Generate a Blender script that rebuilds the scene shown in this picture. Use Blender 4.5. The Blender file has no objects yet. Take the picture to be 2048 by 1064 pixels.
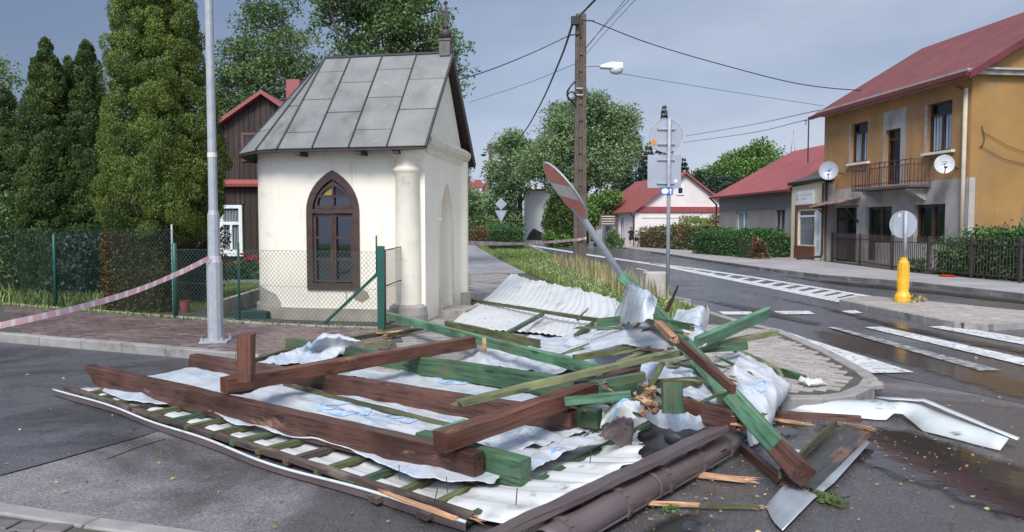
import bpy, bmesh, math, random
import numpy as np
from mathutils import Vector, Matrix, noise
from mathutils.geometry import tessellate_polygon

random.seed(7)
RNG = np.random.default_rng(11)
scene = bpy.context.scene
COL = scene.collection
R = math.radians

# ------------------------------------------------------------------ camera
F_PX, CX, CY, HZ, CAM_H = 1480.0, 1024.0, 532.0, 455.0, 1.6
PITCH = math.atan((CY - HZ) / F_PX)
cam_data = bpy.data.cameras.new("camera")
cam = bpy.data.objects.new("camera", cam_data)
COL.objects.link(cam)
cam.location = (0, 0, CAM_H)
cam.rotation_euler = (math.pi / 2 - PITCH, 0, 0)
cam_data.sensor_width = 36.0
cam_data.lens = F_PX * 36.0 / 2048.0
cam_data.clip_end = 3000
cam_data.clip_start = 0.05
scene.camera = cam

# ------------------------------------------------------------------ light
scene.view_settings.view_transform = 'Standard'
scene.view_settings.look = 'None'
scene.view_settings.gamma = 1
scene.view_settings.exposure = 1.0
SUN_ELEV, SUN_AZ = 46.0, 197.0        # azimuth, clockwise from +Y: behind the camera, a little to its left
world = bpy.data.worlds.new("World")
scene.world = world
world.use_nodes = True
wn, wl = world.node_tree.nodes, world.node_tree.links
wn.clear()
w_out = wn.new('ShaderNodeOutputWorld')
w_bg = wn.new('ShaderNodeBackground'); w_bg.inputs[1].default_value = 0.1
w_sky = wn.new('ShaderNodeTexSky'); w_sky.sky_type = 'NISHITA'; w_sky.sun_disc = False
w_sky.sun_elevation = R(SUN_ELEV); w_sky.sun_rotation = R(SUN_AZ); w_sky.air_density = 1.2; w_sky.dust_density = 2.0
w_tc = wn.new('ShaderNodeTexCoord')
w_sep = wn.new('ShaderNodeSeparateXYZ'); wl.new(w_tc.outputs['Generated'], w_sep.inputs[0])
w_ramp = wn.new('ShaderNodeValToRGB'); wl.new(w_sep.outputs[2], w_ramp.inputs[0])
cr = w_ramp.color_ramp
cr.elements[0].position = 0.0; cr.elements[0].color = (0.50, 0.55, 0.67, 1)
cr.elements[1].position = 0.42; cr.elements[1].color = (0.19, 0.25, 0.38, 1)
e = cr.elements.new(0.14); e.color = (0.385, 0.45, 0.59, 1)
e = cr.elements.new(0.28); e.color = (0.255, 0.325, 0.47, 1)
e = cr.elements.new(0.75); e.color = (0.34, 0.38, 0.46, 1)
w_map = wn.new('ShaderNodeMapping'); wl.new(w_tc.outputs['Generated'], w_map.inputs[0])
w_map.inputs['Scale'].default_value = (1.6, 1.6, 6.5); w_map.inputs['Location'].default_value = (0.4, 0.1, 0.3)
w_noise = wn.new('ShaderNodeTexNoise'); wl.new(w_map.outputs[0], w_noise.inputs['Vector'])
w_noise.inputs['Scale'].default_value = 1.7; w_noise.inputs['Detail'].default_value = 5.0; w_noise.inputs['Roughness'].default_value = 0.5
w_nr = wn.new('ShaderNodeMapRange'); wl.new(w_noise.outputs['Fac'], w_nr.inputs[0])
w_nr.inputs[1].default_value = 0.42; w_nr.inputs[2].default_value = 0.70; w_nr.inputs[3].default_value = 0.0; w_nr.inputs[4].default_value = 0.75
w_mix = wn.new('ShaderNodeMix'); w_mix.data_type = 'RGBA'
wl.new(w_nr.outputs[0], w_mix.inputs[0]); wl.new(w_ramp.outputs[0], w_mix.inputs[6]); w_mix.inputs[7].default_value = (0.46, 0.49, 0.59, 1)
w_map2 = wn.new('ShaderNodeMapping'); wl.new(w_tc.outputs['Generated'], w_map2.inputs[0]); w_map2.inputs['Scale'].default_value = (1.2, 1.2, 4.0); w_map2.inputs['Location'].default_value = (2.3, 0.7, 1.9)
w_noise2 = wn.new('ShaderNodeTexNoise'); wl.new(w_map2.outputs[0], w_noise2.inputs['Vector']); w_noise2.inputs['Scale'].default_value = 2.1; w_noise2.inputs['Detail'].default_value = 6.0
w_nr2 = wn.new('ShaderNodeMapRange'); wl.new(w_noise2.outputs['Fac'], w_nr2.inputs[0]); w_nr2.inputs[1].default_value = 0.44; w_nr2.inputs[2].default_value = 0.64; w_nr2.inputs[3].default_value = 0.0; w_nr2.inputs[4].default_value = 0.5
w_mix3 = wn.new('ShaderNodeMix'); w_mix3.data_type = 'RGBA'; wl.new(w_nr2.outputs[0], w_mix3.inputs[0]); wl.new(w_mix.outputs[2], w_mix3.inputs[6]); w_mix3.inputs[7].default_value = (0.21, 0.265, 0.385, 1)
w_mix = w_mix3
# brighter cloud on the sun's side of the sky, behind the camera
w_dot = wn.new('ShaderNodeVectorMath'); w_dot.operation = 'DOT_PRODUCT'
wl.new(w_tc.outputs['Generated'], w_dot.inputs[0])
w_dot.inputs[1].default_value = (math.sin(R(SUN_AZ)) * math.cos(R(SUN_ELEV)), math.cos(R(SUN_AZ)) * math.cos(R(SUN_ELEV)), math.sin(R(SUN_ELEV)))
w_br = wn.new('ShaderNodeMapRange'); w_br.interpolation_type = 'SMOOTHSTEP'; wl.new(w_dot.outputs['Value'], w_br.inputs[0])
w_br.inputs[1].default_value = 0.35; w_br.inputs[2].default_value = 1.0; w_br.inputs[3].default_value = 6.0; w_br.inputs[4].default_value = 24.0
w_mul = wn.new('ShaderNodeVectorMath'); w_mul.operation = 'SCALE'
w_dk = wn.new('ShaderNodeMapRange'); w_dk.interpolation_type = 'SMOOTHSTEP'; wl.new(w_sep.outputs[0], w_dk.inputs[0])   # darker storm cloud towards the left
w_dk.inputs[1].default_value = 0.05; w_dk.inputs[2].default_value = -0.55; w_dk.inputs[3].default_value = 0.0; w_dk.inputs[4].default_value = 0.85
w_mx2 = wn.new('ShaderNodeMix'); w_mx2.data_type = 'RGBA'; wl.new(w_dk.outputs[0], w_mx2.inputs[0]); wl.new(w_mix.outputs[2], w_mx2.inputs[6]); w_mx2.inputs[7].default_value = (0.11, 0.16, 0.27, 1)
wl.new(w_mx2.outputs[2], w_mul.inputs[0]); wl.new(w_br.outputs[0], w_mul.inputs['Scale'])
w_add = wn.new('ShaderNodeMix'); w_add.data_type = 'RGBA'; w_add.inputs[0].default_value = 0.10
wl.new(w_mul.outputs[0], w_add.inputs[6]); wl.new(w_sky.outputs[0], w_add.inputs[7])
wl.new(w_add.outputs[2], w_bg.inputs[0]); wl.new(w_bg.outputs[0], w_out.inputs[0])

sun_data = bpy.data.lights.new("sun", 'SUN'); sun_data.energy = 1.8; sun_data.angle = R(20); sun_data.color = (1.0, 0.97, 0.92)
sun = bpy.data.objects.new("sun", sun_data); COL.objects.link(sun)
sdir = Vector((math.sin(R(SUN_AZ)) * math.cos(R(SUN_ELEV)), math.cos(R(SUN_AZ)) * math.cos(R(SUN_ELEV)), math.sin(R(SUN_ELEV))))
sun.rotation_euler = sdir.to_track_quat('Z', 'Y').to_euler()
scene.cycles.max_bounces = 6
scene.cycles.transparent_max_bounces = 12
scene.cycles.use_denoising = True

# ------------------------------------------------------------------ where things stand
_cp, _sp = math.cos(PITCH), math.sin(PITCH)
def ray(px, py):
    a, b = (px - CX) / F_PX, -(py - CY) / F_PX
    return Vector((a, _cp + b * _sp, -_sp + b * _cp))
def at(px, py, z=0.0):
    d = ray(px, py); t = (z - CAM_H) / d.z
    return Vector((d.x * t, d.y * t, z))
def atD(px, py, Y):
    d = ray(px, py); t = Y / d.y
    return Vector((d.x * t, Y, CAM_H + d.z * t))
def proj(p):
    x, y, z = p[0], p[1], p[2] - CAM_H
    dep = y * _cp - z * _sp; up = y * _sp + z * _cp
    return (CX + F_PX * x / dep, CY - F_PX * up / dep, dep)
def on_plane(O, f, px, py):
    """pixel -> (a, z) on the vertical plane through O with horizontal direction f"""
    d = ray(px, py)
    det = d.x * (-f[1]) + f[0] * d.y
    t = (O[0] * (-f[1]) + f[0] * O[1]) / det
    a = (d.x * t - O[0]) * f[0] + (d.y * t - O[1]) * f[1]
    return a, CAM_H + d.z * t

# ------------------------------------------------------------------ objects
def tag(o, label=None, cat=None, group=None, kind=None):
    if label: o['label'] = label
    if cat: o['category'] = cat
    if group: o['group'] = group
    if kind: o['kind'] = kind
    return o
def wloc(o):
    v = Vector((0, 0, 0))
    while o is not None:
        v += o.location; o = o.parent
    return v
def thing(name, loc, label, cat, group=None):
    o = bpy.data.objects.new(name, None); COL.objects.link(o); o.location = loc
    o.empty_display_size = 0.1
    return tag(o, label, cat, group)
def link_mesh(name, me, parent=None, loc=None):
    o = bpy.data.objects.new(name, me); COL.objects.link(o)
    if parent is not None: o.parent = parent
    if loc is not None: o.location = loc
    return o

class MB:
    def __init__(s): s.v = []; s.f = []; s.m = []; s.cur = 0
    def add(s, verts, faces):
        n = len(s.v); s.v += [tuple(p) for p in verts]; s.f += [tuple(i + n for i in q) for q in faces]; s.m += [s.cur] * len(faces)
        return s
    def box(s, c, size, rz=0.0, M=None):
        hx, hy, hz = size[0] / 2, size[1] / 2, size[2] / 2
        vs = [Vector((x, y, z)) for x in (-hx, hx) for y in (-hy, hy) for z in (-hz, hz)]
        rot = M if M is not None else Matrix.Rotation(rz, 3, 'Z')
        vs = [rot @ p + Vector(c) for p in vs]
        return s.add(vs, [(0, 1, 3, 2), (4, 6, 7, 5), (0, 4, 5, 1), (2, 3, 7, 6), (0, 2, 6, 4), (1, 5, 7, 3)])
    def bar(s, p0, p1, w, h, up=(0, 0, 1), taper=1.0):
        p0, p1 = Vector(p0), Vector(p1); x = (p1 - p0).normalized(); up = Vector(up)
        y = up.cross(x)
        if y.length < 1e-4: y = Vector((0, 1, 0)).cross(x)
        y.normalize(); z = x.cross(y)
        vs = []
        for p, k in ((p0, 1), (p1, taper)):
            for a, b in ((-1, -1), (1, -1), (1, 1), (-1, 1)): vs.append(p + y * (a * w / 2 * k) + z * (b * h / 2 * k))
        return s.add(vs, [(0, 3, 2, 1), (4, 5, 6, 7), (0, 1, 5, 4), (1, 2, 6, 5), (2, 3, 7, 6), (3, 0, 4, 7)])
    def tube(s, pts, r, n=6, caps=True):
        pts = [Vector(p) for p in pts]; k = len(pts)
        rs = r if isinstance(r, (list, tuple)) else [r] * k
        vs = []; ref = Vector((0.13, 0.21, 1)).normalized()
        for i, p in enumerate(pts):
            t = (pts[min(i + 1, k - 1)] - pts[max(i - 1, 0)]).normalized()
            a = t.cross(ref)
            if a.length < 0.05: a = t.cross(Vector((1, 0, 0)))
            a.normalize(); b = t.cross(a)
            for j in range(n):
                q = 2 * math.pi * j / n; vs.append(p + (a * math.cos(q) + b * math.sin(q)) * rs[i])
        fs = [(i * n + j, i * n + (j + 1) % n, (i + 1) * n + (j + 1) % n, (i + 1) * n + j) for i in range(k - 1) for j in range(n)]
        if caps: fs += [tuple(range(n - 1, -1, -1)), tuple((k - 1) * n + j for j in range(n))]
        return s.add(vs, fs)
    def lathe(s, c, prof, n=20, a0=0.0, a1=2 * math.pi):
        vs = []; full = abs(a1 - a0 - 2 * math.pi) < 1e-6; m = n if full else n + 1
        for r, z in prof:
            for j in range(m):
                q = a0 + (a1 - a0) * j / n; vs.append((c[0] + r * math.cos(q), c[1] + r * math.sin(q), c[2] + z))
        fs = []
        for i in range(len(prof) - 1):
            for j in range(n):
                jj = (j + 1) % m; fs.append((i * m + j, i * m + jj, (i + 1) * m + jj, (i + 1) * m + j))
        if full: fs += [tuple(range(n - 1, -1, -1)), tuple((len(prof) - 1) * m + j for j in range(n))]
        return s.add(vs, fs)
    def sphere(s, c, r, n=10, m=6, sc=(1, 1, 1)):
        return s.add([(c[0] + sc[0] * r * math.sin(math.pi * i / m) * math.cos(2 * math.pi * j / n), c[1] + sc[1] * r * math.sin(math.pi * i / m) * math.sin(2 * math.pi * j / n), c[2] + sc[2] * r * math.cos(math.pi * i / m)) for i in range(m + 1) for j in range(n)],
                     [(i * n + j, (i + 1) * n + j, (i + 1) * n + (j + 1) % n, i * n + (j + 1) % n) for i in range(m) for j in range(n)])
    def prism(s, poly, z0, z1):
        n = len(poly); A = sum(poly[i][0] * poly[(i + 1) % n][1] - poly[(i + 1) % n][0] * poly[i][1] for i in range(n))
        if A < 0: poly = poly[::-1]
        vs = [(p[0], p[1], z0) for p in poly] + [(p[0], p[1], z1) for p in poly]
        tris = tessellate_polygon([[Vector((p[0], p[1], 0)) for p in poly]])
        fs = [(i, (i + 1) % n, n + (i + 1) % n, n + i) for i in range(n)]
        for t in tris:
            a, b, c = [Vector(vs[i]) for i in t]
            if (b - a).cross(c - a).z < 0: t = (t[0], t[2], t[1])
            fs.append(tuple(n + i for i in t)); fs.append(tuple(reversed(t)))
        return s.add(vs, fs)
    def extrude(s, pts, off):
        """closed planar loop of 3D points extruded by the vector off"""
        n = len(pts); off = Vector(off); vs = [Vector(p) for p in pts] + [Vector(p) + off for p in pts]
        tris = tessellate_polygon([[Vector(p) for p in pts]])
        fs = [(i, (i + 1) % n, n + (i + 1) % n, n + i) for i in range(n)]
        for t in tris: fs.append(tuple(t)); fs.append(tuple(n + i for i in reversed(t)))
        return s.add(vs, fs)
    def holed(s, O, du, outer, holes, depth, nin):
        """wall face with openings: (a,z) outlines; reveals go inwards by depth along nin"""
        O, du, nin = Vector(O), Vector(du), Vector(nin)
        P = lambda q: Vector((O.x + du.x * q[0], O.y + du.y * q[0], q[1]))
        loops = [[Vector((q[0], q[1], 0)) for q in outer]] + [[Vector((q[0], q[1], 0)) for q in h] for h in holes]
        flat = [q for l in ([outer] + list(holes)) for q in l]
        tris = tessellate_polygon(loops)
        vs = [P(q) for q in flat]; s.add(vs, [tuple(t) for t in tris])
        for h in holes:
            n = len(h); vs = [P(q) for q in h] + [P(q) + nin * depth for q in h]
            s.add(vs, [(i, (i + 1) % n, n + (i + 1) % n, n + i) for i in range(n)])
        return s
    def build(s, name, mat, parent=None, smooth=False, world_origin=False, label=None, cat=None, group=None, kind=None, recalc=True, bevel=0.0):
        v = np.array([tuple(p) for p in s.v], dtype=float)
        if parent is not None: off = wloc(parent)
        elif world_origin: off = Vector((0, 0, 0))
        else:
            lo, hi = v.min(0), v.max(0); off = Vector(((lo[0] + hi[0]) / 2, (lo[1] + hi[1]) / 2, lo[2]))
        v = v - np.array(off)
        me = bpy.data.meshes.new(name); me.from_pydata(v.tolist(), [], s.f)
        mats = mat if isinstance(mat, (list, tuple)) else [mat]
        for m_ in mats: me.materials.append(m_)
        if len(mats) > 1: me.polygons.foreach_set('material_index', s.m)
        if recalc and len(s.f) < 60000:
            bm = bmesh.new(); bm.from_mesh(me); bmesh.ops.recalc_face_normals(bm, faces=bm.faces)
            if bevel: bmesh.ops.bevel(bm, geom=list(bm.edges), offset=bevel, segments=1, affect='EDGES', clamp_overlap=True)
            bm.to_mesh(me); bm.free()
        if smooth: me.polygons.foreach_set('use_smooth', [True] * len(me.polygons))
        me.update()
        o = link_mesh(name, me, parent)
        if parent is None: o.location = off
        return tag(o, label, cat, group, kind)

# ------------------------------------------------------------------ materials
def _n(nt, t, **kw):
    n = nt.nodes.new(t)
    for k, v in kw.items(): setattr(n, k, v)
    return n
def mixc(nt, fac, a, b, mode='MIX'):
    m = _n(nt, 'ShaderNodeMix', data_type='RGBA', blend_type=mode)
    for i, x in ((0, fac), (6, a), (7, b)):
        if isinstance(x, (int, float)): m.inputs[i].default_value = x
        elif isinstance(x, tuple): m.inputs[i].default_value = (*x[:3], 1)
        else: nt.links.new(x, m.inputs[i])
    return m.outputs[2]
def maprange(nt, x, a, b, c=0.0, d=1.0):
    m = _n(nt, 'ShaderNodeMapRange'); nt.links.new(x, m.inputs[0])
    for i, q in enumerate((a, b, c, d)): m.inputs[i + 1].default_value = q
    return m.outputs[0]
def noisetex(nt, vec, scale, detail=4.0, rough=0.55, stretch=None, dist=0.0):
    if stretch:
        mp = _n(nt, 'ShaderNodeMapping'); nt.links.new(vec, mp.inputs[0]); mp.inputs['Scale'].default_value = stretch; vec = mp.outputs[0]
    t = _n(nt, 'ShaderNodeTexNoise'); nt.links.new(vec, t.inputs['Vector'])
    t.inputs['Scale'].default_value = scale; t.inputs['Detail'].default_value = detail; t.inputs['Roughness'].default_value = rough; t.inputs['Distortion'].default_value = dist
    return t.outputs['Fac']
def mat(name, c1, c2=None, scale=4.0, rough=0.7, bump=0.15, bscale=60.0, bdist=0.01, metal=0.0, rnd=0.0, coord='Object', stretch=None,
        stains=(), rrange=None, spec=0.5, translucent=0.0, island=True, clip=(0.35, 0.65), coat=0.0):
    m = bpy.data.materials.new(name); m.use_nodes = True; nt = m.node_tree
    bs = nt.nodes['Principled BSDF']; out = nt.nodes['Material Output']
    if coord == 'World': vec = _n(nt, 'ShaderNodeNewGeometry').outputs['Position']
    else: vec = _n(nt, 'ShaderNodeTexCoord').outputs[coord]
    fac = noisetex(nt, vec, scale, stretch=stretch)
    c2 = c2 or tuple(x * 0.75 for x in c1)
    col = mixc(nt, maprange(nt, fac, *clip), c1, c2)
    for (sc, sscale, lo, hi, sstr) in stains:
        f2 = noisetex(nt, vec, sscale, 5.0, 0.6, stretch=sstr)
        col = mixc(nt, maprange(nt, f2, lo, hi), col, sc)
    if rnd:
        oi = _n(nt, 'ShaderNodeObjectInfo').outputs['Random']
        if island:
            g = _n(nt, 'ShaderNodeNewGeometry').outputs['Random Per Island']
            ad = _n(nt, 'ShaderNodeMath', operation='ADD'); nt.links.new(oi, ad.inputs[0]); nt.links.new(g, ad.inputs[1])
            fr = _n(nt, 'ShaderNodeMath', operation='FRACT'); nt.links.new(ad.outputs[0], fr.inputs[0]); oi = fr.outputs[0]
        hsv = _n(nt, 'ShaderNodeHueSaturation'); nt.links.new(col, hsv.inputs['Color'])
        nt.links.new(maprange(nt, oi, 0, 1, 1 - rnd, 1 + rnd), hsv.inputs['Value'])
        col = hsv.outputs[0]
    nt.links.new(col, bs.inputs['Base Color'])
    bs.inputs['Metallic'].default_value = metal; bs.inputs['Specular IOR Level'].default_value = spec
    if rrange: nt.links.new(maprange(nt, noisetex(nt, vec, rrange[2], 3.0), 0.4, 0.62, rrange[0], rrange[1]), bs.inputs['Roughness'])
    else: bs.inputs['Roughness'].default_value = rough
    if coat: bs.inputs['Coat Weight'].default_value = coat
    if bump:
        b = _n(nt, 'ShaderNodeBump'); b.inputs['Strength'].default_value = bump; b.inputs['Distance'].default_value = bdist
        nt.links.new(noisetex(nt, vec, bscale, 4.0, stretch=stretch), b.inputs['Height']); nt.links.new(b.outputs[0], bs.inputs['Normal'])
    if translucent:
        tr = _n(nt, 'ShaderNodeBsdfTranslucent'); nt.links.new(col, tr.inputs[0])
        mx = _n(nt, 'ShaderNodeMixShader'); mx.inputs[0].default_value = translucent
        nt.links.new(bs.outputs[0], mx.inputs[1]); nt.links.new(tr.outputs[0], mx.inputs[2]); nt.links.new(mx.outputs[0], out.inputs[0])
    return m

def wood(name, c1, c2, worn=None, wornlim=(0.58, 0.66), rough=0.6, wet=0.0):
    """board: grain runs along local X"""
    m = bpy.data.materials.new(name); m.use_nodes = True; nt = m.node_tree; bs = nt.nodes['Principled BSDF']
    vec = _n(nt, 'ShaderNodeTexCoord').outputs['Object']
    oi = _n(nt, 'ShaderNodeObjectInfo')
    ad = _n(nt, 'ShaderNodeVectorMath', operation='ADD'); nt.links.new(vec, ad.inputs[0])
    sc = _n(nt, 'ShaderNodeVectorMath', operation='SCALE'); sc.inputs[0].default_value = (13.1, 7.7, 5.3); nt.links.new(oi.outputs['Random'], sc.inputs['Scale'])
    nt.links.new(sc.outputs[0], ad.inputs[1]); vec = ad.outputs[0]
    grain = noisetex(nt, vec, 14.0, 6.0, 0.65, stretch=(0.06, 1, 1), dist=1.5)
    col = mixc(nt, maprange(nt, grain, 0.35, 0.68), c1, c2)
    big = noisetex(nt, vec, 1.8, 4.0, 0.6)
    hs = _n(nt, 'ShaderNodeHueSaturation'); nt.links.new(col, hs.inputs['Color']); nt.links.new(maprange(nt, big, 0.3, 0.7, 0.55, 1.5), hs.inputs['Value']); col = hs.outputs[0]
    fine = noisetex(nt, vec, 60.0, 3.0, 0.7, stretch=(0.04, 1, 1))
    col = mixc(nt, maprange(nt, fine, 0.52, 0.63, 0.0, 0.8), col, tuple(x * 0.3 for x in c1))
    vo = _n(nt, 'ShaderNodeTexVoronoi'); mp = _n(nt, 'ShaderNodeMapping'); nt.links.new(vec, mp.inputs[0]); mp.inputs['Scale'].default_value = (2.3, 9, 9); nt.links.new(mp.outputs[0], vo.inputs['Vector']); vo.inputs['Scale'].default_value = 1.0
    col = mixc(nt, maprange(nt, vo.outputs['Distance'], 0.10, 0.2, 0.8, 0.0), col, tuple(x * 0.35 for x in c2))
    if worn:
        w = noisetex(nt, vec, 2.6, 6.0, 0.7, stretch=(0.5, 1.4, 1.4))
        col = mixc(nt, maprange(nt, w, wornlim[0], wornlim[1]), col, worn)
    nt.links.new(col, bs.inputs['Base Color'])
    nt.links.new(maprange(nt, big, 0.35, 0.65, rough - 0.18, rough + 0.12), bs.inputs['Roughness'])
    b = _n(nt, 'ShaderNodeBump'); b.inputs['Strength'].default_value = 0.5; b.inputs['Distance'].default_value = 0.004
    nt.links.new(fine, b.inputs['Height']); nt.links.new(b.outputs[0], bs.inputs['Normal'])
    return m

def asphalt(name, dry, wet, scale=0.5, lo=0.42, hi=0.58, off=0.0):
    m = bpy.data.materials.new(name); m.use_nodes = True; nt = m.node_tree; bs = nt.nodes['Principled BSDF']
    g = _n(nt, 'ShaderNodeNewGeometry'); vec = g.outputs['Position']
    ns = noisetex(nt, vec, scale, 7.0, 0.62, dist=0.6)
    sp = _n(nt, 'ShaderNodeSeparateXYZ'); nt.links.new(vec, sp.inputs[0])
    gx = maprange(nt, sp.outputs[0], -2.5, 1.5, -0.03, 0.16)          # wetter towards the drain side on the right
    ad = _n(nt, 'ShaderNodeMath', operation='ADD'); nt.links.new(ns, ad.inputs[0]); nt.links.new(gx, ad.inputs[1])
    wetf = maprange(nt, ad.outputs[0], lo + off, hi + off)
    mid = noisetex(nt, vec, 9.0, 5.0, 0.7)
    ag = noisetex(nt, vec, 260.0, 2.0, 0.8)
    vo = _n(nt, 'ShaderNodeTexVoronoi'); nt.links.new(vec, vo.inputs['Vector']); vo.inputs['Scale'].default_value = 130.0
    c = mixc(nt, wetf, dry, wet)
    hs = _n(nt, 'ShaderNodeHueSaturation'); nt.links.new(c, hs.inputs['Color']); nt.links.new(maprange(nt, mid, 0.3, 0.7, 0.75, 1.2), hs.inputs['Value'])
    c = hs.outputs[0]
    c = mixc(nt, maprange(nt, ag, 0.52, 0.66, 0.0, 0.5), c, tuple(min(1, x * 1.9) for x in dry))
    c = mixc(nt, maprange(nt, vo.outputs['Distance'], 0.1, 0.35, 0.5, 0.0), c, tuple(x * 0.5 for x in wet))
    big = noisetex(nt, vec, 0.18, 3.0, 0.5)
    hs2 = _n(nt, 'ShaderNodeHueSaturation'); nt.links.new(c, hs2.inputs['Color']); nt.links.new(maprange(nt, big, 0.35, 0.65, 0.8, 1.15), hs2.inputs['Value'])
    nt.links.new(hs2.outputs[0], bs.inputs['Base Color'])
    rr = maprange(nt, wetf, 0.0, 1.0, 0.78, 0.30)
    md = noisetex(nt, vec, 1.7, 5.0, 0.7)
    rm = _n(nt, 'ShaderNodeMath', operation='MULTIPLY'); nt.links.new(rr, rm.inputs[0]); nt.links.new(maprange(nt, md, 0.4, 0.65, 1.15, 0.6), rm.inputs[1])
    nt.links.new(rm.outputs[0], bs.inputs['Roughness'])
    peb = noisetex(nt, vec, 55.0, 3.0, 0.75)
    hs3 = _n(nt, 'ShaderNodeHueSaturation'); nt.links.new(hs2.outputs[0], hs3.inputs['Color']); nt.links.new(maprange(nt, peb, 0.35, 0.68, 0.6, 1.55), hs3.inputs['Value']); nt.links.new(hs3.outputs[0], bs.inputs['Base Color'])
    b = _n(nt, 'ShaderNodeBump'); b.inputs['Distance'].default_value = 0.004
    nt.links.new(maprange(nt, wetf, 0, 1, 0.8, 0.3), b.inputs['Strength'])
    nt.links.new(vo.outputs['Distance'], b.inputs['Height']); nt.links.new(b.outputs[0], bs.inputs['Normal'])
    return m

def glassmat(name, tint=(0.6, 0.65, 0.68), dark=0.45, gl=0.25):
    m = bpy.data.materials.new(name); m.use_nodes = True; nt = m.node_tree; nt.nodes.remove(nt.nodes['Principled BSDF'])
    out = nt.nodes['Material Output']
    tr = _n(nt, 'ShaderNodeBsdfTransparent'); tr.inputs[0].default_value = (*[x * dark for x in tint], 1)
    gs = _n(nt, 'ShaderNodeBsdfGlossy'); gs.inputs['Roughness'].default_value = 0.03; gs.inputs[0].default_value = (0.9, 0.92, 0.95, 1)
    fr = _n(nt, 'ShaderNodeFresnel'); fr.inputs[0].default_value = 1.5
    ad = _n(nt, 'ShaderNodeMath', operation='ADD'); nt.links.new(fr.outputs[0], ad.inputs[0]); ad.inputs[1].default_value = gl * 0.4
    bf = _n(nt, 'ShaderNodeNewGeometry').outputs['Backfacing']; iv = _n(nt, 'ShaderNodeMath', operation='SUBTRACT'); iv.inputs[0].default_value = 1.0; nt.links.new(bf, iv.inputs[1])
    ml = _n(nt, 'ShaderNodeMath', operation='MULTIPLY'); nt.links.new(ad.outputs[0], ml.inputs[0]); nt.links.new(iv.outputs[0], ml.inputs[1])
    mx = _n(nt, 'ShaderNodeMixShader'); nt.links.new(ml.outputs[0], mx.inputs[0]); nt.links.new(tr.outputs[0], mx.inputs[1]); nt.links.new(gs.outputs[0], mx.inputs[2])
    nt.links.new(mx.outputs[0], out.inputs[0])
    return m

M = {}
M['asphalt'] = asphalt('asphalt', (0.19, 0.172, 0.172), (0.060, 0.054, 0.054))
M['asphalt_road'] = asphalt('asphalt_road', (0.13, 0.126, 0.132), (0.075, 0.072, 0.076), scale=0.35, off=0.02)
M['asphalt_path'] = mat('asphalt_path', (0.30, 0.29, 0.29), (0.20, 0.195, 0.2), scale=1.2, rough=0.75, coord='World', bscale=200, bump=0.3)
M['paint'] = mat('road_paint', (0.70, 0.69, 0.67), (0.5, 0.49, 0.47), scale=3, rough=0.5, coord='World', bscale=150, bump=0.3, stains=[((0.12, 0.115, 0.115), 14, 0.53, 0.66, None)])
M['paint_worn'] = mat('road_paint_worn', (0.42, 0.40, 0.39), (0.2, 0.19, 0.19), scale=5, rough=0.5, coord='World', bscale=150, bump=0.3, stains=[((0.09, 0.085, 0.085), 11, 0.5, 0.62, None)])
M['kerb'] = mat('kerb_concrete', (0.31, 0.29, 0.27), (0.24, 0.225, 0.21), scale=6, rough=0.8, coord='World', bscale=120, bump=0.4, rnd=0.06, stains=[((0.13, 0.12, 0.10), 3, 0.58, 0.75, None)])
M['brick_paver'] = mat('red_brown_paver', (0.175, 0.118, 0.108), (0.12, 0.088, 0.084), scale=6, rough=0.6, coord='World', bscale=150, bump=0.4, rnd=0.25, stains=[((0.09, 0.085, 0.05), 1.6, 0.56, 0.72, None)], rrange=(0.3, 0.75, 1.0))
M['grey_paver'] = mat('grey_paver', (0.31, 0.285, 0.27), (0.22, 0.20, 0.185), scale=6, rough=0.75, coord='World', bscale=150, bump=0.4, rnd=0.2, stains=[((0.13, 0.115, 0.085), 1.6, 0.56, 0.72, None)])
M['island_paver'] = mat('island_paver', (0.36, 0.315, 0.28), (0.28, 0.25, 0.225), scale=6, rough=0.75, coord='World', bscale=150, bump=0.3, rnd=0.15)
M['cobble'] = mat('dark_paver', (0.21, 0.185, 0.17), (0.13, 0.12, 0.115), scale=8, rough=0.6, coord='World', bscale=120, bump=0.5, rnd=0.25)
M['joint'] = mat('joint_sand', (0.09, 0.08, 0.065), (0.06, 0.06, 0.04), scale=4, rough=0.95, coord='World', bscale=90, bump=0.5)
M['soil'] = mat('soil', (0.07, 0.055, 0.035), (0.05, 0.055, 0.02), scale=3, rough=0.95, coord='World', bscale=50, bump=0.8, bdist=0.02)
M['lawn'] = mat('lawn_base', (0.16, 0.20, 0.05), (0.10, 0.14, 0.03), scale=2, rough=0.9, coord='World', bscale=60, bump=0.8, bdist=0.02)
M['field'] = mat('field', (0.09, 0.12, 0.04), (0.06, 0.09, 0.03), scale=0.3, rough=0.95, coord='World', bump=0)
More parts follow.
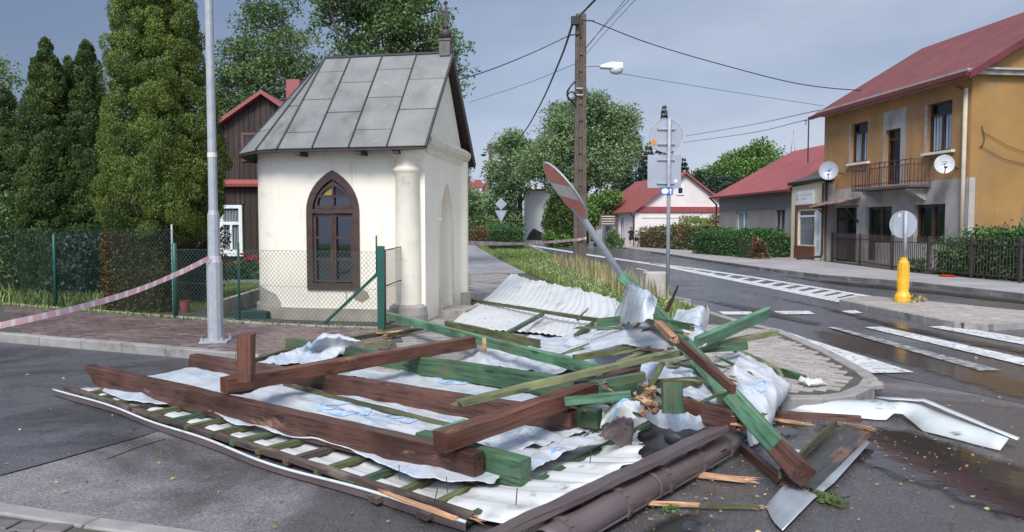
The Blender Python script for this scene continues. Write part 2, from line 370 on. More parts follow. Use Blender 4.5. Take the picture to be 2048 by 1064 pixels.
def puddlemat(name, c, mx=1.0, rough=0.05):
    m = bpy.data.materials.new(name); m.use_nodes = True; nt = m.node_tree; bs = nt.nodes['Principled BSDF']; out = nt.nodes['Material Output']
    bs.inputs['Base Color'].default_value = (*c, 1); bs.inputs['Roughness'].default_value = rough; bs.inputs['IOR'].default_value = 1.42
    vec = _n(nt, 'ShaderNodeNewGeometry').outputs['Position']
    b = _n(nt, 'ShaderNodeBump'); b.inputs['Strength'].default_value = 0.10; b.inputs['Distance'].default_value = 0.01; nt.links.new(noisetex(nt, vec, 6.0), b.inputs['Height']); nt.links.new(b.outputs[0], bs.inputs['Normal'])
    at_ = _n(nt, 'ShaderNodeAttribute'); at_.attribute_name = 'shore'
    ad = _n(nt, 'ShaderNodeMath', operation='ADD'); nt.links.new(at_.outputs['Fac'], ad.inputs[0]); nt.links.new(maprange(nt, noisetex(nt, vec, 3.2, 8.0, 0.7), 0.3, 0.7, -0.38, 0.38), ad.inputs[1])
    f = maprange(nt, ad.outputs[0], 0.12, 0.5, 0.0, mx)
    tr = _n(nt, 'ShaderNodeBsdfTransparent'); ms = _n(nt, 'ShaderNodeMixShader'); nt.links.new(f, ms.inputs[0]); nt.links.new(tr.outputs[0], ms.inputs[1]); nt.links.new(bs.outputs[0], ms.inputs[2]); nt.links.new(ms.outputs[0], out.inputs[0])
    return m
def puddlemat_old(name, c):
    m = mat(name, c, tuple(x * 0.7 for x in c), scale=1.5, rough=0.05, coord='World', bump=0.12, bscale=5, bdist=0.01)
    m.node_tree.nodes['Principled BSDF'].inputs['IOR'].default_value = 1.45
    return m
M['puddle'] = puddlemat('puddle_water', (0.030, 0.027, 0.026))
M['puddle_mud'] = puddlemat('muddy_puddle_water', (0.065, 0.05, 0.044), 0.58, 0.12)
M['wet_soft'] = puddlemat('wet_asphalt_film', (0.030, 0.026, 0.025), 0.8, 0.2)
M['wet_streak'] = mat('wet_streak', (0.020, 0.017, 0.016), rough=0.12, coord='World', bump=0)
M['cream'] = mat('cream_plaster', (0.85, 0.79, 0.655), (0.80, 0.735, 0.60), scale=1.3, rough=0.85, bscale=90, bump=0.25, stains=[((0.62, 0.56, 0.41), 1.1, 0.62, 0.80, (1, 1, 2.5)), ((0.62, 0.57, 0.45), 2.3, 0.60, 0.8, (3, 3, 0.4))])
M['cream_trim'] = mat('cream_trim', (0.74, 0.68, 0.56), (0.66, 0.60, 0.48), scale=3, rough=0.8, bscale=60, bump=0.3, stains=[((0.30, 0.27, 0.22), 3.5, 0.62, 0.78, None)])
M['niche'] = mat('grey_plaster', (0.55, 0.50, 0.46), (0.47, 0.43, 0.39), scale=2, rough=0.85)
M['plinth'] = mat('plinth_plaster', (0.42, 0.37, 0.30), (0.28, 0.245, 0.20), scale=2.2, rough=0.85, bscale=50, bump=0.5)
M['stone'] = mat('rough_concrete', (0.40, 0.36, 0.32), (0.24, 0.21, 0.19), scale=3, rough=0.9, bscale=40, bump=0.6, stains=[((0.12, 0.11, 0.08), 2.0, 0.55, 0.72, (1, 1, 0.5))])
M['roof_grey'] = mat('grey_sheet_roof', (0.235, 0.238, 0.22), (0.185, 0.188, 0.172), scale=1.5, rough=0.42, metal=0.1, bscale=30, bump=0.12, rnd=0.07, rrange=(0.38, 0.6, 2.0), stains=[((0.36, 0.36, 0.34), 16, 0.64, 0.70, None), ((0.12, 0.125, 0.10), 1.6, 0.54, 0.74, (1, 1, 0.3))])
M['dark_seam'] = mat('dark_seam', (0.05, 0.055, 0.055), rough=0.5)
M['brown_trim'] = mat('dark_brown_board', (0.05, 0.032, 0.025), (0.035, 0.022, 0.018), scale=6, rough=0.5)
M['window_brown'] = mat('brown_window_paint', (0.075, 0.042, 0.032), (0.045, 0.026, 0.02), scale=9, rough=0.4, bscale=60)
M['glass'] = glassmat('window_glass')
M['glass_dark'] = glassmat('dark_window_glass', (0.85, 0.88, 0.9), dark=1.0, gl=0.02)
M['glass_yellow'] = mat('yellow_glass', (0.38, 0.33, 0.05), (0.25, 0.22, 0.04), scale=6, rough=0.12, bump=0)
M['glass_blue'] = mat('blue_glass', (0.03, 0.035, 0.06), rough=0.12, bump=0)
M['inside'] = mat('dark_interior', (0.045, 0.045, 0.05), (0.03, 0.03, 0.03), rough=0.9)
M['curtain'] = mat('white_curtain', (0.85, 0.85, 0.84), (0.65, 0.65, 0.66), scale=9, rough=0.9, stretch=(4, 4, 0.1), bump=0.2)
M['white'] = mat('white_paint', (0.78, 0.78, 0.77), (0.7, 0.7, 0.69), rough=0.45)
M['dark_planks'] = mat('dark_tarred_planks', (0.045, 0.026, 0.019), (0.02, 0.012, 0.01), scale=6, rough=0.7, rnd=0.3, stretch=(4, 4, 0.25), bscale=30, bump=0.4, stains=[((0.10, 0.07, 0.055), 5, 0.6, 0.72, (5, 5, 0.3))])
M['red_metal'] = mat('red_sheet_roof', (0.33, 0.088, 0.08), (0.27, 0.072, 0.068), scale=0.9, rough=0.38, bscale=30, bump=0.08, rnd=0.04)
M['red_metal_old'] = mat('dull_red_sheet_roof', (0.21, 0.062, 0.058), (0.165, 0.05, 0.048), scale=0.7, rough=0.45, bscale=30, bump=0.08, rnd=0.04, stains=[((0.13, 0.05, 0.045), 1.2, 0.55, 0.75, (1, 1, 0.4))])
M['red_metal_dark'] = mat('dark_red_gutter', (0.16, 0.028, 0.03), rough=0.35)
M['ochre'] = mat('ochre_plaster', (0.46, 0.250, 0.095), (0.36, 0.190, 0.075), scale=0.8, rough=0.9, bscale=40, bump=0.3, stains=[((0.27, 0.165, 0.09), 0.9, 0.50, 0.70, (1, 1, 0.3)), ((0.30, 0.24, 0.17), 5.0, 0.60, 0.70, (1, 1, 0.25)), ((0.46, 0.27, 0.12), 2.2, 0.62, 0.72, None)])
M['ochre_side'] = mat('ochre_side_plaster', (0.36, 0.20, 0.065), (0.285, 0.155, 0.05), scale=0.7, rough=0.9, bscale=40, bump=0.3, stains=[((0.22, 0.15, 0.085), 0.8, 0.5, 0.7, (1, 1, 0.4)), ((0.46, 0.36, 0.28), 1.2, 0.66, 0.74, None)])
M['grey_plaster'] = mat('bare_grey_plaster', (0.44, 0.405, 0.365), (0.34, 0.31, 0.28), scale=1.2, rough=0.9, bscale=40, bump=0.3, stains=[((0.23, 0.205, 0.185), 1.3, 0.54, 0.72, (1, 1, 0.4)), ((0.42, 0.39, 0.35), 1.7, 0.62, 0.75, None)])
M['grey_render'] = mat('grey_brown_render', (0.32, 0.285, 0.25), (0.27, 0.24, 0.21), scale=1.0, rough=0.9, bscale=40, bump=0.3)
M['pink'] = mat('pale_pink_plaster', (0.78, 0.70, 0.66), (0.70, 0.62, 0.58), scale=0.8, rough=0.85)
M['shop_cream'] = mat('shop_cream_plaster', (0.72, 0.62, 0.40), (0.68, 0.58, 0.38), rough=0.85)
M['shop_brown'] = mat('shop_brown_tiles', (0.19, 0.075, 0.04), (0.14, 0.055, 0.03), scale=3, rough=0.5)
M['galv'] = mat('galvanised_steel', (0.40, 0.41, 0.43), (0.33, 0.345, 0.365), scale=12, rough=0.55, metal=0.15, bscale=60, bump=0.06, stains=[((0.36, 0.37, 0.39), 3, 0.58, 0.72, (1, 1, 0.3))])
M['sign_back'] = mat('sign_back_grey', (0.36, 0.38, 0.42), (0.32, 0.34, 0.38), scale=3, rough=0.45, metal=0.2)
M['red_sign'] = mat('faded_red_sign', (0.60, 0.10, 0.065), (0.54, 0.09, 0.055), scale=3, rough=0.35)
M['white_sign'] = mat('white_sign', (0.66, 0.63, 0.58), rough=0.35)
M['blue_sign'] = mat('blue_sign', (0.05, 0.13, 0.42), rough=0.35)
M['orange'] = mat('orange_sign', (0.75, 0.25, 0.03), rough=0.4)
M['yellow'] = mat('yellow_plastic', (0.82, 0.46, 0.03), (0.72, 0.39, 0.03), scale=3, rough=0.45, bump=0.05, stains=[((0.35, 0.22, 0.06), 5, 0.60, 0.72, (1, 1, 0.4)), ((0.20, 0.15, 0.08), 18, 0.64, 0.70, None)])
M['lime'] = mat('lime_sign', (0.55, 0.75, 0.06), rough=0.4)
M['black'] = mat('black_paint', (0.012, 0.012, 0.013), rough=0.5)
M['iron'] = mat('dark_iron', (0.035, 0.03, 0.03), (0.06, 0.035, 0.028), scale=8, rough=0.6)
M['rust_iron'] = mat('rusty_iron', (0.10, 0.05, 0.04), (0.05, 0.03, 0.028), scale=8, rough=0.7)
M['concrete_pole'] = mat('weathered_concrete', (0.125, 0.10, 0.078), (0.09, 0.072, 0.055), scale=3, rough=0.9, bscale=40, bump=0.5, stains=[((0.17, 0.14, 0.03), 2.2, 0.62, 0.72, (2, 2, 0.6))])
M['concrete'] = mat('pale_concrete', (0.46, 0.42, 0.38), (0.34, 0.31, 0.28), scale=4, rough=0.85, bscale=60, bump=0.4)
M['green_fence'] = mat('green_fence_paint', (0.012, 0.085, 0.06), (0.01, 0.07, 0.05), rough=0.45)
M['mesh_wire'] = mat('fence_wire', (0.07, 0.12, 0.095), rough=0.5, metal=0.1, bump=0)
M['mesh_wire_dark'] = mat('dark_fence_wire', (0.03, 0.07, 0.055), rough=0.5, bump=0)
M['brown_wood'] = wood('red_brown_stained_wood', (0.150, 0.058, 0.033), (0.080, 0.031, 0.020), worn=(0.24, 0.12, 0.065), wornlim=(0.64, 0.72), rough=0.5)
M['dark_wood'] = wood('dark_brown_stained_wood', (0.105, 0.046, 0.031), (0.058, 0.027, 0.020), worn=(0.24, 0.13, 0.085), wornlim=(0.64, 0.70), rough=0.5)
M['green_wood'] = wood('green_stained_wood', (0.066, 0.130, 0.066), (0.030, 0.070, 0.036), worn=(0.115, 0.105, 0.05), wornlim=(0.52, 0.70), rough=0.55)
M['bright_green_wood'] = wood('bright_green_stained_wood', (0.115, 0.235, 0.135), (0.06, 0.145, 0.08), worn=(0.17, 0.17, 0.09), wornlim=(0.54, 0.72), rough=0.5)
M['olive_wood'] = wood('weathered_olive_wood', (0.115, 0.125, 0.05), (0.07, 0.075, 0.032), worn=(0.06, 0.045, 0.03), wornlim=(0.52, 0.68), rough=0.7)
M['pale_olive_wood'] = wood('pale_olive_wood', (0.21, 0.215, 0.105), (0.14, 0.145, 0.07), worn=(0.10, 0.09, 0.045), wornlim=(0.6, 0.72), rough=0.7)
M['raw_wood'] = wood('freshly_split_wood', (0.52, 0.31, 0.17), (0.36, 0.18, 0.085), rough=0.7)
M['old_wood'] = wood('grey_brown_old_wood', (0.12, 0.085, 0.07), (0.065, 0.045, 0.038), worn=(0.19, 0.15, 0.12), rough=0.7)
M['rotten'] = mat('crumbled_wood', (0.42, 0.27, 0.16), (0.24, 0.13, 0.07), scale=12, rough=0.9, bscale=40, bump=0.9, bdist=0.02, rnd=0.3)
M['white_sheet'] = mat('white_corrugated_sheet', (0.62, 0.62, 0.60), (0.54, 0.54, 0.52), scale=1.5, rough=0.38, coord='World', bscale=20, bump=0.05, stains=[((0.30, 0.27, 0.22), 1.6, 0.58, 0.72, (1, 1, 1)), ((0.2, 0.18, 0.15), 6, 0.64, 0.74, None)])
M['grey_sheet'] = mat('grey_flashing', (0.42, 0.45, 0.47), (0.35, 0.37, 0.39), scale=3, rough=0.35, metal=0.35, bscale=20, bump=0.05, stains=[((0.25, 0.24, 0.22), 3, 0.6, 0.75, None)])
M['white_flash'] = mat('white_flashing', (0.56, 0.58, 0.57), (0.48, 0.5, 0.49), scale=3, rough=0.4, bump=0.05, stains=[((0.12, 0.12, 0.11), 5, 0.62, 0.74, (1, 1, 2))])
M['brown_metal'] = mat('brown_coated_steel', (0.13, 0.098, 0.095), (0.095, 0.07, 0.068), scale=2.5, rough=0.35, bscale=20, bump=0.04, stains=[((0.16, 0.12, 0.10), 6, 0.66, 0.74, None)])
def tarpmat():
    m = mat('white_membrane', (0.62, 0.635, 0.65), (0.52, 0.54, 0.565), scale=5, rough=0.42, coord='World', bump=0.35, bscale=22, bdist=0.012, translucent=0.18,
            stains=[((0.36, 0.34, 0.26), 1.1, 0.59, 0.68, None)])
    nt = m.node_tree; bs = nt.nodes['Principled BSDF']; tr = [n for n in nt.nodes if n.type == 'BSDF_TRANSLUCENT'][0]
    src = bs.inputs['Base Color'].links[0].from_socket
    g = _n(nt, 'ShaderNodeNewGeometry').outputs['Position']
    w = noisetex(nt, g, 1.5, 2.0, 0.4, stretch=(1.0, 1.6, 1))
    f = noisetex(nt, g, 17.0, 3.0, 0.75, stretch=(1, 2.2, 1))
    a = maprange(nt, w, 0.53, 0.58); b = maprange(nt, f, 0.49, 0.54)
    mu = _n(nt, 'ShaderNodeMath', operation='MULTIPLY'); nt.links.new(a, mu.inputs[0]); nt.links.new(b, mu.inputs[1])
    m2 = _n(nt, 'ShaderNodeMath', operation='MULTIPLY'); nt.links.new(mu.outputs[0], m2.inputs[0]); m2.inputs[1].default_value = 0.42
    c = mixc(nt, m2.outputs[0], src, (0.16, 0.38, 0.62))
    nt.links.new(c, bs.inputs['Base Color']); nt.links.new(c, tr.inputs[0])
    return m
M['tarp'] = tarpmat()
M['blue_print'] = mat('blue_print', (0.22, 0.40, 0.64), (0.48, 0.58, 0.68), scale=18, rough=0.5, bump=0, coord='World')
M['blue_strong'] = mat('strong_blue_print', (0.10, 0.33, 0.62), (0.25, 0.45, 0.68), scale=14, rough=0.5, bump=0, coord='World')
M['bark'] = mat('bark', (0.10, 0.078, 0.06), (0.045, 0.035, 0.025), scale=9, rough=0.9, bscale=30, bump=0.8, bdist=0.02, stretch=(1, 1, 0.3))
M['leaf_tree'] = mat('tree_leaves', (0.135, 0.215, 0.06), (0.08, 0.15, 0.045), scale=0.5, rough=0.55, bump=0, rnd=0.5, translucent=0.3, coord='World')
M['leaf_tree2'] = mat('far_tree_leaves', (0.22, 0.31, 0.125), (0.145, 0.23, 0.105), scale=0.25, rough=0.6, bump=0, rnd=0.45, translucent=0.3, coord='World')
M['leaf_light'] = mat('bright_leaves', (0.15, 0.26, 0.05), (0.09, 0.18, 0.04), scale=0.4, rough=0.55, bump=0, rnd=0.45, translucent=0.3, coord='World')
M['leaf_dark'] = mat('conifer_needles', (0.028, 0.055, 0.028), (0.018, 0.038, 0.02), scale=0.5, rough=0.6, bump=0, rnd=0.45, coord='World')
M['thuja'] = mat('thuja_sprays', (0.17, 0.225, 0.035), (0.085, 0.135, 0.026), scale=2.2, rough=0.55, bump=0, rnd=0.55, translucent=0.2, coord='World')
M['thuja_dark'] = mat('dark_thuja_sprays', (0.092, 0.14, 0.03), (0.05, 0.088, 0.02), scale=1.3, rough=0.55, bump=0, rnd=0.45, translucent=0.2, coord='World')
M['thuja_brown'] = mat('browned_thuja_sprays', (0.10, 0.105, 0.022), (0.12, 0.06, 0.022), scale=2.5, rough=0.7, bump=0, rnd=0.5, translucent=0.15, coord='World')
M['core'] = mat('light_block_core', (0.028, 0.042, 0.014), rough=0.95, bump=0)  # for opaque dark cores put inside foliage to block light
M['grass'] = mat('grass_blades', (0.26, 0.32, 0.10), (0.17, 0.26, 0.06), scale=1.2, rough=0.6, bump=0, rnd=0.45, translucent=0.35, coord='World')
M['dry_grass'] = mat('dry_seed_heads', (0.42, 0.36, 0.18), (0.30, 0.27, 0.12), scale=1.2, rough=0.8, bump=0, rnd=0.3, translucent=0.3, coord='World')
M['lawn_grass'] = mat('lawn_blades', (0.24, 0.30, 0.07), (0.17, 0.23, 0.05), scale=1.2, rough=0.6, bump=0, rnd=0.35, translucent=0.3, coord='World')
M['hedge_red'] = mat('reddish_hedge_leaves', (0.20, 0.10, 0.05), (0.10, 0.12, 0.035), scale=1.0, rough=0.6, bump=0, rnd=0.5, translucent=0.25, coord='World', clip=(0.42, 0.58))
M['hedge_mix'] = mat('mixed_hedge_leaves', (0.22, 0.22, 0.05), (0.12, 0.19, 0.04), scale=0.8, rough=0.6, bump=0, rnd=0.5, translucent=0.25, coord='World', clip=(0.42, 0.58))
M['ivy'] = mat('vine_leaves', (0.06, 0.17, 0.035), (0.035, 0.10, 0.025), scale=0.8, rough=0.5, bump=0, rnd=0.5, translucent=0.25, coord='World')
M['petal_white'] = mat('white_petals', (0.7, 0.7, 0.62), rough=0.6, bump=0, rnd=0.2)
M['petal_red'] = mat('crimson_petals', (0.50, 0.02, 0.045), (0.35, 0.015, 0.03), rough=0.5, bump=0, rnd=0.3)
M['petal_orange'] = mat('orange_petals', (0.55, 0.19, 0.03), rough=0.5, bump=0, rnd=0.3)
M['yellow_leaf'] = mat('fallen_leaves', (0.36, 0.28, 0.14), (0.22, 0.24, 0.08), scale=0.7, rough=0.6, bump=0, rnd=0.4, coord='World', clip=(0.45, 0.55))
M['tape_white'] = mat('tape_white', (0.74, 0.70, 0.69), (0.68, 0.62, 0.62), scale=6, rough=0.3, bump=0, translucent=0.3)
M['tape_red'] = mat('tape_red', (0.66, 0.36, 0.37), (0.66, 0.44, 0.45), scale=6, rough=0.3, bump=0, translucent=0.3)
M['cable'] = mat('black_cable', (0.012, 0.013, 0.016), rough=0.5, bump=0)
M['skin'] = mat('skin', (0.55, 0.33, 0.25), rough=0.55, bump=0)
M['hair'] = mat('brown_hair', (0.05, 0.03, 0.02), rough=0.6, bump=0)
M['cloth_black'] = mat('black_cloth', (0.012, 0.012, 0.014), rough=0.8, bump=0)
M['cloth_grey'] = mat('light_grey_cloth', (0.5, 0.5, 0.52), rough=0.8, bump=0)
M['shoe'] = mat('white_shoes', (0.6, 0.6, 0.6), rough=0.6, bump=0)
M['red_plastic'] = mat('red_plastic', (0.62, 0.03, 0.02), rough=0.4)
M['teal_net'] = mat('dark_teal_net', (0.012, 0.05, 0.05), rough=0.8)
# ------------------------------------------------------------------ generators
def np_mesh(name, V, Fq, mat_, parent=None, kind=None, smooth=False):
    me = bpy.data.meshes.new(name)
    off = np.array(wloc(parent)) if parent is not None else np.zeros(3)
    V = np.asarray(V, dtype=np.float32) - off.astype(np.float32); Fq = np.asarray(Fq, dtype=np.int32); k = Fq.shape[1]
    me.vertices.add(len(V)); me.vertices.foreach_set('co', V.ravel())
    me.loops.add(Fq.size); me.loops.foreach_set('vertex_index', Fq.ravel())
    me.polygons.add(len(Fq)); me.polygons.foreach_set('loop_start', np.arange(0, Fq.size, k, dtype=np.int32))
    me.polygons.foreach_set('loop_total', np.full(len(Fq), k, dtype=np.int32))
    if smooth: me.polygons.foreach_set('use_smooth', np.ones(len(Fq), dtype=bool))
    me.materials.append(mat_); me.update(calc_edges=True)
    o = link_mesh(name, me, parent)
    return tag(o, kind=kind)
def unit(a): return a / np.maximum(np.linalg.norm(a, axis=1, keepdims=True), 1e-9)
def leaf_quads(P, D, size, width=0.55, rng=RNG, N0=None):
    """diamond leaves at P, pointing along D"""
    n = len(P); D = unit(D); s = rng.uniform(0.6, 1.3, (n, 1)) * size
    rnd = unit(rng.normal(size=(n, 3))); W = unit(np.cross(D, rnd if N0 is None else unit(N0) + rnd * .45)); N = np.cross(W, D)
    v0 = P; v1 = P + D * s * 0.45 + W * s * width * 0.5 + N * s * 0.08; v2 = P + D * s - N * s * 0.06; v3 = P + D * s * 0.45 - W * s * width * 0.5 + N * s * 0.08
    V = np.stack([v0, v1, v2, v3], 1).reshape(-1, 3); Fq = np.arange(4 * n).reshape(-1, 4)
    return V, Fq
def foliage(name, centers, radii, n_each, size, mat_, parent=None, up=0.3, squash=0.8, shell=0.5, width=0.55, kind=None, seed=1):
    rng = np.random.default_rng(seed)
    C = np.asarray(centers, float); Rr = np.asarray(radii, float)
    idx = np.repeat(np.arange(len(C)), n_each)
    d = unit(rng.normal(size=(len(idx), 3))); rad = rng.uniform(shell, 1.0, (len(idx), 1)) ** 0.6
    P = C[idx] + d * rad * Rr[idx][:, None] * np.array([1, 1, squash])
    D = d * 0.7 + rng.normal(size=d.shape) * 0.6 + np.array([0, 0, up])
    V, Fq = leaf_quads(P, D, size, width, rng, N0=d * .8 + np.array([0, 0, .35]))
    return np_mesh(name, V, Fq, mat_, parent, kind)
def catmull(ctrl, n):
    c = np.asarray(ctrl, float); k = len(c)
    if k == 2: return c[0] + (c[1] - c[0]) * np.linspace(0, 1, n)[:, None]
    e = np.vstack([2 * c[0] - c[1], c, 2 * c[-1] - c[-2]]); out = []
    for t in np.linspace(0, k - 1, n):
        i = min(int(t), k - 2); u = t - i; p0, p1, p2, p3 = e[i:i + 4]
        out.append(0.5 * ((2 * p1) + (-p0 + p2) * u + (2 * p0 - 5 * p1 + 4 * p2 - p3) * u * u + (-p0 + 3 * p1 - 3 * p2 + p3) * u ** 3))
    return np.array(out)
def inside(pts, poly):
    x, y = pts[:, 0], pts[:, 1]; r = np.zeros(len(pts), bool); n = len(poly); j = n - 1
    for i in range(n):
        xi, yi, xj, yj = poly[i][0], poly[i][1], poly[j][0], poly[j][1]
        c = ((yi > y) != (yj > y)) & (x < (xj - xi) * (y - yi) / (yj - yi + 1e-12) + xi); r ^= c; j = i
    return r
def scatter(poly, n, rng=RNG, power=1.0):
    p = np.array([[q[0], q[1]] for q in poly]); lo, hi = p.min(0), p.max(0); out = []
    while sum(map(len, out)) < n:
        s = rng.uniform(lo, hi, (n * 2, 2)); s = s[inside(s, p)]
        if power: s = s[rng.uniform(size=len(s)) < (max(lo[1], 3.0) / np.maximum(s[:, 1], 0.1)) ** power]
        out.append(s)
    return np.vstack(out)[:n]
def blades(name, poly, n, h, mat_, z=0.0, parent=None, width=0.012, kind='stuff', seed=3, lean=0.35, power=1.0, hvar=(0.4, 1.2)):
    rng = np.random.default_rng(seed); xy = scatter(poly, n, rng, power)
    P = np.c_[xy, np.full(n, z)]; hh = h * rng.uniform(*hvar, (n, 1)); ang = rng.uniform(0, 2 * math.pi, n)
    L = np.c_[np.cos(ang), np.sin(ang), np.zeros(n)]; W = np.c_[-np.sin(ang), np.cos(ang), np.zeros(n)]
    ww = width * rng.uniform(0.6, 1.4, (n, 1)) * (1 + P[:, 1:2] * 0.035); bend = lean * rng.uniform(0.2, 1.2, (n, 1)); up = np.array([0, 0, 1.0])
    a, b = P - W * ww, P + W * ww; mid = P + L * hh * bend * 0.3 + up * hh * 0.6; tip = P + L * hh * bend + up * hh
    V = np.stack([a, b, mid + W * ww * 0.8, mid - W * ww * 0.8, tip], 1).reshape(-1, 3)
    base = np.arange(n)[:, None] * 5
    F1 = base + np.array([0, 1, 2]); F2 = base + np.array([0, 2, 3]); F3 = base + np.array([3, 2, 4])
    return np_mesh(name, V, np.vstack([F1, F2, F3]), mat_, parent, kind)

def tree(name, base, height, blobs, trunk_r, label, leafm, group=None, n_clump=260, leaf=0.16, per=46, clump_r=0.55, seed=1, cat='tree', limbs=10, gap=0.75):
    """tapered trunk, limbs to the blobs, twigs to leaf clumps; blobs: (centre, radius)"""
    rng = np.random.default_rng(seed); rd = random.Random(seed)
    root = thing(name, base, label, cat, group); base = Vector(base)
    mb = MB(); top = base + Vector((0, 0, height * 0.62))
    tp = [base, base + Vector((rd.uniform(-.1, .1), 0, height * 0.2)), base + Vector((rd.uniform(-.2, .2), 0.1, height * 0.42)), top]
    mb.tube(tp, [trunk_r * 1.25, trunk_r, trunk_r * 0.75, trunk_r * 0.4], 8); mb.build('trunk', M['bark'], root, smooth=True)
    W = np.array([b[1] ** 2 for b in blobs]); W = W / W.sum(); cs, rs = [], []; br = MB()
    for (c, r) in blobs:
        c = Vector(c); f = min(0.95, max(0.25, (c.z - base.z) / height - 0.25)); s = base.lerp(top, f)
        m1 = s.lerp(c, 0.5) + Vector((rd.uniform(-.3, .3), rd.uniform(-.3, .3), -0.12 * (c - s).length))
        br.tube([s, m1, c], [trunk_r * 0.38, trunk_r * 0.24, trunk_r * 0.1], 5, caps=False)
    k = rng.choice(len(blobs), n_clump, p=W)
    for i in k:
        c, r = np.array(blobs[i][0]), blobs[i][1]; d = unit(rng.normal(size=(1, 3)))[0]; q = rng.uniform(0.3, 1.0) ** 0.45
        p = c + d * r * q * np.array([1, 1, 0.85]) * rng.uniform(0.85, 1.12); cs.append(p); rs.append(clump_r * rng.uniform(0.55, 1.25))
        if rng.uniform() < 0.45:
            a = c + d * r * 0.12; mm = (a + p) / 2 + rng.normal(size=3) * 0.08 * r
            br.tube([a, mm, p], [trunk_r * 0.16, trunk_r * 0.10, trunk_r * 0.03], 3, caps=False)
    br.build('branches', M['bark'], root, kind=None)
    foliage('crown', cs, rs, per, leaf, leafm, root, up=0.15, squash=0.6, shell=0.15, seed=seed + 5)
    return root
def conifer(name, base, height, rad, label, group=None, seed=1, n=1500, leaf=0.35, cat='tree'):
    rng = np.random.default_rng(seed); root = thing(name, base, label, cat, group)
    MB().tube([base, Vector(base) + Vector((0, 0, height))], [0.16, 0.02], 6).build('trunk', M['bark'], root)
    t = rng.uniform(0.06, 1, n) ** 1.0; lay = np.round(t * height / 0.55) * 0.55 + rng.normal(size=n) * 0.1
    tt = np.clip(lay / height, 0.02, 1.0); a = rng.uniform(0, 2 * math.pi, n); r = rad * (1 - tt) ** 0.85 * np.sqrt(rng.uniform(0.03, 1, n)) + 0.08
    P = np.c_[base[0] + r * np.cos(a), base[1] + r * np.sin(a), base[2] + lay - r * 0.25]
    D = np.c_[np.cos(a), np.sin(a), -0.25 + 0 * a] + rng.normal(size=(n, 3)) * 0.35
    V, Fq = leaf_quads(P, D, (leaf * (.35 + .65 * (1 - tt)))[:, None], 0.45, rng); np_mesh('crown', V, Fq, M['leaf_dark'], root)
    return root
def thuja(name, base, prof, label, m_, group=None, seed=1, clump=0.2, per=85, leaf=0.065, dens=12.0, sq=(1, 1), stem=True, cat='tree', extra=()):
    """columnar conifer; prof: (z, radius) rising; clumps of upright sprays on an uneven body round a dark core"""
    rng = np.random.default_rng(seed); root = thing(name, base, label, cat, group)
    zs = np.array([p[0] for p in prof]); rr = np.array([p[1] for p in prof])
    area = sum(2 * math.pi * (rr[i] + rr[i + 1]) / 2 * (zs[i + 1] - zs[i]) for i in range(len(zs) - 1)); n = int(area * dens)
    z = rng.uniform(zs[0], zs[-1], n * 3); keep = rng.uniform(size=n * 3) < np.maximum(.5, np.interp(z, zs, rr) / rr.max()); z = z[keep][:n]; n = len(z)
    a = rng.uniform(0, 2 * math.pi, n); lump = 1 + 0.10 * np.sin(a * 3 + z * 1.1 + seed) + 0.06 * np.sin(a * 7 - z * 2.7)
    r = np.interp(z, zs, rr) * lump * rng.uniform(0.84, 1.05, n)
    C = np.c_[base[0] + r * np.cos(a) * sq[0], base[1] + r * np.sin(a) * sq[1], base[2] + z]
    Rc = clump * rng.uniform(0.6, 1.35, n) * (.4 + .6 * np.interp(z, zs, rr) / rr.max())
    idx = np.repeat(np.arange(n), per); d = unit(rng.normal(size=(len(idx), 3)))
    out = np.c_[np.cos(a), np.sin(a), np.zeros(n)][idx]; flip = (d * out).sum(1) < -0.2; d[flip] *= -1
    P = C[idx] + d * (Rc[idx] * rng.uniform(0.72, 1.0, len(idx)))[:, None] * np.array([1, 1, 1.15])
    D = d * 0.55 + np.array([0, 0, 0.75]) + rng.normal(size=d.shape) * 0.4
    V, Fq = leaf_quads(P, D, leaf, 0.42, rng, N0=d + out * .3 + np.array([0, 0, .25]))
    ni = int(area * 1500); zi = rng.uniform(zs[0], zs[-1] - .1, ni); ai = rng.uniform(0, 2 * math.pi, ni); ri = np.interp(zi, zs, rr) * rng.uniform(.5, .86, ni) * (1 + 0.10 * np.sin(ai * 3 + zi * 1.1 + seed))
    Pi = np.c_[base[0] + ri * np.cos(ai) * sq[0], base[1] + ri * np.sin(ai) * sq[1], base[2] + zi]; Di = np.c_[np.cos(ai) * .5, np.sin(ai) * .5, np.full(ni, .6)] + rng.normal(size=(ni, 3)) * .4
    Vi, Fi = leaf_quads(Pi, Di, leaf * 1.4, 0.5, rng); Fq = np.vstack([Fq, Fi + len(V)]); V = np.vstack([V, Vi]); np_mesh('crown', V, Fq, m_, root)
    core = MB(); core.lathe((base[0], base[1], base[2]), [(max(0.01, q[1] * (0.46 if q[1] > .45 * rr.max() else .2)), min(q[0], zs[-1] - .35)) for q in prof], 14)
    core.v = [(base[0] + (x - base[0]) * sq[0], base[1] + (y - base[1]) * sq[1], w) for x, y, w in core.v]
    core.build('light_block_core', M['core'], root, smooth=True)  # solid body added behind the sprays to stop light passing through
    if stem: MB().tube([base, Vector(base) + Vector((0, 0, zs[-1] * 0.9))], [0.09, 0.02], 7).build('trunk', M['bark'], root)
    return root
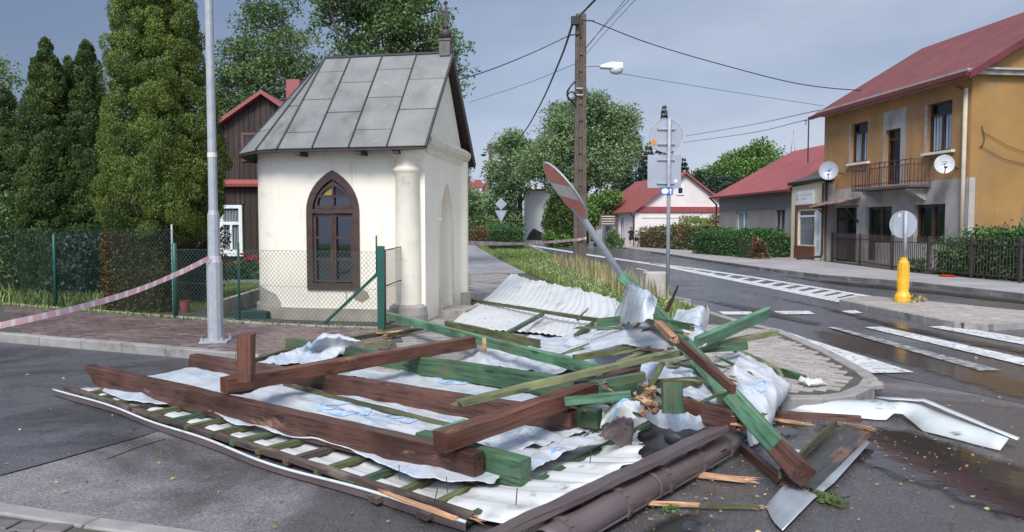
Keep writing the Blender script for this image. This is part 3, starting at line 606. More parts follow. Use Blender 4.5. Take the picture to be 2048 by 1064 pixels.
def hedge(name, pts, depth, h, label, m_, z=0.1, leaf=0.09, dens=260, seed=1, cat='hedge', group=None, rough=0.12, core=True, hvar=0.1):
    """hedge along world polyline pts (front foot), growing backwards to the left of its direction"""
    rng = np.random.default_rng(seed); pts = [Vector((p[0], p[1], z)) for p in pts]; root = thing(name, pts[0], label, cat, group)
    Vs = []; Fs = []; cm = MB()
    for a, b in zip(pts, pts[1:]):
        d = (b - a); L = d.length; d.normalize(); nrm = Vector((-d.y, d.x, 0)); n = int(dens * (2 * L * h + L * depth + 2 * depth * h)); 
        s = rng.uniform(0, L, n); face = rng.uniform(size=n); tz = rng.uniform(0.0, h, n); td = rng.uniform(0, depth, n)
        hh = h * (1 + hvar * np.sin(s * 1.7 + seed) + hvar * 0.6 * np.sin(s * 4.1))
        front = face < 0.45; topm = (face >= 0.45) & (face < 0.8); back = face >= 0.8; e2 = rng.uniform(size=n) < 0.12
        td = np.where(front, 0, np.where(back, depth, td)); tz = np.where(topm, hh, tz * hh / h); s = np.where(e2 & ~topm, np.round(s / L) * L, s); td = np.where(e2 & ~topm, rng.uniform(0, depth, n), td)
        bul = rng.normal(size=(n, 3)) * rough + 0.0; bul[:, 2] *= 0.6
        P = np.array(a)[None] + np.outer(s, d) + np.outer(td, nrm) + np.c_[np.zeros(n), np.zeros(n), tz] + bul; P[:, 2] = np.maximum(P[:, 2], z + 0.02)
        N = np.outer(np.where(front, -1.0, np.where(back, 1.0, 0)), nrm) + np.c_[np.zeros(n), np.zeros(n), np.where(topm, 1.0, 0.2)]
        V, Fq = leaf_quads(P, N * 0.6 + rng.normal(size=(n, 3)) * 0.6, leaf, 0.6, rng); Fs.append(Fq + sum(map(len, Vs))); Vs.append(V)
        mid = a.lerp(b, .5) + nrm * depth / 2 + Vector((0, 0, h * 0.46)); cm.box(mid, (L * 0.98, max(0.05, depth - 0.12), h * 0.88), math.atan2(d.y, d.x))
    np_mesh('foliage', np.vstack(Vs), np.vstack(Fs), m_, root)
    if core: cm.build('light_block_core', M['core'], root)  # opaque boxes inside the leaves, same light-blocking core
    return root

def offset_poly(pts, d):
    out = []; n = len(pts)
    for i in range(n):
        a, b, c = Vector(pts[i - 1][:2]), Vector(pts[i][:2]), Vector(pts[(i + 1) % n][:2])
        e1, e2 = (b - a).normalized(), (c - b).normalized(); nn = (Vector((-e1.y, e1.x)) + Vector((-e2.y, e2.x))); nn = nn.normalized() if nn.length > 1e-4 else Vector((-e1.y, e1.x))
        out.append(b + nn * d)
    return out
def tiles(parent, name, poly, ang, lx, ly, gap, z, th, m_, n_single=300, joined='paving_rest', tilt=0.003, seed=1, offset_rows=True, maxn=20000):
    rng = random.Random(seed); P = np.array([[q[0], q[1]] for q in poly]); ca, sa = math.cos(ang), math.sin(ang)
    Q = np.c_[P[:, 0] * ca + P[:, 1] * sa, -P[:, 0] * sa + P[:, 1] * ca]; lo, hi = Q.min(0), Q.max(0); cells = []
    j = 0; y = lo[1]
    while y < hi[1]:
        x = lo[0] - (lx / 2 if (j % 2 and offset_rows) else 0)
        while x < hi[0]:
            cells.append((x + lx / 2, y + ly / 2)); x += lx
        y += ly; j += 1
    c = np.array(cells); Wd = np.c_[c[:, 0] * ca - c[:, 1] * sa, c[:, 0] * sa + c[:, 1] * ca]
    ok = np.ones(len(Wd), bool)
    for dx in (-lx / 2 + gap, lx / 2 - gap):
        for dy in (-ly / 2 + gap, ly / 2 - gap):
            ok &= inside(np.c_[Wd[:, 0] + dx * ca - dy * sa, Wd[:, 1] + dx * sa + dy * ca], P)
    Wd = Wd[ok]; vis = []
    for w in Wd:
        if w[1] < 1: continue
        p = proj((w[0], w[1], z))
        if -40 < p[0] < 2090 and p[1] < 1110: vis.append((p[2], w))
    vis.sort(key=lambda t: t[0]); vis = vis[:maxn]
    proto = MB().box((0, 0, -th / 2), (lx - gap, ly - gap, th)); bm_o = None; rest = MB()
    me = bpy.data.meshes.new(name)
    for k, (dd, w) in enumerate(vis):
        dz = rng.uniform(-tilt, tilt); rot = ang + rng.uniform(-0.012, 0.012)
        if k < n_single:
            if bm_o is None:
                v = proto.v; me.from_pydata(v, [], proto.f); bm = bmesh.new(); bm.from_mesh(me); bmesh.ops.recalc_face_normals(bm, faces=bm.faces)
                bmesh.ops.bevel(bm, geom=[e_ for e_ in bm.edges if all(q.co.z > -th / 2 for q in e_.verts)], offset=min(0.006, ly * 0.06), segments=1, affect='EDGES'); bm.to_mesh(me); bm.free(); me.materials.append(m_); bm_o = True
            o = link_mesh(name, me, parent); o.location = Vector((w[0], w[1], z + dz)) - wloc(parent); o.rotation_euler = (rng.uniform(-0.01, 0.01), rng.uniform(-0.01, 0.01), rot)
        else: rest.box((w[0], w[1], z + dz - th / 2), (lx - gap, ly - gap, th), rot)
    if rest.v: rest.build(joined, m_, parent, kind='stuff')
def kerb(parent, pts, z0, z1, w=0.14, L=1.0, m_=None, side=1):
    """kerbstones one by one along a world polyline; the stone lies to the `side` of the line"""
    m_ = m_ or M['kerb']
    for a, b in zip(pts, pts[1:]):
        a, b = Vector((a[0], a[1], 0)), Vector((b[0], b[1], 0)); d = b - a; n = max(1, round(d.length / L)); d.normalize(); nr = Vector((-d.y, d.x, 0)) * side
        for i in range(n):
            p, q = a.lerp(b, i / n), a.lerp(b, (i + 1) / n); pp = proj(((p.x + q.x) / 2, max(0.5, (p.y + q.y) / 2), z1))
            if not (-150 < pp[0] < 2200) or p.y < 0.5: continue
            g = (q - p).normalized() * 0.004
            poly = [p + g, q - g, q - g + nr * w, p + g + nr * w]
            MB().prism(poly, z0, z1 + random.uniform(-0.004, 0.004)).build('kerbstone', m_, parent, bevel=0.01)
def ground_sheet(name, px, z, m_, kind='structure', label=None, cat=None, parent=None, th=None):
    poly = [at(a, b, z) if not isinstance(a, Vector) else a for a, b in px] if not isinstance(px[0], Vector) else px
    mb = MB()
    tris = tessellate_polygon([[Vector((p[0], p[1], 0)) for p in poly]]); vs = [(p[0], p[1], z) for p in poly]; fs = []
    for t in tris:
        a, b, c = [Vector(vs[i]) for i in t]; fs.append(t if (b - a).cross(c - a).z > 0 else (t[0], t[2], t[1]))
    mb.add(vs, fs); return mb.build(name, m_, parent, recalc=False, world_origin=(parent is None), kind=kind, label=label, cat=cat)
def water_sheet(name, poly, z, m_, shore=.30, res=.07):
    p = np.array([[q[0], q[1]] for q in poly]); lo, hi = p.min(0), p.max(0); nx, ny = int((hi[0] - lo[0]) / res) + 2, int((hi[1] - lo[1]) / res) + 2
    gx, gy = np.meshgrid(lo[0] + np.arange(nx) * res, lo[1] + np.arange(ny) * res); g = np.c_[gx.ravel(), gy.ravel()]; ins = inside(g, p); d = np.full(len(g), 1e9)
    for i in range(len(p)):
        a, b = p[i - 1], p[i]; ab = b - a; t = np.clip(((g - a) @ ab) / (ab @ ab + 1e-9), 0, 1); d = np.minimum(d, np.linalg.norm(g - (a + t[:, None] * ab), axis=1))
    val = np.clip(d / shore, 0, 1) * ins; idx = np.arange(nx * ny).reshape(ny, nx); Fq = np.stack([idx[:-1, :-1], idx[:-1, 1:], idx[1:, 1:], idx[1:, :-1]], -1).reshape(-1, 4); Fq = Fq[val[Fq].max(1) > 0]
    o = np_mesh(name, np.c_[g, np.full(len(g), z)], Fq, m_, kind='structure'); at_ = o.data.attributes.new('shore', 'FLOAT', 'POINT'); at_.data.foreach_set('value', val.astype(np.float32)); return o
def blobpoly(px, amp=0.12, sub=6, seed=1):
    """irregular outline through pixel points on the ground"""
    rd = random.Random(seed); pts = [at(a, b, 0) for a, b in px]; c = catmull(pts + [pts[0]], len(pts) * sub)[:-1]
    return [Vector((p[0] + rd.uniform(-amp, amp) * (0.35 + p[1] * 0.03), p[1] + rd.uniform(-amp, amp) * (0.35 + p[1] * 0.06), 0)) for p in c]

def text_mesh(s, size, rot3, loc, m_, parent, name='lettering', depth=0.001, align='CENTER', sx=1.0):
    cu = bpy.data.curves.new(name, 'FONT'); cu.body = s; cu.size = size; cu.align_x = align; cu.align_y = 'CENTER'; cu.extrude = depth
    o = bpy.data.objects.new(name, cu); COL.objects.link(o); bpy.context.view_layer.update()
    me = bpy.data.meshes.new_from_object(o.evaluated_get(bpy.context.evaluated_depsgraph_get())); bpy.data.objects.remove(o); bpy.data.curves.remove(cu)
    me.materials.clear(); me.materials.append(m_)
    off = wloc(parent) if parent is not None else Vector((0, 0, 0))
    for v in me.vertices: v.co = rot3 @ Vector((v.co.x * sx, v.co.y, v.co.z)) + Vector(loc) - off
    me.update(); me.name = name; return link_mesh(name, me, parent)
def facing(f):
    """rotation for text on a vertical wall whose reading direction is f (x,y)"""
    f = Vector((f[0], f[1], 0)).normalized(); up = Vector((0, 0, 1)); n = f.cross(up)
    return Matrix((f, up, n)).transposed()

# ================================================================== THE SETTING
far = 900.0
ground_sheet('ground', [Vector((-far, -40, 0)), Vector((far, -40, 0)), Vector((far, far, 0)), Vector((-far, far, 0))], -0.03, M['field'])
# side street and junction, all asphalt from the camera to the main road
ground_sheet('side_street', [Vector((-40, -12, 0)), Vector((30, -12, 0)), Vector((30, 9, 0)), at(2300, 640), at(1700, 640), at(1440, 600), at(1300, 560), at(900, 640), Vector((-40, 14, 0))], 0.0, M['asphalt'])
road = ground_sheet('road', [at(1046, 487), at(1160, 537), at(1300, 600), at(1400, 640), at(1520, 700), at(2500, 900), at(2700, 640), at(1650, 530), at(1400, 500), at(1190, 480), at(1000, 466), at(955, 462.5)], 0.004, M['asphalt_road'])
# darker tarred seam across the side street and a patch edge
for q in ([(0, 952), (110, 922), (300, 868), (300, 866.6), (110, 920.4), (0, 950)], [(215, 918), (275, 895), (330, 878), (330, 877), (275, 894), (215, 917)]):
    ground_sheet('asphalt_seam', q, 0.004, M['wet_streak'])
M['asphalt_left'] = asphalt('darker_asphalt', (0.085, 0.082, 0.088), (0.035, 0.033, 0.036), off=0.0)
ground_sheet('older_asphalt', [(-300, 1045), (0, 950.2), (110, 920.6), (300, 866.8), (560, 792), (700, 745), (600, 712), (320, 712), (0, 684), (-300, 664)], 0.003, M['asphalt_left'])

# near pavement: one polygon from the far left round the corner to the main road
kerb_px = [(-260, 640), (0, 667), (160, 680), (330, 694), (470, 706), (600, 722), (800, 742), (1000, 760), (1200, 775), (1400, 789), (1560, 797), (1650, 797), (1710, 789), (1748, 772), (1757, 757), (1735, 740), (1660, 700), (1560, 658), (1480, 640), (1420, 622), (1370, 600)]
Z1 = 0.12
kerb_pts = [at(a, b, Z1) for a, b in kerb_px]
inner_px = [(1300, 585), (1240, 572), (1160, 545), (1080, 512), (1046, 489), (960, 466), (930, 466), (900, 500), (860, 560), (500, 610), (340, 628), (0, 600), (-260, 585)]
pave_poly = [Vector((q.x, q.y, Z1)) for q in offset_poly(kerb_pts + [at(a, b, Z1) for a, b in inner_px], 0.03)[:len(kerb_pts)]] + [at(a, b, Z1) for a, b in inner_px]
pavement = MB().prism([(p.x, p.y) for p in pave_poly], -0.02, Z1 - 0.016).build('pavement', M['joint'], world_origin=True, kind='structure')
kerb(pavement, kerb_pts, -0.02, Z1, side=1 if True else -1)
B = lambda px: [at(a, b, Z1) for a, b in px]
k_in = offset_poly(kerb_pts[:5], 0.16)
brick_poly = [Vector((p.x, p.y, Z1)) for p in k_in[1:5]] + B([(640, 715), (760, 735), (800, 662), (762, 657), (700, 655), (520, 648), (340, 634), (180, 621), (0, 607)])
tiles(pavement, 'paver', [(p.x, p.y) for p in brick_poly], R(-12), 0.2, 0.1, 0.006, Z1, 0.03, M['brick_paver'], joined='paver_rest', seed=2)
plaza = B([(800, 662), (770, 735), (1000, 752), (1200, 766), (1260, 690), (1290, 620), (1200, 590), (1130, 580), (1010, 547), (935, 547), (935, 606), (870, 628)])
tiles(pavement, 'block', [(p.x, p.y) for p in plaza], R(12), 0.2, 0.1, 0.006, Z1, 0.03, M['grey_paver'], joined='block_rest', seed=3)
isl_k = offset_poly(kerb_pts, 0.16)
isl = [Vector((p[0], p[1], Z1)) for p in isl_k[8:18]] + B([(1440, 650), (1290, 625), (1262, 690)])
tiles(pavement, 'paving_stone', [(p.x, p.y) for p in isl], R(-34), 0.2, 0.1, 0.007, Z1, 0.03, M['island_paver'], joined='paving_stone_rest', seed=4)
# asphalt footpath beyond the chapel, stone edging along the garden
MB().prism([(p.x, p.y) for p in B([(935, 546), (1012, 546), (1062, 545), (1010, 520), (975, 503), (958, 488), (940, 478), (925, 478), (930, 520)])], 0.08, Z1 - 0.004).build('footpath', M['asphalt_path'], world_origin=True, kind='structure')
edging = [at(a, b, Z1) for a, b in [(-100, 600), (0, 608), (180, 621.5), (345, 634), (520, 647), (640, 653), (765, 657)]]
kerb(pavement, edging, 0.0, Z1 + 0.02, w=0.06, L=1.0, m_=M['kerb'], side=1)
# grass verge between footpath and road
verge_px = [(935, 480), (960, 497), (1000, 519), (1048, 543), (1100, 565), (1180, 592), (1290, 640), (1400, 655), (1420, 630), (1300, 600), (1240, 572), (1160, 537), (1100, 512), (1062, 500), (1046, 488), (990, 478)]
verge = [at(a, b, Z1) for a, b in verge_px]
MB().prism([(p.x, p.y) for p in verge], 0.0, Z1 + 0.012).build('verge', M['soil'], world_origin=True, kind='structure')
vk = [at(a, b, 0.1) for a, b in [(1052, 488), (1105, 512), (1165, 537), (1240, 566), (1310, 590), (1372, 600)]]
kerb(pavement, vk, -0.02, 0.11, side=1)
g = blades('grass_verge', [(p.x, p.y) for p in verge], 34000, 0.17, M['grass'], Z1, seed=5, width=0.008)
tag(g, 'long green grass on the verge between footpath and road', 'grass')
tall_px = [(1100, 530), (1290, 622), (1340, 612), (1160, 532)]
tp = [at(a, b, Z1) for a, b in tall_px]
g = blades('dry_tall_grass', [(p.x, p.y) for p in tp], 900, 0.50, M['dry_grass'], Z1, seed=6, width=0.011, lean=0.2)
tag(g, 'straw coloured seed heads standing in the roadside grass', 'grass')
xy = scatter([(p.x, p.y) for p in [at(a, b, Z1) for a, b in [(1070, 520), (1040, 535), (1190, 598), (1290, 645), (1350, 620), (1230, 575), (1120, 530)]]], 1100, np.random.default_rng(8))
V, Fq = leaf_quads(np.c_[xy, RNG.uniform(0.22, 0.36, len(xy))], RNG.normal(size=(len(xy), 3)), 0.026, 0.9); g = np_mesh('clover_flowers', V, Fq, M['petal_white'], kind='stuff'); tag(g, 'small white flowers dotted through the verge grass', 'flowers')
# weeds along the edging and kerb foot
for nm_, a_, b_, n_, h_, lb_ in (('edge_weeds', (0, 609), (345, 635), 420, .07, 'low weeds growing along the stone edging left of the lamp post'), ('edge_weeds', (345, 635), (760, 658), 260, .05, 'thin weeds growing along the edging below the green fence')):
    p_, q_ = at(*a_, Z1), at(*b_, Z1); pl = [p_, q_, q_ + Vector((0, -.14, 0)), p_ + Vector((0, -.14, 0))]
    tag(blades(nm_, [(v.x, v.y) for v in pl], n_, h_, M['grass'], Z1, seed=n_, width=.006, lean=.6, power=0), lb_, 'weeds')
# garden ground and lawn behind the green fence
garden = [at(a, b, 0.05) for a, b in [(-900, 600), (0, 612), (345, 637), (480, 640), (760, 655), (850, 600), (850, 520), (0, 500), (-1200, 500)]]
MB().prism([(p.x, p.y) for p in garden], -0.05, 0.09).build('garden_soil', M['soil'], world_origin=True, kind='structure')
lawn = [at(a, b, 0.11) for a, b in [(330, 618), (420, 613), (520, 600), (560, 590), (560, 540), (440, 541), (300, 541)]]
MB().prism([(p.x, p.y) for p in lawn], 0.0, 0.11).build('lawn', M['lawn'], world_origin=True, kind='structure')
g = blades('lawn_grass', [(p.x, p.y) for p in lawn], 14000, 0.07, M['lawn_grass'], 0.11, seed=9, width=0.008); tag(g, 'mown lawn in the garden of the dark wooden house', 'grass')
# far pavement along the houses
fk = [at(a, b, Z1) for a, b in [(1000, 468), (1070, 474), (1190, 486), (1300, 502), (1400, 517), (1520, 534), (1642, 549), (1823, 563), (2048, 587), (2300, 618)]]
fi = [at(a, b, Z1) for a, b in [(2300, 592), (2048, 564), (1832, 546), (1650, 523), (1581, 514), (1440, 506), (1300, 493), (1180, 482), (1070, 470), (1000, 465)]]
fpave = MB().prism([(p.x, p.y) for p in fk + fi], -0.02, Z1 - 0.004).build('far_pavement', mat('worn_concrete_slabs', (0.36, 0.33, 0.32), (0.27, 0.25, 0.245), scale=0.6, rough=0.75, coord='World', bscale=60, bump=0.3), world_origin=True, kind='structure')
kerb(fpave, fk[3:], -0.02, Z1 + 0.004, w=0.15, L=1.0, side=1, m_=M['kerb'])
yard = [fi[i] for i in range(8)] + [at(1180, 474, 0), Vector((120, 90, 0)), Vector((120, 10, 0))]
MB().prism([(p.x, p.y) for p in yard], -0.02, 0.09).build('yard_ground', M['soil'], world_origin=True, kind='structure')
# refuge island in the main road
isle = [at(a, b, Z1) for a, b in [(1690, 599), (1730, 592), (1762, 594), (2048, 622), (2250, 645), (2250, 655), (2048, 641), (1975, 645), (1925, 643), (1810, 622)]]
refuge = MB().prism([(p.x, p.y) for p in isle], -0.02, Z1 - 0.016).build('traffic_island', M['joint'], world_origin=True, kind='structure')
kerb(refuge, isle + [isle[0]], -0.02, Z1, w=0.12, L=0.9, side=1, m_=M['kerb'])
ins = offset_poly(isle, 0.13)
tiles(refuge, 'island_slab', [(p.x, p.y) for p in ins], R(-55), 0.2, 0.1, 0.006, Z1, 0.03, M['island_paver'], n_single=300, joined='island_slab_rest', seed=6)
# paver strip in the bottom left corner
strip = [at(a, b, 0.02) for a, b in [(-200, 983), (0, 1004), (200, 1034), (420, 1063), (640, 1110), (560, 1300), (-300, 1300)]]
near = MB().prism([(p.x, p.y) for p in strip], -0.02, 0.004).build('near_pavement', M['joint'], world_origin=True, kind='structure')
sk = [at(a, b, 0.02) for a, b in [(-200, 983), (0, 1004), (200, 1034), (420, 1063), (640, 1096)]]
kerb(near, sk, -0.02, 0.02, w=0.12, L=0.8, side=-1)
st = [at(a, b, 0.02) for a, b in [(-200, 1008), (0, 1021), (200, 1051), (420, 1084), (560, 1130), (560, 1300), (-300, 1300)]]
tiles(near, 'cobble', [(p.x, p.y) for p in st], R(-8), 0.16, 0.12, 0.012, 0.02, 0.03, M['cobble'], n_single=160, seed=7, tilt=0.004)

# road markings
def mark(name, px, m_='paint', z=0.012): return ground_sheet(name, px, z, M[m_])
mark('centre_line', [(1057, 491.5), (1189, 513), (1313, 531), (1400, 548.5), (1685, 606), (1722, 605), (1400, 543), (1313, 527.5), (1189, 510), (1057, 489)])
mark('hatching_edge_line', [(1300, 527), (1400, 540.5), (1500, 555), (1759, 597.5), (1775, 597), (1500, 552), (1400, 537.5), (1300, 525)])
for i in range(13):
    t = (i / 12) ** 0.85; x0 = 1330 + t * 330; yl = 533.5 + (x0 - 1330) * 0.2015 ; w = 5 + 15 * t
    x1 = x0 + 18 + 34 * t; yu = 529.5 + (x1 - 1330) * 0.1585
    mark('hatching_bar', [(x0, yl), (x0 + w * 1.1, yl + w * 0.18), (x1 + w, yu + w * 0.1), (x1, yu)], z=0.008)
mark('edge_line', [(1049, 504), (1090, 514.5), (1096, 514), (1054, 503)])
mark('lane_dash', [(1270, 537), (1292, 541.5), (1297, 541), (1276, 536.3)])
mark('give_way_dash', [(1437, 623), (1447, 629), (1510, 629), (1502, 623)], z=0.016)
mark('give_way_dash', [(1548, 622), (1558, 628.5), (1630, 628), (1618, 621.5)], z=0.016)
mark('give_way_dash', [(1680, 622), (1697, 627), (1726, 626), (1710, 620)], z=0.016)
mark('crossing_stripe', [(1525, 655), (1549, 656), (1828, 744), (1745, 746)], z=0.016)
mark('crossing_stripe', [(1655, 654), (1672, 654), (2003, 740), (1960, 741)], 'paint_worn', z=0.026)
mark('crossing_stripe', [(1729, 654), (1763, 653), (2100, 727), (2100, 743)], z=0.016)
mark('crossing_stripe', [(1857, 653), (1902, 651), (2100, 684), (2100, 699)], z=0.016)
# standing water and wet tracks
pz = 0.010
water_sheet('puddle', blobpoly([(1600, 836), (1700, 846), (1830, 858), (1960, 903), (2120, 960), (2300, 1120), (2100, 1075), (1960, 1030), (1850, 985), (1760, 955), (1690, 925), (1640, 890)], 0.05, 10, 2), 0.01, M['puddle'])
water_sheet('puddle', blobpoly([(1610, 660), (1680, 666), (1800, 692), (1930, 728), (2100, 780), (2140, 850), (2040, 808), (1930, 772), (1830, 742), (1740, 715), (1650, 690)], 0.03, 8, 3), 0.0205, M['puddle_mud'])
water_sheet('puddle', blobpoly([(1240, 1085), (1300, 1035), (1350, 1020), (1420, 1035), (1430, 1064), (1400, 1130), (1300, 1150)], 0.03, 8, 4), 0.0112, M['puddle'])
water_sheet('puddle', blobpoly([(1480, 840), (1560, 836), (1640, 850), (1600, 885), (1500, 880)], 0.04, 8, 5), 0.0124, M['puddle'])
water_sheet('wet_track', blobpoly([(1395, 597), (1500, 613), (1640, 645), (1655, 652), (1600, 648), (1480, 622), (1400, 601)], 0.03, 8, 6), 0.0212, M['wet_soft'])
water_sheet('wet_track', blobpoly([(1425, 572), (1600, 604), (1800, 650), (2048, 700), (2048, 712), (1800, 662), (1600, 609)], 0.03, 10, 7), 0.022, M['wet_soft'])
water_sheet('wet_track', blobpoly([(1540, 548), (1660, 562), (1830, 578), (2060, 603), (2060, 610), (1830, 585), (1660, 568)], 0.02, 8, 8), 0.0228, M['wet_soft'], shore=.15, res=.05)
# ================================================================== CHAPEL
CU = Vector((math.cos(R(10)), -math.sin(R(10)), 0)); CV = Vector((math.sin(R(10)), math.cos(R(10)), 0)); C0 = Vector((-1.36, 11.6, 0))
def CL(s, t, z): return C0 + CU * s + CV * t + Vector((0, 0, z))
chapel = thing('chapel', CL(-1.5, 1.3, Z1), 'small cream chapel with rounded end, arched window and grey sheet metal roof', 'chapel')
SW, TW, EZ, AR = -2.08, 2.5, 2.86, 1.25        # straight length, width, eave, apse radius
GB = 0.0
def arch(cx, hw, z0, zs, zt, n=7, inset=0.0):
    """pointed arch outline in (a,z), counter-clockwise"""
    pts = [(cx - hw, z0), (cx + hw, z0), (cx + hw, zs)]
    A = lambda t: (hw * (2 * math.cos(t * math.pi / 3) - 1), zs + (zt - zs) * math.sin(t * math.pi / 3) / math.sin(math.pi / 3))
    for i in range(1, n + 1): x_, z_ = A(i / n); pts.append((cx + (x_ if i < n else 0), z_))
    for i in range(n - 1, -1, -1): x_, z_ = A(i / n); pts.append((cx - x_, z_))
    return pts
WC, WH = -1.525, 0.415
win = arch(WC, WH, 0.63, 1.86, 2.47)
mb = MB()
mb.holed(CL(0, 0, 0), CU, [(SW, GB), (0, GB), (0, EZ), (SW, EZ)], [win], 0.16, CV)
prev = None
N = 28
for i in range(N):
    a0, a1 = math.pi * i / N, math.pi * (i + 1) / N
    p = [CL(SW - AR * math.sin(a), AR - AR * math.cos(a), 0) for a in (a0, a1)]
    mb.add([(p[0].x, p[0].y, GB), (p[1].x, p[1].y, GB), (p[1].x, p[1].y, EZ), (p[0].x, p[0].y, EZ)], [(0, 1, 2, 3)])
mb.add([CL(SW, TW, GB), CL(0, TW, GB), CL(0, TW, EZ), CL(SW, TW, EZ)], [(0, 1, 2, 3)])
door = arch(1.22, 0.36, 0.20, 1.72, 2.36)
mb.holed(CL(0, 0, 0), CV, [(0, GB), (TW, GB), (TW, EZ), (1.27, 4.50), (0, EZ)], [door], 0.22, -CU)
wall = mb.build('wall', M['cream'], chapel, recalc=False)
for poly in wall.data.polygons: poly.use_smooth = False
# plaster plinth band, slightly proud
mb = MB()
path = [CL(-0.42, -0.05, 0), CL(SW, -0.05, 0)] + [CL(SW - (AR + .05) * math.sin(a), AR - (AR + .05) * math.cos(a), 0) for a in np.linspace(0.01, math.pi, 24)]
for a, b in zip(path, path[1:]):
    d = (b - a).normalized(); n = Vector((-d.y, d.x, 0)) * -0.09
    mb.extrude([a, b, b + n, a + n], (0, 0, 0.30))
mb.build('plinth', M['plinth'], chapel)
# bare plaster patch low on the apse
mb = MB(); rd = random.Random(4); outer = []
arcs = np.linspace(0.32, 1.5, 14)
top = [.36, .50, .53, .55, .57, .60, .62, .61, .60, .62, .64, .66, .68, .70]
def apse(a, r): return CL(SW - r * math.sin(a), AR - r * math.cos(a), 0) if a >= 0 else CL(SW - a * 1.25, -(r - AR), 0)
for i in range(13):
    p, q = apse(arcs[i], AR + 0.004), apse(arcs[i + 1], AR + 0.004)
    mb.add([(p.x, p.y, .3), (q.x, q.y, .3), (q.x, q.y, max(.32, top[i + 1])), (p.x, p.y, max(.32, top[i]))], [(0, 1, 2, 3)])
mb.build('bare_plaster_patch', M['plinth'], chapel)
mb = MB(); mb.add([CL(x, -0.003, z) for x, z in [(-1.18, .45), (-1.05, .40), (-.92, .48), (-.96, .58), (-1.08, .62), (-1.2, .55)]], [(0, 1, 2, 3, 4, 5)]); mb.build('bare_plaster_patch', M['plinth'], chapel)
# hairline crack
MB().tube([CL(-1.32, -0.001, .58), CL(-1.31, -0.001, .45), CL(-1.33, -0.001, .34)], 0.006, 4).build('crack', M['dark_wood'], chapel)

# arched window
wnd = MB(); o_, i_ = arch(WC, WH, 0.63, 1.86, 2.47, 8), arch(WC, WH - 0.075, 0.705, 1.86, 2.37, 8)
def ring(mb, outer, inner, O, du, off0, off1):
    n = len(outer); P = lambda q, k: Vector(O) + Vector(du) * q[0] + Vector((0, 0, q[1])) + k
    vs = [P(q, off0) for q in outer] + [P(q, off0) for q in inner] + [P(q, off1) for q in outer] + [P(q, off1) for q in inner]
    fs = []
    for i in range(n):
        j = (i + 1) % n
        fs += [(i, j, n + j, n + i), (2 * n + i, 3 * n + i, 3 * n + j, 2 * n + j), (i, 2 * n + i, 2 * n + j, j), (n + i, n + j, 3 * n + j, 3 * n + i)]
    mb.add(vs, fs)
ring(wnd, arch(WC, WH + 0.03, 0.60, 1.86, 2.51, 8), i_, C0, CU, CV * -0.035, CV * 0.06)
window = wnd.build('window', M['window_brown'], chapel)
def cbar(mb, s0, z0, s1, z1, w, d=0.05, off=0.02): mb.bar(CL(s0, off, z0), CL(s1, off, z1), d, w, up=(CU if abs(z1 - z0) > abs(s1 - s0) else (0, 0, 1)))
fb = MB(); cbar(fb, WC - WH + .06, 1.86, WC + WH - .06, 1.86, .07, .08, 0.0); fb.build('transom', M['window_brown'], window)
for s_ in (-1, 1):
    sb = MB(); l, r = WC + (s_ * 0.17) - 0.165, WC + (s_ * 0.17) + 0.165
    cbar(sb, l + .02, .73, l + .02, 1.8, .045); cbar(sb, r - .02, .73, r - .02, 1.8, .045)
    for z in (0.74, 1.09, 1.44, 1.79): cbar(sb, l + .043, z, r - .043, z, .035, .04)
    sb.build('sash', M['window_brown'], window)
    for z in (0.75, 1.10, 1.45): MB().box(CL((l + r) / 2, .045, z + .165), (.25, .006, .32), R(-10)).build('pane', M['glass'], window)
ub = MB(); cbar(ub, WC, 1.9, WC, 2.36, .035); cbar(ub, WC - .3, 2.10, WC + .3, 2.10, .035); ring(ub, arch(WC, WH - .10, 1.90, 1.905, 2.34, 8), arch(WC, WH - .15, 1.95, 1.96, 2.27, 8), C0, CU, CV * 0.0, CV * 0.05)
ub.build('arch_muntin', M['window_brown'], window)
def tri_pane(pts, m_): mb = MB(); mb.extrude([CL(s, .04, z) for s, z in pts], CV * 0.006); mb.build('pane', M[m_], window)
tri_pane([(WC - .20, 2.12), (WC - .02, 2.12), (WC - .02, 2.30)], 'glass_yellow'); tri_pane([(WC + .02, 2.12), (WC + .20, 2.12), (WC + .02, 2.30)], 'glass_blue')
tri_pane([(WC - .27, 1.93), (WC - .02, 1.93), (WC - .02, 2.085), (WC - .22, 2.085)], 'glass'); tri_pane([(WC + .02, 1.93), (WC + .27, 1.93), (WC + .22, 2.085), (WC + .02, 2.085)], 'glass')
cu = MB(); 
for k in range(6): cu.add([CL(WC - .36 + k * .055, .16 + .02 * (k % 2), .7), CL(WC - .36 + (k + 1) * .055, .16 + .02 * ((k + 1) % 2), .7), CL(WC - .36 + (k + 1) * .055, .16 + .02 * ((k + 1) % 2), 1.85), CL(WC - .36 + k * .055, .16 + .02 * (k % 2), 1.85)], [(0, 1, 2, 3)])
cu.build('curtain', M['curtain'], window)
MB().box(CL(WC, .9, 1.5), (1.6, .02, 2.2), R(-10)).build('back_wall', M['niche'], window)
# doorway on the gable side
dn = MB(); dn.holed(CL(-0.22, 0, 0), CV, door, [], 0, -CU); dn.build('door', M['niche'], chapel, recalc=False)
for t_ in (1.22 - .43, 1.22 + .43):
    cb = MB(); cb.lathe(CL(0.0, t_, .14), [(.03, 0), (.03, 1.54), (.05, 1.56), (.06, 1.60), (.04, 1.63)], 10); cb.build('door_column', M['cream_trim'], chapel, smooth=True)
MB().box(CL(.22, 1.22, .15), (1.0, .5, .12), R(80)).build('door_step', M['stone'], chapel)
mb = MB(); ring(mb, arch(1.22, .385, .2, 1.73, 2.40), arch(1.22, .36, .2, 1.72, 2.36), C0, CV, CU * 0.0, CU * 0.025); mb.build('door_surround', M['cream_trim'], chapel)
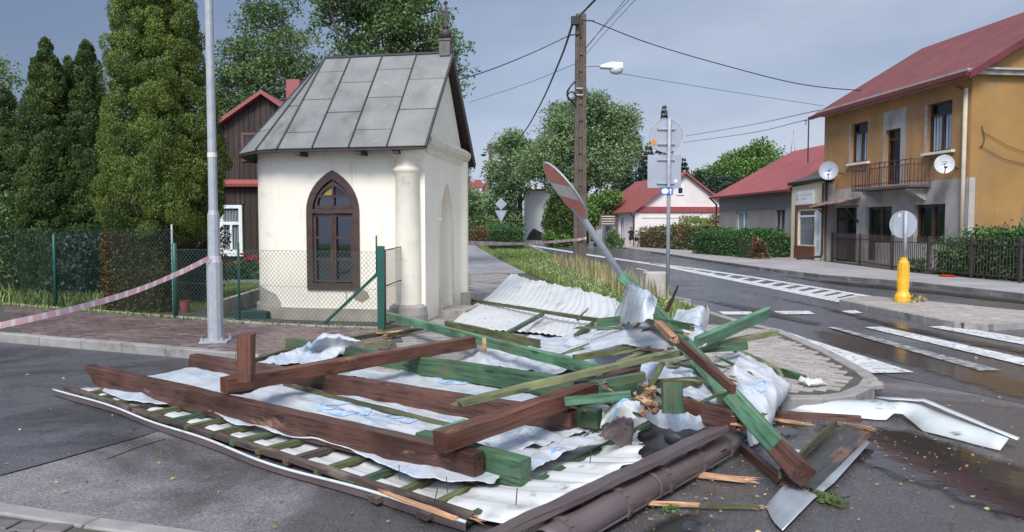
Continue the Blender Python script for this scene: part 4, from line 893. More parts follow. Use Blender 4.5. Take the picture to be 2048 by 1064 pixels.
# corner column with capital and drum
mb = MB(); mb.lathe(CL(-.27, -.02, 0), [(.225, .3), (.22, .35), (.205, .42), (.20, 1.5), (.19, 2.42), (.215, 2.46), (.235, 2.50), (.21, 2.53), (.195, 2.56), (.20, 2.66), (.235, 2.72), (.275, 2.78), (.28, 2.845)], 28)
col = mb.build('column', M['cream_trim'], chapel, smooth=True)
mb = MB(); mb.lathe(CL(-.27, -.05, 0), [(.30, .05), (.31, .24), (.29, .36), (.24, .40)], 24); mb.build('column_drum', M['stone'], chapel)
mb = MB(); mb.box(CL(-.02, 2.42, 1.42), (.14, .24, 2.8), R(80)); mb.build('pilaster', M['cream'], chapel)
mb = MB(); mb.box(CL(.02, 2.46, .24), (.34, .34, .28), R(80)); mb.build('pilaster_base', M['stone'], chapel)
# cornice along the gable
prof = [(0.0, 2.76), (0.04, 2.78), (0.05, 2.86), (0.08, 2.90), (0.10, 2.91), (0.12, 2.99), (0.06, 3.05), (0.0, 3.08)]
mb = MB(); n = len(prof); e0 = [CL(q[0], 0.02, q[1]) for q in prof]; mb.extrude(e0, CV * 2.68); mb.build('cornice', M['cream_trim'], chapel)
mb = MB()
for k in range(24): mb.box(CL(.065, .06 + k * .112, 2.88), (.03, .05, .035), R(80))
mb.build('dentils', M['cream_trim'], chapel, kind='stuff')
# roof: panels, hip facets, boards
RT, RZ, EV, ET = 1.30, 4.587, -0.40, 2.826
roof = MB(); ridge0, ridge1 = CL(-2.2, RT, RZ), CL(.12, RT, RZ); apc = (-1.95, RT); AR2 = 1.70
angs = [11, 27, 52, 90, 128, 153, 169]
eav = [CL(apc[0] - AR2 * math.sin(R(a)), apc[1] - AR2 * math.cos(R(a)), ET) for a in angs]
eave1 = CL(.12, EV, ET); far1 = CL(.12, 2 * RT - EV, ET)
def dn_(p): return p + Vector((0, 0, -.035))
faces = [[ridge0, ridge1, eave1, eav[0]]] + [[ridge0, eav[i], eav[i + 1]] for i in range(len(eav) - 1)] + [[ridge0, eav[-1], far1, ridge1]]
for f_ in faces:
    f_ = list(f_); roof.extrude([dn_(p) for p in f_], (0, 0, -.02))
roof_o = roof.build('roof', M['brown_trim'], chapel)
def panel(p, name='roof_panel', lift=0.0):
    """quad p: tl,tr,br,bl"""
    n = (p[1] - p[0]).cross(p[-1] - p[0]).normalized(); n = n if n.z > 0 else -n
    c = sum(p, Vector()) / len(p); q = [c + (x - c) * 0.992 - (x - c).normalized() * 0.004 + n * (.004 + lift) for x in p]
    mb = MB(); mb.extrude(q, -n * 0.025); mb.build(name, M['roof_grey'], roof_o, bevel=0.006)
tops = [0.0, .206, .457, .725, 1.0]; bots = [0.0, .243, .494, .75, 1.0]; cuts = [[0, .17, .49, .84, 1], [0, .31, .64, 1], [0, .17, .49, .83, 1], [0, .30, .63, 1]]
L0, L1 = ridge0, ridge1; E0_, E1_ = eav[0], eave1
for k in range(4):
    tl, tr = L0.lerp(L1, tops[k]), L0.lerp(L1, tops[k + 1]); bl, br_ = E0_.lerp(E1_, bots[k]), E0_.lerp(E1_, bots[k + 1])
    for a, b in zip(cuts[k], cuts[k][1:]): panel([tl.lerp(bl, a), tr.lerp(br_, a), tr.lerp(br_, b), tl.lerp(bl, b)], lift=random.uniform(0, .004))
for i in range(len(eav) - 1):
    a_, b_ = eav[i], eav[i + 1]; cc = [0, .45, .78, 1] if i else [0, .55, 1]
    for u0, u1 in zip(cc, cc[1:]):
        q = [ridge0.lerp(b_, u0), ridge0.lerp(b_, u1), ridge0.lerp(a_, u1), ridge0.lerp(a_, u0)] if u0 > 0 else [ridge0, ridge0.lerp(b_, u1), ridge0.lerp(a_, u1)]
        panel(q)
Fz0, Fz1 = eav[-1], far1
for k in range(4):
    tl, tr = L0.lerp(L1, k / 4), L0.lerp(L1, (k + 1) / 4); bl, br_ = Fz0.lerp(Fz1, k / 4), Fz0.lerp(Fz1, (k + 1) / 4)
    for a, b in ((0, .35), (.35, .7), (.7, 1)): panel([tl.lerp(bl, a), tr.lerp(br_, a), tr.lerp(br_, b), tl.lerp(bl, b)])
mb = MB(); mb.bar(ridge0 + Vector((0, 0, .012)), ridge1 + Vector((0, 0, .012)), .07, .03)
for k in range(1, 4): mb.bar(L0.lerp(L1, tops[k]) + Vector((0, -.012, .018)), E0_.lerp(E1_, bots[k]) + Vector((0, -.012, .018)), .014, .02)
for p in eav: mb.bar(ridge0 + Vector((0, 0, .01)), p + Vector((0, 0, .01)), .028, .03)
mb.build('roof_seam', M['dark_seam'], roof_o)
mb = MB(); prev = eave1
for p in eav: mb.bar(prev + Vector((0, 0, -.04)), p + Vector((0, 0, -.04)), .02, .022); prev = p
mb.build('eave_board', M['brown_trim'], roof_o)
for a_, b_, nm in ((ridge1, eave1, 0), (ridge1, far1, 1)):
    mb = MB(); d = (b_ - a_).normalized(); dwn = CU.cross(d); dwn = dwn if dwn.z < 0 else -dwn
    wd_ = .05 if nm == 0 else .14; mb.extrude([a_ + CU * .0, b_, b_ + dwn * wd_, a_ + Vector((0, 0, -wd_ * 1.3))], CU * .02); mb.build('barge_board', M['dark_seam'] if nm == 0 else M['brown_trim'], roof_o)
for s in (-.35, -.95, -1.95): MB().box(CL(s, EV + .17, ET - .07), (.10, .3, .07), R(-10)).build('rafter_end', M['brown_trim'], roof_o)
# finial: block, balls, cross
fp = CL(.0, RT, 0); fin = MB(); fin.box((fp.x, fp.y, 4.66), (.19, .19, .26), R(-10)); fin.box((fp.x, fp.y, 4.80), (.22, .22, .03), R(-10))
fino = fin.build('finial_block', mat('dark_stone', (.16, .14, .13), (.10, .09, .085), scale=12, rough=.8), roof_o)
MB().sphere((fp.x, fp.y, 4.905), .10, 14, 10).build('ball', M['iron'], fino, smooth=True); MB().sphere((fp.x, fp.y, 5.035), .05, 12, 8).build('ball', M['iron'], fino, smooth=True)
mb = MB(); mb.bar((fp.x, fp.y, 5.03), (fp.x, fp.y, 5.44), .032, .032, up=(1, 0, 0)); mb.bar((fp.x - .10, fp.y, 5.31), (fp.x + .07, fp.y, 5.28), .035, .035); mb.sphere((fp.x, fp.y, 5.44), .035, 8, 6); mb.bar((fp.x + .045, fp.y, 5.28), (fp.x + .05, fp.y, 5.18), .02, .02); mb.bar((fp.x - .055, fp.y, 5.28), (fp.x - .058, fp.y, 5.22), .02, .02)
mb.build('cross', M['iron'], fino)

# ================================================================== LAMP POST, FENCES
lp = at(432, 683, Z1); lamp = thing('lamp_post', lp, 'tall galvanised lamp post with bolted base on the brick pavement, tape tied round it', 'lamp post')
def pz_(y): return atD(430, y, lp.y).z
mb = MB(); mb.lathe(lp, [(.098, 0.02), (.098, pz_(524) - Z1), (.078, pz_(516) - Z1), (.072, pz_(430) - Z1), (.056, pz_(420) - Z1), (.052, pz_(100)), (.049, 6.5)], 12); mb.build('post', M['galv'], lamp, smooth=False)
MB().box((lp.x, lp.y, Z1 + .012), (.34, .34, .022), R(8)).build('base_plate', M['galv'], lamp)
for a, b in ((-1, -1), (1, -1), (1, 1), (-1, 1)): MB().lathe((lp.x + a * .13, lp.y + b * .13, Z1 + .02), [(.022, 0), (.022, .025), (.012, .03), (.012, .055)], 8).build('bolt', M['galv'], lamp)
mb = MB(); mb.lathe((lp.x, lp.y, pz_(315)), [(.058, 0), (.058, .06)], 12); mb.build('band', M['cream_trim'], lamp)

def chainlink(parent, p0, p1, z0, z1, sp=0.075, m_='mesh_wire', t=0.0032, z0b=None):
    p0, p1 = Vector((p0[0], p0[1], 0)), Vector((p1[0], p1[1], 0)); L = (p1 - p0).length; d = (p1 - p0) / L; H = z1 - z0; mb = MB()
    for sgn in (1, -1):
        x = -H
        while x < L + H:
            a = [max(0.0, min(L, x)), None]; xs = (x, x + sgn * H)
            lo, hi = (0, 1)
            def pt(u): return xs[0] + (xs[1] - xs[0]) * u
            u0, u1 = 0.0, 1.0
            for bound, sgnb in ((0.0, 1), (L, -1)):
                f0, f1 = (xs[0] - bound) * sgnb, (xs[1] - bound) * sgnb
                if f0 < 0 and f1 < 0: u0, u1 = 1, 0; break
                if f0 < 0: u0 = max(u0, -f0 / (f1 - f0))
                elif f1 < 0: u1 = min(u1, f0 / (f0 - f1))
            if u1 - u0 > 0.01:
                A, B_ = p0 + d * pt(u0), p0 + d * pt(u1); A.z, B_.z = z0 + H * u0, z0 + H * u1; mb.bar(A, B_, t, t)
            x += sp
    for zz in (z0 + .01, (z0 + z1) / 2, z1): mb.bar(p0 + Vector((0, 0, zz)), p1 + Vector((0, 0, zz)), t * 1.3, t * 1.3)
    return mb.build('chain_link_mesh', M[m_], parent, recalc=False)
def post(parent, p, z0, z1, r=.025, m_='green_fence', sq=False, name='post'):
    mb = MB()
    if sq: mb.box((p[0], p[1], (z0 + z1) / 2), (r * 2, r * 2, z1 - z0))
    else: mb.lathe((p[0], p[1], z0), [(r, 0), (r, z1 - z0), (r * .6, z1 - z0 + .01)], 8)
    return mb.build(name, M[m_], parent, smooth=not sq)
# left run behind the tape
fa, fb_, fc = at(-60, 598, Z1), at(112, 614, Z1), at(346, 633, Z1)
fence1 = thing('wire_fence', fb_, 'dark green chain link fence in front of the tall thujas', 'fence', None)
chainlink(fence1, fa, fc, Z1 + .03, atD(110, 458, fb_.y).z, .085, 'mesh_wire_dark')
post(fence1, fb_, 0, atD(110, 470, fb_.y).z, .03); post(fence1, fa, 0, 1.6, .03)
post(fence1, fc + Vector((-.01, .05, 0)), 0, atD(345, 450, fc.y).z, .018, 'galv')
# run from the gate post past the lamp to the leaning brace
fd, fe = at(352, 634, Z1), at(763, 657, Z1)
ztop = atD(560, 501, (fd.y + fe.y) / 2).z
fence2 = thing('wire_fence', fd, 'green chain link fence between lamp post and chapel, with thick end post and slanted brace', 'fence')
chainlink(fence2, fd, fe, Z1 + .02, ztop, .075)
post(fence2, fd, 0, atD(352, 487, fd.y).z, .042); post(fence2, fe, 0, atD(763, 492, fe.y).z, .05, sq=True)
pp = at(513 - 30, 640, Z1); q_ = fd.lerp(fe, .33); post(fence2, (q_.x, q_.y + .05), 0.0, atD(480, 485, q_.y).z, .02)
post(fence2, fe + Vector((-.06, -.02, 0)), .9, atD(756, 472, fe.y).z, .012)
br0, br1 = fd.lerp(fe, .745), fe; MB().bar((br0.x, br0.y - .03, Z1 + .02), (br1.x - .03, br1.y - .03, atD(757, 545, fe.y).z), .035, .035).build('brace', M['green_fence'], fence2)
# opened mesh gate beside it
g0, g1 = at(772, 658, Z1), at(816, 640, Z1); gz0, gz1 = Z1 + .06, ztop + .03
gate = thing('mesh_gate', g0, 'narrow wire mesh gate with bent black frame standing open by the chapel column', 'gate')
chainlink(gate, g0, g1, gz0, gz1, .05, 't' if False else 'mesh_wire_dark', .003)
mb = MB()
for a, b in (((g0.x, g0.y, gz0), (g0.x, g0.y, gz1)), ((g1.x, g1.y, gz0), (g1.x, g1.y, gz1 + .04)), ((g0.x, g0.y, gz1), (g1.x, g1.y, gz1 + .04)), ((g0.x, g0.y, gz0), (g1.x, g1.y, gz0)), ((g0.x, g0.y, .75), (g1.x, g1.y, .8))): mb.bar(a, b, .014, .014)
mb.build('frame', M['black'], gate)
# barrier tape
def tape(name, pts, w, seg, label, twist=0.0, edge=False):
    c = catmull(pts, 90); L = np.r_[0, np.cumsum(np.linalg.norm(np.diff(c, axis=0), axis=1))]; mb = MB(); n = len(c)
    vs = []
    for i, p in enumerate(c):
        a = twist * math.sin(i * .13); up = Vector((0, math.sin(a), math.cos(a))); vs += [Vector(p) - up * w / 2, Vector(p) + up * w / 2]
    for i in range(n - 1):
        mb.cur = 0; mb.add([vs[2 * i], vs[2 * i + 2], vs[2 * i + 3], vs[2 * i + 1]], [(0, 1, 2, 3)])
        k = L[i] / seg
        if (k % 1) < .5: pass
        mb.m[-1] = int((k % 1) < .72)
    return mb.build(name, [M['tape_white'], M['tape_red']], world_origin=False, recalc=False, label=label, cat='barrier tape')
T0 = atD(-60, 662, 7.6); pts = [T0, atD(0, 651, 7.75), atD(150, 617, 8.2), atD(270, 582, 8.75), atD(360, 545, 9.3), atD(421, 515, lp.y - .12)]
tape('barrier_tape', pts, .07, .13, 'red and white barrier tape sagging from the lamp post to the left edge', .35)
mb = MB(); mb.cur = 0; mb.lathe((lp.x, lp.y, pz_(520)), [(.084, 0), (.084, .05)], 12); mb.build('tape_knot', M['tape_white'], lamp)

# ================================================================== WOODEN HOUSE
WD = 22.0; wa = atD(527, 189, WD); house = thing('wooden_house', (wa.x, WD, 0), 'dark timber house with red gutter band and white window behind the chapel', 'house')
hw, zr = 2.5, wa.z; ze = zr - hw * .69
xl = wa.x - hw; k = 0
wx0, wx1, wz0, wz1 = atD(432, 0, WD).x, atD(477, 0, WD).x, atD(0, 506, WD).z, atD(0, 410, WD).z
while xl < wa.x + hw - .01:
    w = random.choice((.13, .15, .17)); x1 = min(xl + w, wa.x + hw); xm = (xl + x1) / 2; zt = zr - abs(xm - wa.x) * .69
    for z0, z1 in (((0.0, wz0 - .03), (wz1 + .03, 2.80), (2.98, zt)) if wx0 - .1 < xm < wx1 + .1 else ((0.0, 2.80), (2.98, zt))):
        if z1 - z0 > .05: MB().box((xm, WD + random.uniform(0, .012), (z0 + z1) / 2), (x1 - xl - .012, .03, z1 - z0)).build('plank', M['dark_planks'], house)
    xl = x1
MB().extrude([(wa.x - hw, WD + .03, 0), (wa.x + hw, WD + .03, 0), (wa.x + hw, WD + .03, ze), (wa.x, WD + .03, zr), (wa.x - hw, WD + .03, ze)], (0, 7, 0)).build('wall', M['core'], house)
mb = MB(); mb.extrude([(wa.x - hw, WD - .22, 2.80), (wa.x - hw, WD, 2.80), (wa.x - hw, WD, 3.02), (wa.x - hw, WD - .24, 2.88)], (2 * hw, 0, 0)); mb.build('gutter_band', M['red_metal'], house)
for s in (-1, 1):
    mb = MB(); p0, p1 = Vector((wa.x, WD - .25, zr + .10)), Vector((wa.x + s * (hw + .3), WD - .25, zr + .10 - (hw + .3) * .69))
    mb.extrude([p0, p1, p1 - Vector((0, 0, .12)), p0 - Vector((0, 0, .12))], (0, 7.5, 0)); mb.build('roof', M['red_metal'], house)
cx = atD(577, 0, 23).x; MB().box((cx, 23.5, atD(0, 190, 23.5).z), (.42, .4, .9)).build('chimney', M['red_metal'], house)
mb = MB(); cw = wx0 + .0; ww, wh = wx1 - wx0, wz1 - wz0
for a in ((wx0 + .05, (wz0 + wz1) / 2, .1, wh), (wx1 - .05, (wz0 + wz1) / 2, .1, wh), ((wx0 + wx1) / 2, wz0 + .05, ww - .2, .1), ((wx0 + wx1) / 2, wz1 - .05, ww - .2, .1), ((wx0 + wx1) / 2, wz0 + wh * .62, ww - .2, .09), ((wx0 + wx1) / 2, wz0 + wh * .31, .06, wh * .55)):
    mb.box((a[0], WD - .02, a[1]), (a[2], .08, a[3]))
wf = mb.build('window', M['white'], house)
MB().box(((wx0 + wx1) / 2, WD - .06, wz0 - .05), (ww + .14, .14, .08)).build('sill', M['white'], wf)
MB().box(((wx0 + wx1) / 2, WD + .005, (wz0 + wz1) / 2), (ww - .02, .01, wh - .02)).build('pane', M['glass_dark'], wf)
cu = MB()
for s_ in range(12): cu.box((wx0 + .08 + s_ * (ww - .16) / 11, WD + .015, (wz0 + wz1) / 2), (.018, .004, wh - .05))
cu.build('curtain', M['curtain'], wf)
x0, x1, z0, z1 = atD(481, 0, WD).x, atD(512, 0, WD).x, atD(0, 320, WD).z, atD(0, 268, WD).z; mb = MB()
for a in ((x0, (z0 + z1) / 2, .07, z1 - z0 + .1), (x1, (z0 + z1) / 2, .07, z1 - z0 + .1), ((x0 + x1) / 2, z0 - .0, x1 - x0 - .08, .07), ((x0 + x1) / 2, z1, x1 - x0 - .08, .07)): mb.box((a[0], WD - .03, a[1]), (a[2], .05, a[3]))
wf = mb.build('window', mat('red_brown_frame', (0.16, 0.06, 0.045), rough=.6), house); MB().box(((x0 + x1) / 2, WD - .022, (z0 + z1) / 2), (x1 - x0, .01, z1 - z0)).build('pane', M['glass_dark'], wf)

# ================================================================== FAR SIDE BUILDINGS
FD = Vector((-.124, 1, 0)).normalized(); GD = Vector((FD.y, -FD.x, 0))
def quad_px(O, f, pxs):
    return [on_plane(O, f, a, b) for a, b in pxs]
def rect_px(O, f, x0, x1, yt, yb):
    """pixel rectangle -> (a0,a1,z0,z1); a grows away from the camera"""
    xm = (x0 + x1) / 2; a0 = on_plane(O, f, x0, 400)[0]; a1 = on_plane(O, f, x1, 400)[0]
    return min(a0, a1), max(a0, a1), on_plane(O, f, xm, yb)[1], on_plane(O, f, xm, yt)[1]
def PL(O, f, a, z, off=0.0, n=None):
    n = n or Vector((f[1], -f[0], 0)); return Vector((O[0] + f[0] * a + n.x * off, O[1] + f[1] * a + n.y * off, z))
def wall_window(parent, O, f, r, frame_m, depth=.16, name='window', cols=2, transom=None, curtain=False, glass='glass_dark', fw=.06, rows=1, sill=None, interior=True):
    a0, a1, z0, z1 = r; ang = math.atan2(f[1], f[0]); n = Vector((f[1], -f[0], 0)); mb = MB(); am, zm = (a0 + a1) / 2, (z0 + z1) / 2
    def bx(a, z, la, lz, off=depth - .03, d=.06): mb.box(PL(O, f, a, z, off), (la, d, lz), ang)
    bx(a0 + fw / 2, zm, fw, z1 - z0); bx(a1 - fw / 2, zm, fw, z1 - z0); bx(am, z0 + fw / 2, a1 - a0 - 2 * fw, fw); bx(am, z1 - fw / 2, a1 - a0 - 2 * fw, fw)
    zt = z1 if transom is None else z0 + (z1 - z0) * transom
    for c in range(1, cols): bx(a0 + (a1 - a0) * c / cols, (z0 + zt) / 2, fw * 1.4, zt - z0 - 2 * fw, depth - .035)
    if transom: bx(am, zt, a1 - a0 - 2 * fw, fw * 1.3)
    for q in range(1, rows): bx(am, z0 + (zt - z0) * q / rows, a1 - a0 - 2 * fw, fw * .6, depth - .028)
    w = mb.build(name, frame_m, parent)
    for c in range(cols):
        l, r_ = a0 + (a1 - a0) * c / cols, a0 + (a1 - a0) * (c + 1) / cols
        MB().box(PL(O, f, (l + r_) / 2, (z0 + zt) / 2, depth), (r_ - l - .02, .008, zt - z0 - .04), ang).build('pane', M[glass], w)
    if transom: MB().box(PL(O, f, am, (zt + z1) / 2, depth), (a1 - a0 - .04, .008, z1 - zt - .04), ang).build('pane', M[glass], w)
    if curtain:
        cu = MB()
        for k in range(16):
            if 6 < k < 8: continue
            u = a0 + (a1 - a0) * (k + .5) / 16; cu.box(PL(O, f, u, (z0 + zt) / 2, depth + .03 + .02 * (k % 2)), ((a1 - a0) / 18, .01, zt - z0 - .06), ang + .3 * (-1) ** k)
        cu.build('curtain', M['curtain'], w)
    if interior: MB().box(PL(O, f, am, zm, depth + .45), (a1 - a0 + .3, .02, z1 - z0 + .3), ang).build('dark_room', M['inside'], w)
    if sill: MB().box(PL(O, f, am - .05, z0 - .06, -.05), (a1 - a0 + .3, .2, .09), ang).build('sill', M[sill], w)
    return w
def rect(r): return [(r[0], r[2]), (r[1], r[2]), (r[1], r[3]), (r[0], r[3])]
# ---- ochre two-storey house
NB = Vector((15.38, 25.0, 0)); LEN = 9.1; EH = 6.87
och = thing('ochre_house', NB, 'two storey ochre house with balcony, red sheet roof and patched bare grey ground floor', 'house')
r_lw = rect_px(NB, FD, 1699, 1732, 246, 325); r_rw = rect_px(NB, FD, 1850, 1899, 205, 303); r_d = rect_px(NB, FD, 1768, 1798, 259, 366)
r_gd = rect_px(NB, FD, 1668, 1715, 415, 524); r_g2 = rect_px(NB, FD, 1733, 1785, 413.5, 522); r_g3 = rect_px(NB, FD, 1830, 1892, 408.5, 488)
zg = on_plane(NB, FD, 1870, 361)[1]
mb = MB(); mb.holed(NB, FD, [(0, zg), (LEN, zg), (LEN, EH), (0, EH)], [rect(r_lw), rect(r_rw), [(r_d[0], zg + .01), (r_d[1], zg + .01), (r_d[1], r_d[3]), (r_d[0], r_d[3])]], .22, GD)
mb.build('wall', M['ochre'], och, recalc=False)
mb = MB(); mb.holed(NB - GD * .02, FD, [(0, 0), (LEN, 0), (LEN, zg), (0, zg)], [rect((max(.05, q[0]), q[1], max(.02, q[2]), q[3])) for q in (r_g3, r_g2, r_gd)], .22, GD)
mb.add([PL(NB, FD, 0, zg, -.02), PL(NB, FD, LEN, zg, -.02), PL(NB, FD, LEN, zg, .0), PL(NB, FD, 0, zg, 0)], [(0, 1, 2, 3)])
mb.build('ground_floor_wall', M['grey_plaster'], och, recalc=False)
wside = 10.0
def SP(b, z, off=0.0): return NB + GD * b + FD * off + Vector((0, 0, z))
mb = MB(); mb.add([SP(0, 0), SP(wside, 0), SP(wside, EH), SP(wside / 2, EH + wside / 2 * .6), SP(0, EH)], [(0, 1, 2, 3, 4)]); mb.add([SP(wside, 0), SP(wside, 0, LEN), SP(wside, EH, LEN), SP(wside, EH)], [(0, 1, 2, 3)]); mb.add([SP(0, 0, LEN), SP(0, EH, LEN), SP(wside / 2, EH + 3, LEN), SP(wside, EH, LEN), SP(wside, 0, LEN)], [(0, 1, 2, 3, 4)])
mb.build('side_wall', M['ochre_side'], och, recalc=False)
MB().box(SP(.10, zg / 2, -.006), (.22, .012, zg), math.atan2(GD.y, GD.x)).build('corner_strip', M['grey_plaster'], och)
mb = MB()
for b0, zz in ((0.0, 0), ): mb.box(SP(wside / 2, EH - .12, -.10), (wside, .22, .14), math.atan2(GD.y, GD.x)); mb.box(SP(wside / 2, EH - .01, -.15), (wside, .32, .07), math.atan2(GD.y, GD.x))
mb.build('gable_cornice', mat('old_cornice', (.44, .41, .36), (.30, .27, .23), scale=4, rough=.9), och)
mb = MB(); mb.box(PL(NB, FD, LEN / 2 - .05, EH - .16, -.10), (LEN + .2, .2, .16), math.atan2(FD.y, FD.x)); mb.box(PL(NB, FD, LEN / 2 - .05, EH - .04, -.18), (LEN + .3, .34, .08), math.atan2(FD.y, FD.x)); mb.build('eave_cornice', M['grey_plaster'], och)
sl = .60
def roof_pair(parent, O, L, W, eh, over, m_, slope, ov_end=.35, th=.06):
    P = lambda a, b, z: O + FD * a + GD * b + Vector((0, 0, z))
    rzz = eh + W / 2 * slope
    for s in (0, 1):
        b0 = -over if s == 0 else W + over; z0 = eh - over * slope
        q = [P(-ov_end, b0, z0), P(L + ov_end, b0, z0), P(L + ov_end, W / 2, rzz), P(-ov_end, W / 2, rzz)]
        MB().extrude([p + Vector((0, 0, .03)) for p in q], (0, 0, th)).build('roof', m_, parent)
    return P, rzz
P_, rzz = roof_pair(och, NB, LEN, wside, EH, .45, M['red_metal_old'], sl, .40)
# roof ribs (standing seams)
mb = MB()
for k in range(40):
    a = -.4 + k * (LEN + .8) / 39; mb.bar(P_(a, -.45, EH - .45 * sl + .095), P_(a, wside / 2, rzz + .095), .02, .02)
mb.build('roof_seams', M['red_metal_old'], och, kind='stuff')
for (a_, b_, nm, w, h) in ((P_(-.45, -.50, EH - .45 * sl + .02), P_(LEN + .45, -.50, EH - .45 * sl + .02), 'gutter', .14, .12), (P_(-.42, -.5, EH - .48 * sl - .02), P_(-.42, wside / 2, rzz - .02), 'verge_board', .06, .2), (P_(LEN + .42, -.5, EH - .48 * sl + .02), P_(LEN + .42, wside / 2, rzz + .02), 'verge_board', .06, .12)):
    MB().bar(a_, b_, w, h).build(nm, M['red_metal_dark'], och)
# downpipe
ap = on_plane(NB, FD, 1932, 300)[0]; dp = MB(); dp.tube([P_(max(.05, ap), -.5, EH - .35), P_(max(.05, ap), -.45, EH - .50), P_(max(.06, ap), -.12, EH - .62)], .055, 8); dp.build('downpipe_bend', M['red_metal_dark'], och)
MB().tube([P_(.14, -.12, EH - .60), P_(.14, -.12, .1)], .07, 8).build('downpipe', mat('old_cream_pipe', (.50, .43, .33), (.42, .35, .26), scale=3), och, smooth=True)
WB = M['window_brown']
wall_window(och, NB, FD, r_lw, WB, .2, transom=.76, curtain=True, sill='cream_trim'); wall_window(och, NB, FD, r_rw, WB, .2, transom=.76, curtain=True, sill='cream_trim')
wall_window(och, NB, FD, r_d, M['dark_wood'], .2, 'balcony_door', cols=1, transom=.82, rows=2)
wall_window(och, NB, FD, (r_gd[0], r_gd[1], .1, r_gd[3]), M['black'], .2, 'front_door', cols=2, transom=.8, glass='glass_dark')
wall_window(och, NB, FD, (r_g2[0], r_g2[1], .1, r_g2[3]), WB, .2, 'shop_door', cols=2, fw=.08); wall_window(och, NB, FD, r_g3, WB, .2, 'shop_window', cols=2, fw=.09)
q = rect_px(NB, FD, 1733, 1785, 470, 524); MB().box(PL(NB, FD, (r_g2[0] + (r_g2[1] - r_g2[0]) * .35), .55, .1), ((r_g2[1] - r_g2[0]) * .62, .1, .9), math.atan2(FD.y, FD.x)).build('parapet', M['grey_plaster'], och)
def strip(O, f, r, off, m_, nm, par):   # thin plaster skin
    MB().box(PL(O, f, (r[0] + r[1]) / 2, (r[2] + r[3]) / 2, -off), (r[1] - r[0], off * 2, r[3] - r[2]), math.atan2(f[1], f[0])).build(nm, m_, par)
for r0_ in (r_lw, r_rw): strip(NB, FD, (r0_[1], r0_[1] + .13, r0_[2] - .03, r0_[3] - .02), .006, mat('bare_reveal_plaster', (.42, .38, .33), (.30, .26, .22), scale=5, rough=.9), 'bare_reveal', och)
gp = rect_px(NB, FD, 1763, 1808, 221, 372)
strip(NB, FD, (gp[0], r_d[0], zg, gp[3]), .005, M['grey_plaster'], 'bare_plaster_patch', och); strip(NB, FD, (r_d[1], gp[1], zg, gp[3]), .005, M['grey_plaster'], 'bare_plaster_patch', och); strip(NB, FD, (r_d[0], r_d[1], r_d[3], gp[3]), .005, M['grey_plaster'], 'bare_plaster_patch', och)
# balcony
bo = NB - GD * .85; ba = rect_px(bo, FD, 1703, 1819, 326, 372); bz0, bz1 = ba[2] - .02, ba[2] + .88
bal = MB(); bal.box(PL(bo, FD, (ba[0] + ba[1]) / 2, bz0 - .06, .42), (ba[1] - ba[0], .86, .09), math.atan2(FD.y, FD.x))
bal_o = bal.build('balcony', mat('stained_slab', (.13, .105, .09), (.07, .05, .045), scale=4), och)
def rail_bar(a, b, w=.02): MB().bar(a, b, w, w, up=(1, 0, 0) if abs(a.z - b.z) > .2 else (0, 0, 1)).build('rail_bar', M['rust_iron'], bal_o)
for zz in (bz1, bz1 - .18, bz0 + .12): rail_bar(PL(bo, FD, ba[0], zz), PL(bo, FD, ba[1], zz), .03)
nb = 24
for k in range(nb + 1):
    a = ba[0] + (ba[1] - ba[0]) * k / nb; rail_bar(PL(bo, FD, a, bz0), PL(bo, FD, a, bz1 + (.06 if k % 6 == 0 else -.17 * (k % 2))), .034 if k % 6 == 0 else .02)
for aa in (ba[0], ba[1]):
    for zz in (bz1, bz1 - .18, bz0 + .12): rail_bar(PL(bo, FD, aa, zz), PL(bo, FD, aa, zz, .84), .03)
    for k in range(1, 6): rail_bar(PL(bo, FD, aa, bz0, k * .15), PL(bo, FD, aa, bz1, k * .15))
for aa in (ba[0] + .25, ba[1] - .7):
    MB().extrude([PL(bo, FD, aa, bz0 - .13, .84), PL(bo, FD, aa, bz0 - .13, .15), PL(bo, FD, aa, bz0 - .22, .15), PL(bo, FD, aa, bz0 - .6, .84)], FD * .22).build('bracket', M['grey_plaster'], bal_o)
# awning over the door
aw = rect_px(NB - GD * .9, FD, 1622, 1712, 405, 420); at0 = r_gd[0] - .25; at1 = aw[1] if aw[1] < LEN + 1 else LEN + .4; az = r_gd[3] + .25
awp = [PL(NB, FD, at0, az + .14), PL(NB, FD, at1, az + .14), PL(NB, FD, at1, az - .22, -1.0), PL(NB, FD, at0, az - .1, -1.0)]
awn = MB().extrude(awp, (0, 0, .03)).build('awning', mat('rusty_red_sheet', (.20, .09, .08), (.30, .27, .26), scale=4, rough=.6, clip=(.45, .6)), och)
for a in (at0 + .1, at1 - .15): mb = MB(); mb.bar(PL(NB, FD, a, az - .2, -.03), PL(NB, FD, a, az - .25, -.85), .05, .05); mb.bar(PL(NB, FD, a, az - .9, -.03), PL(NB, FD, a, az - .3, -.6), .05, .05); mb.build('awning_bracket', M['black'], awn)
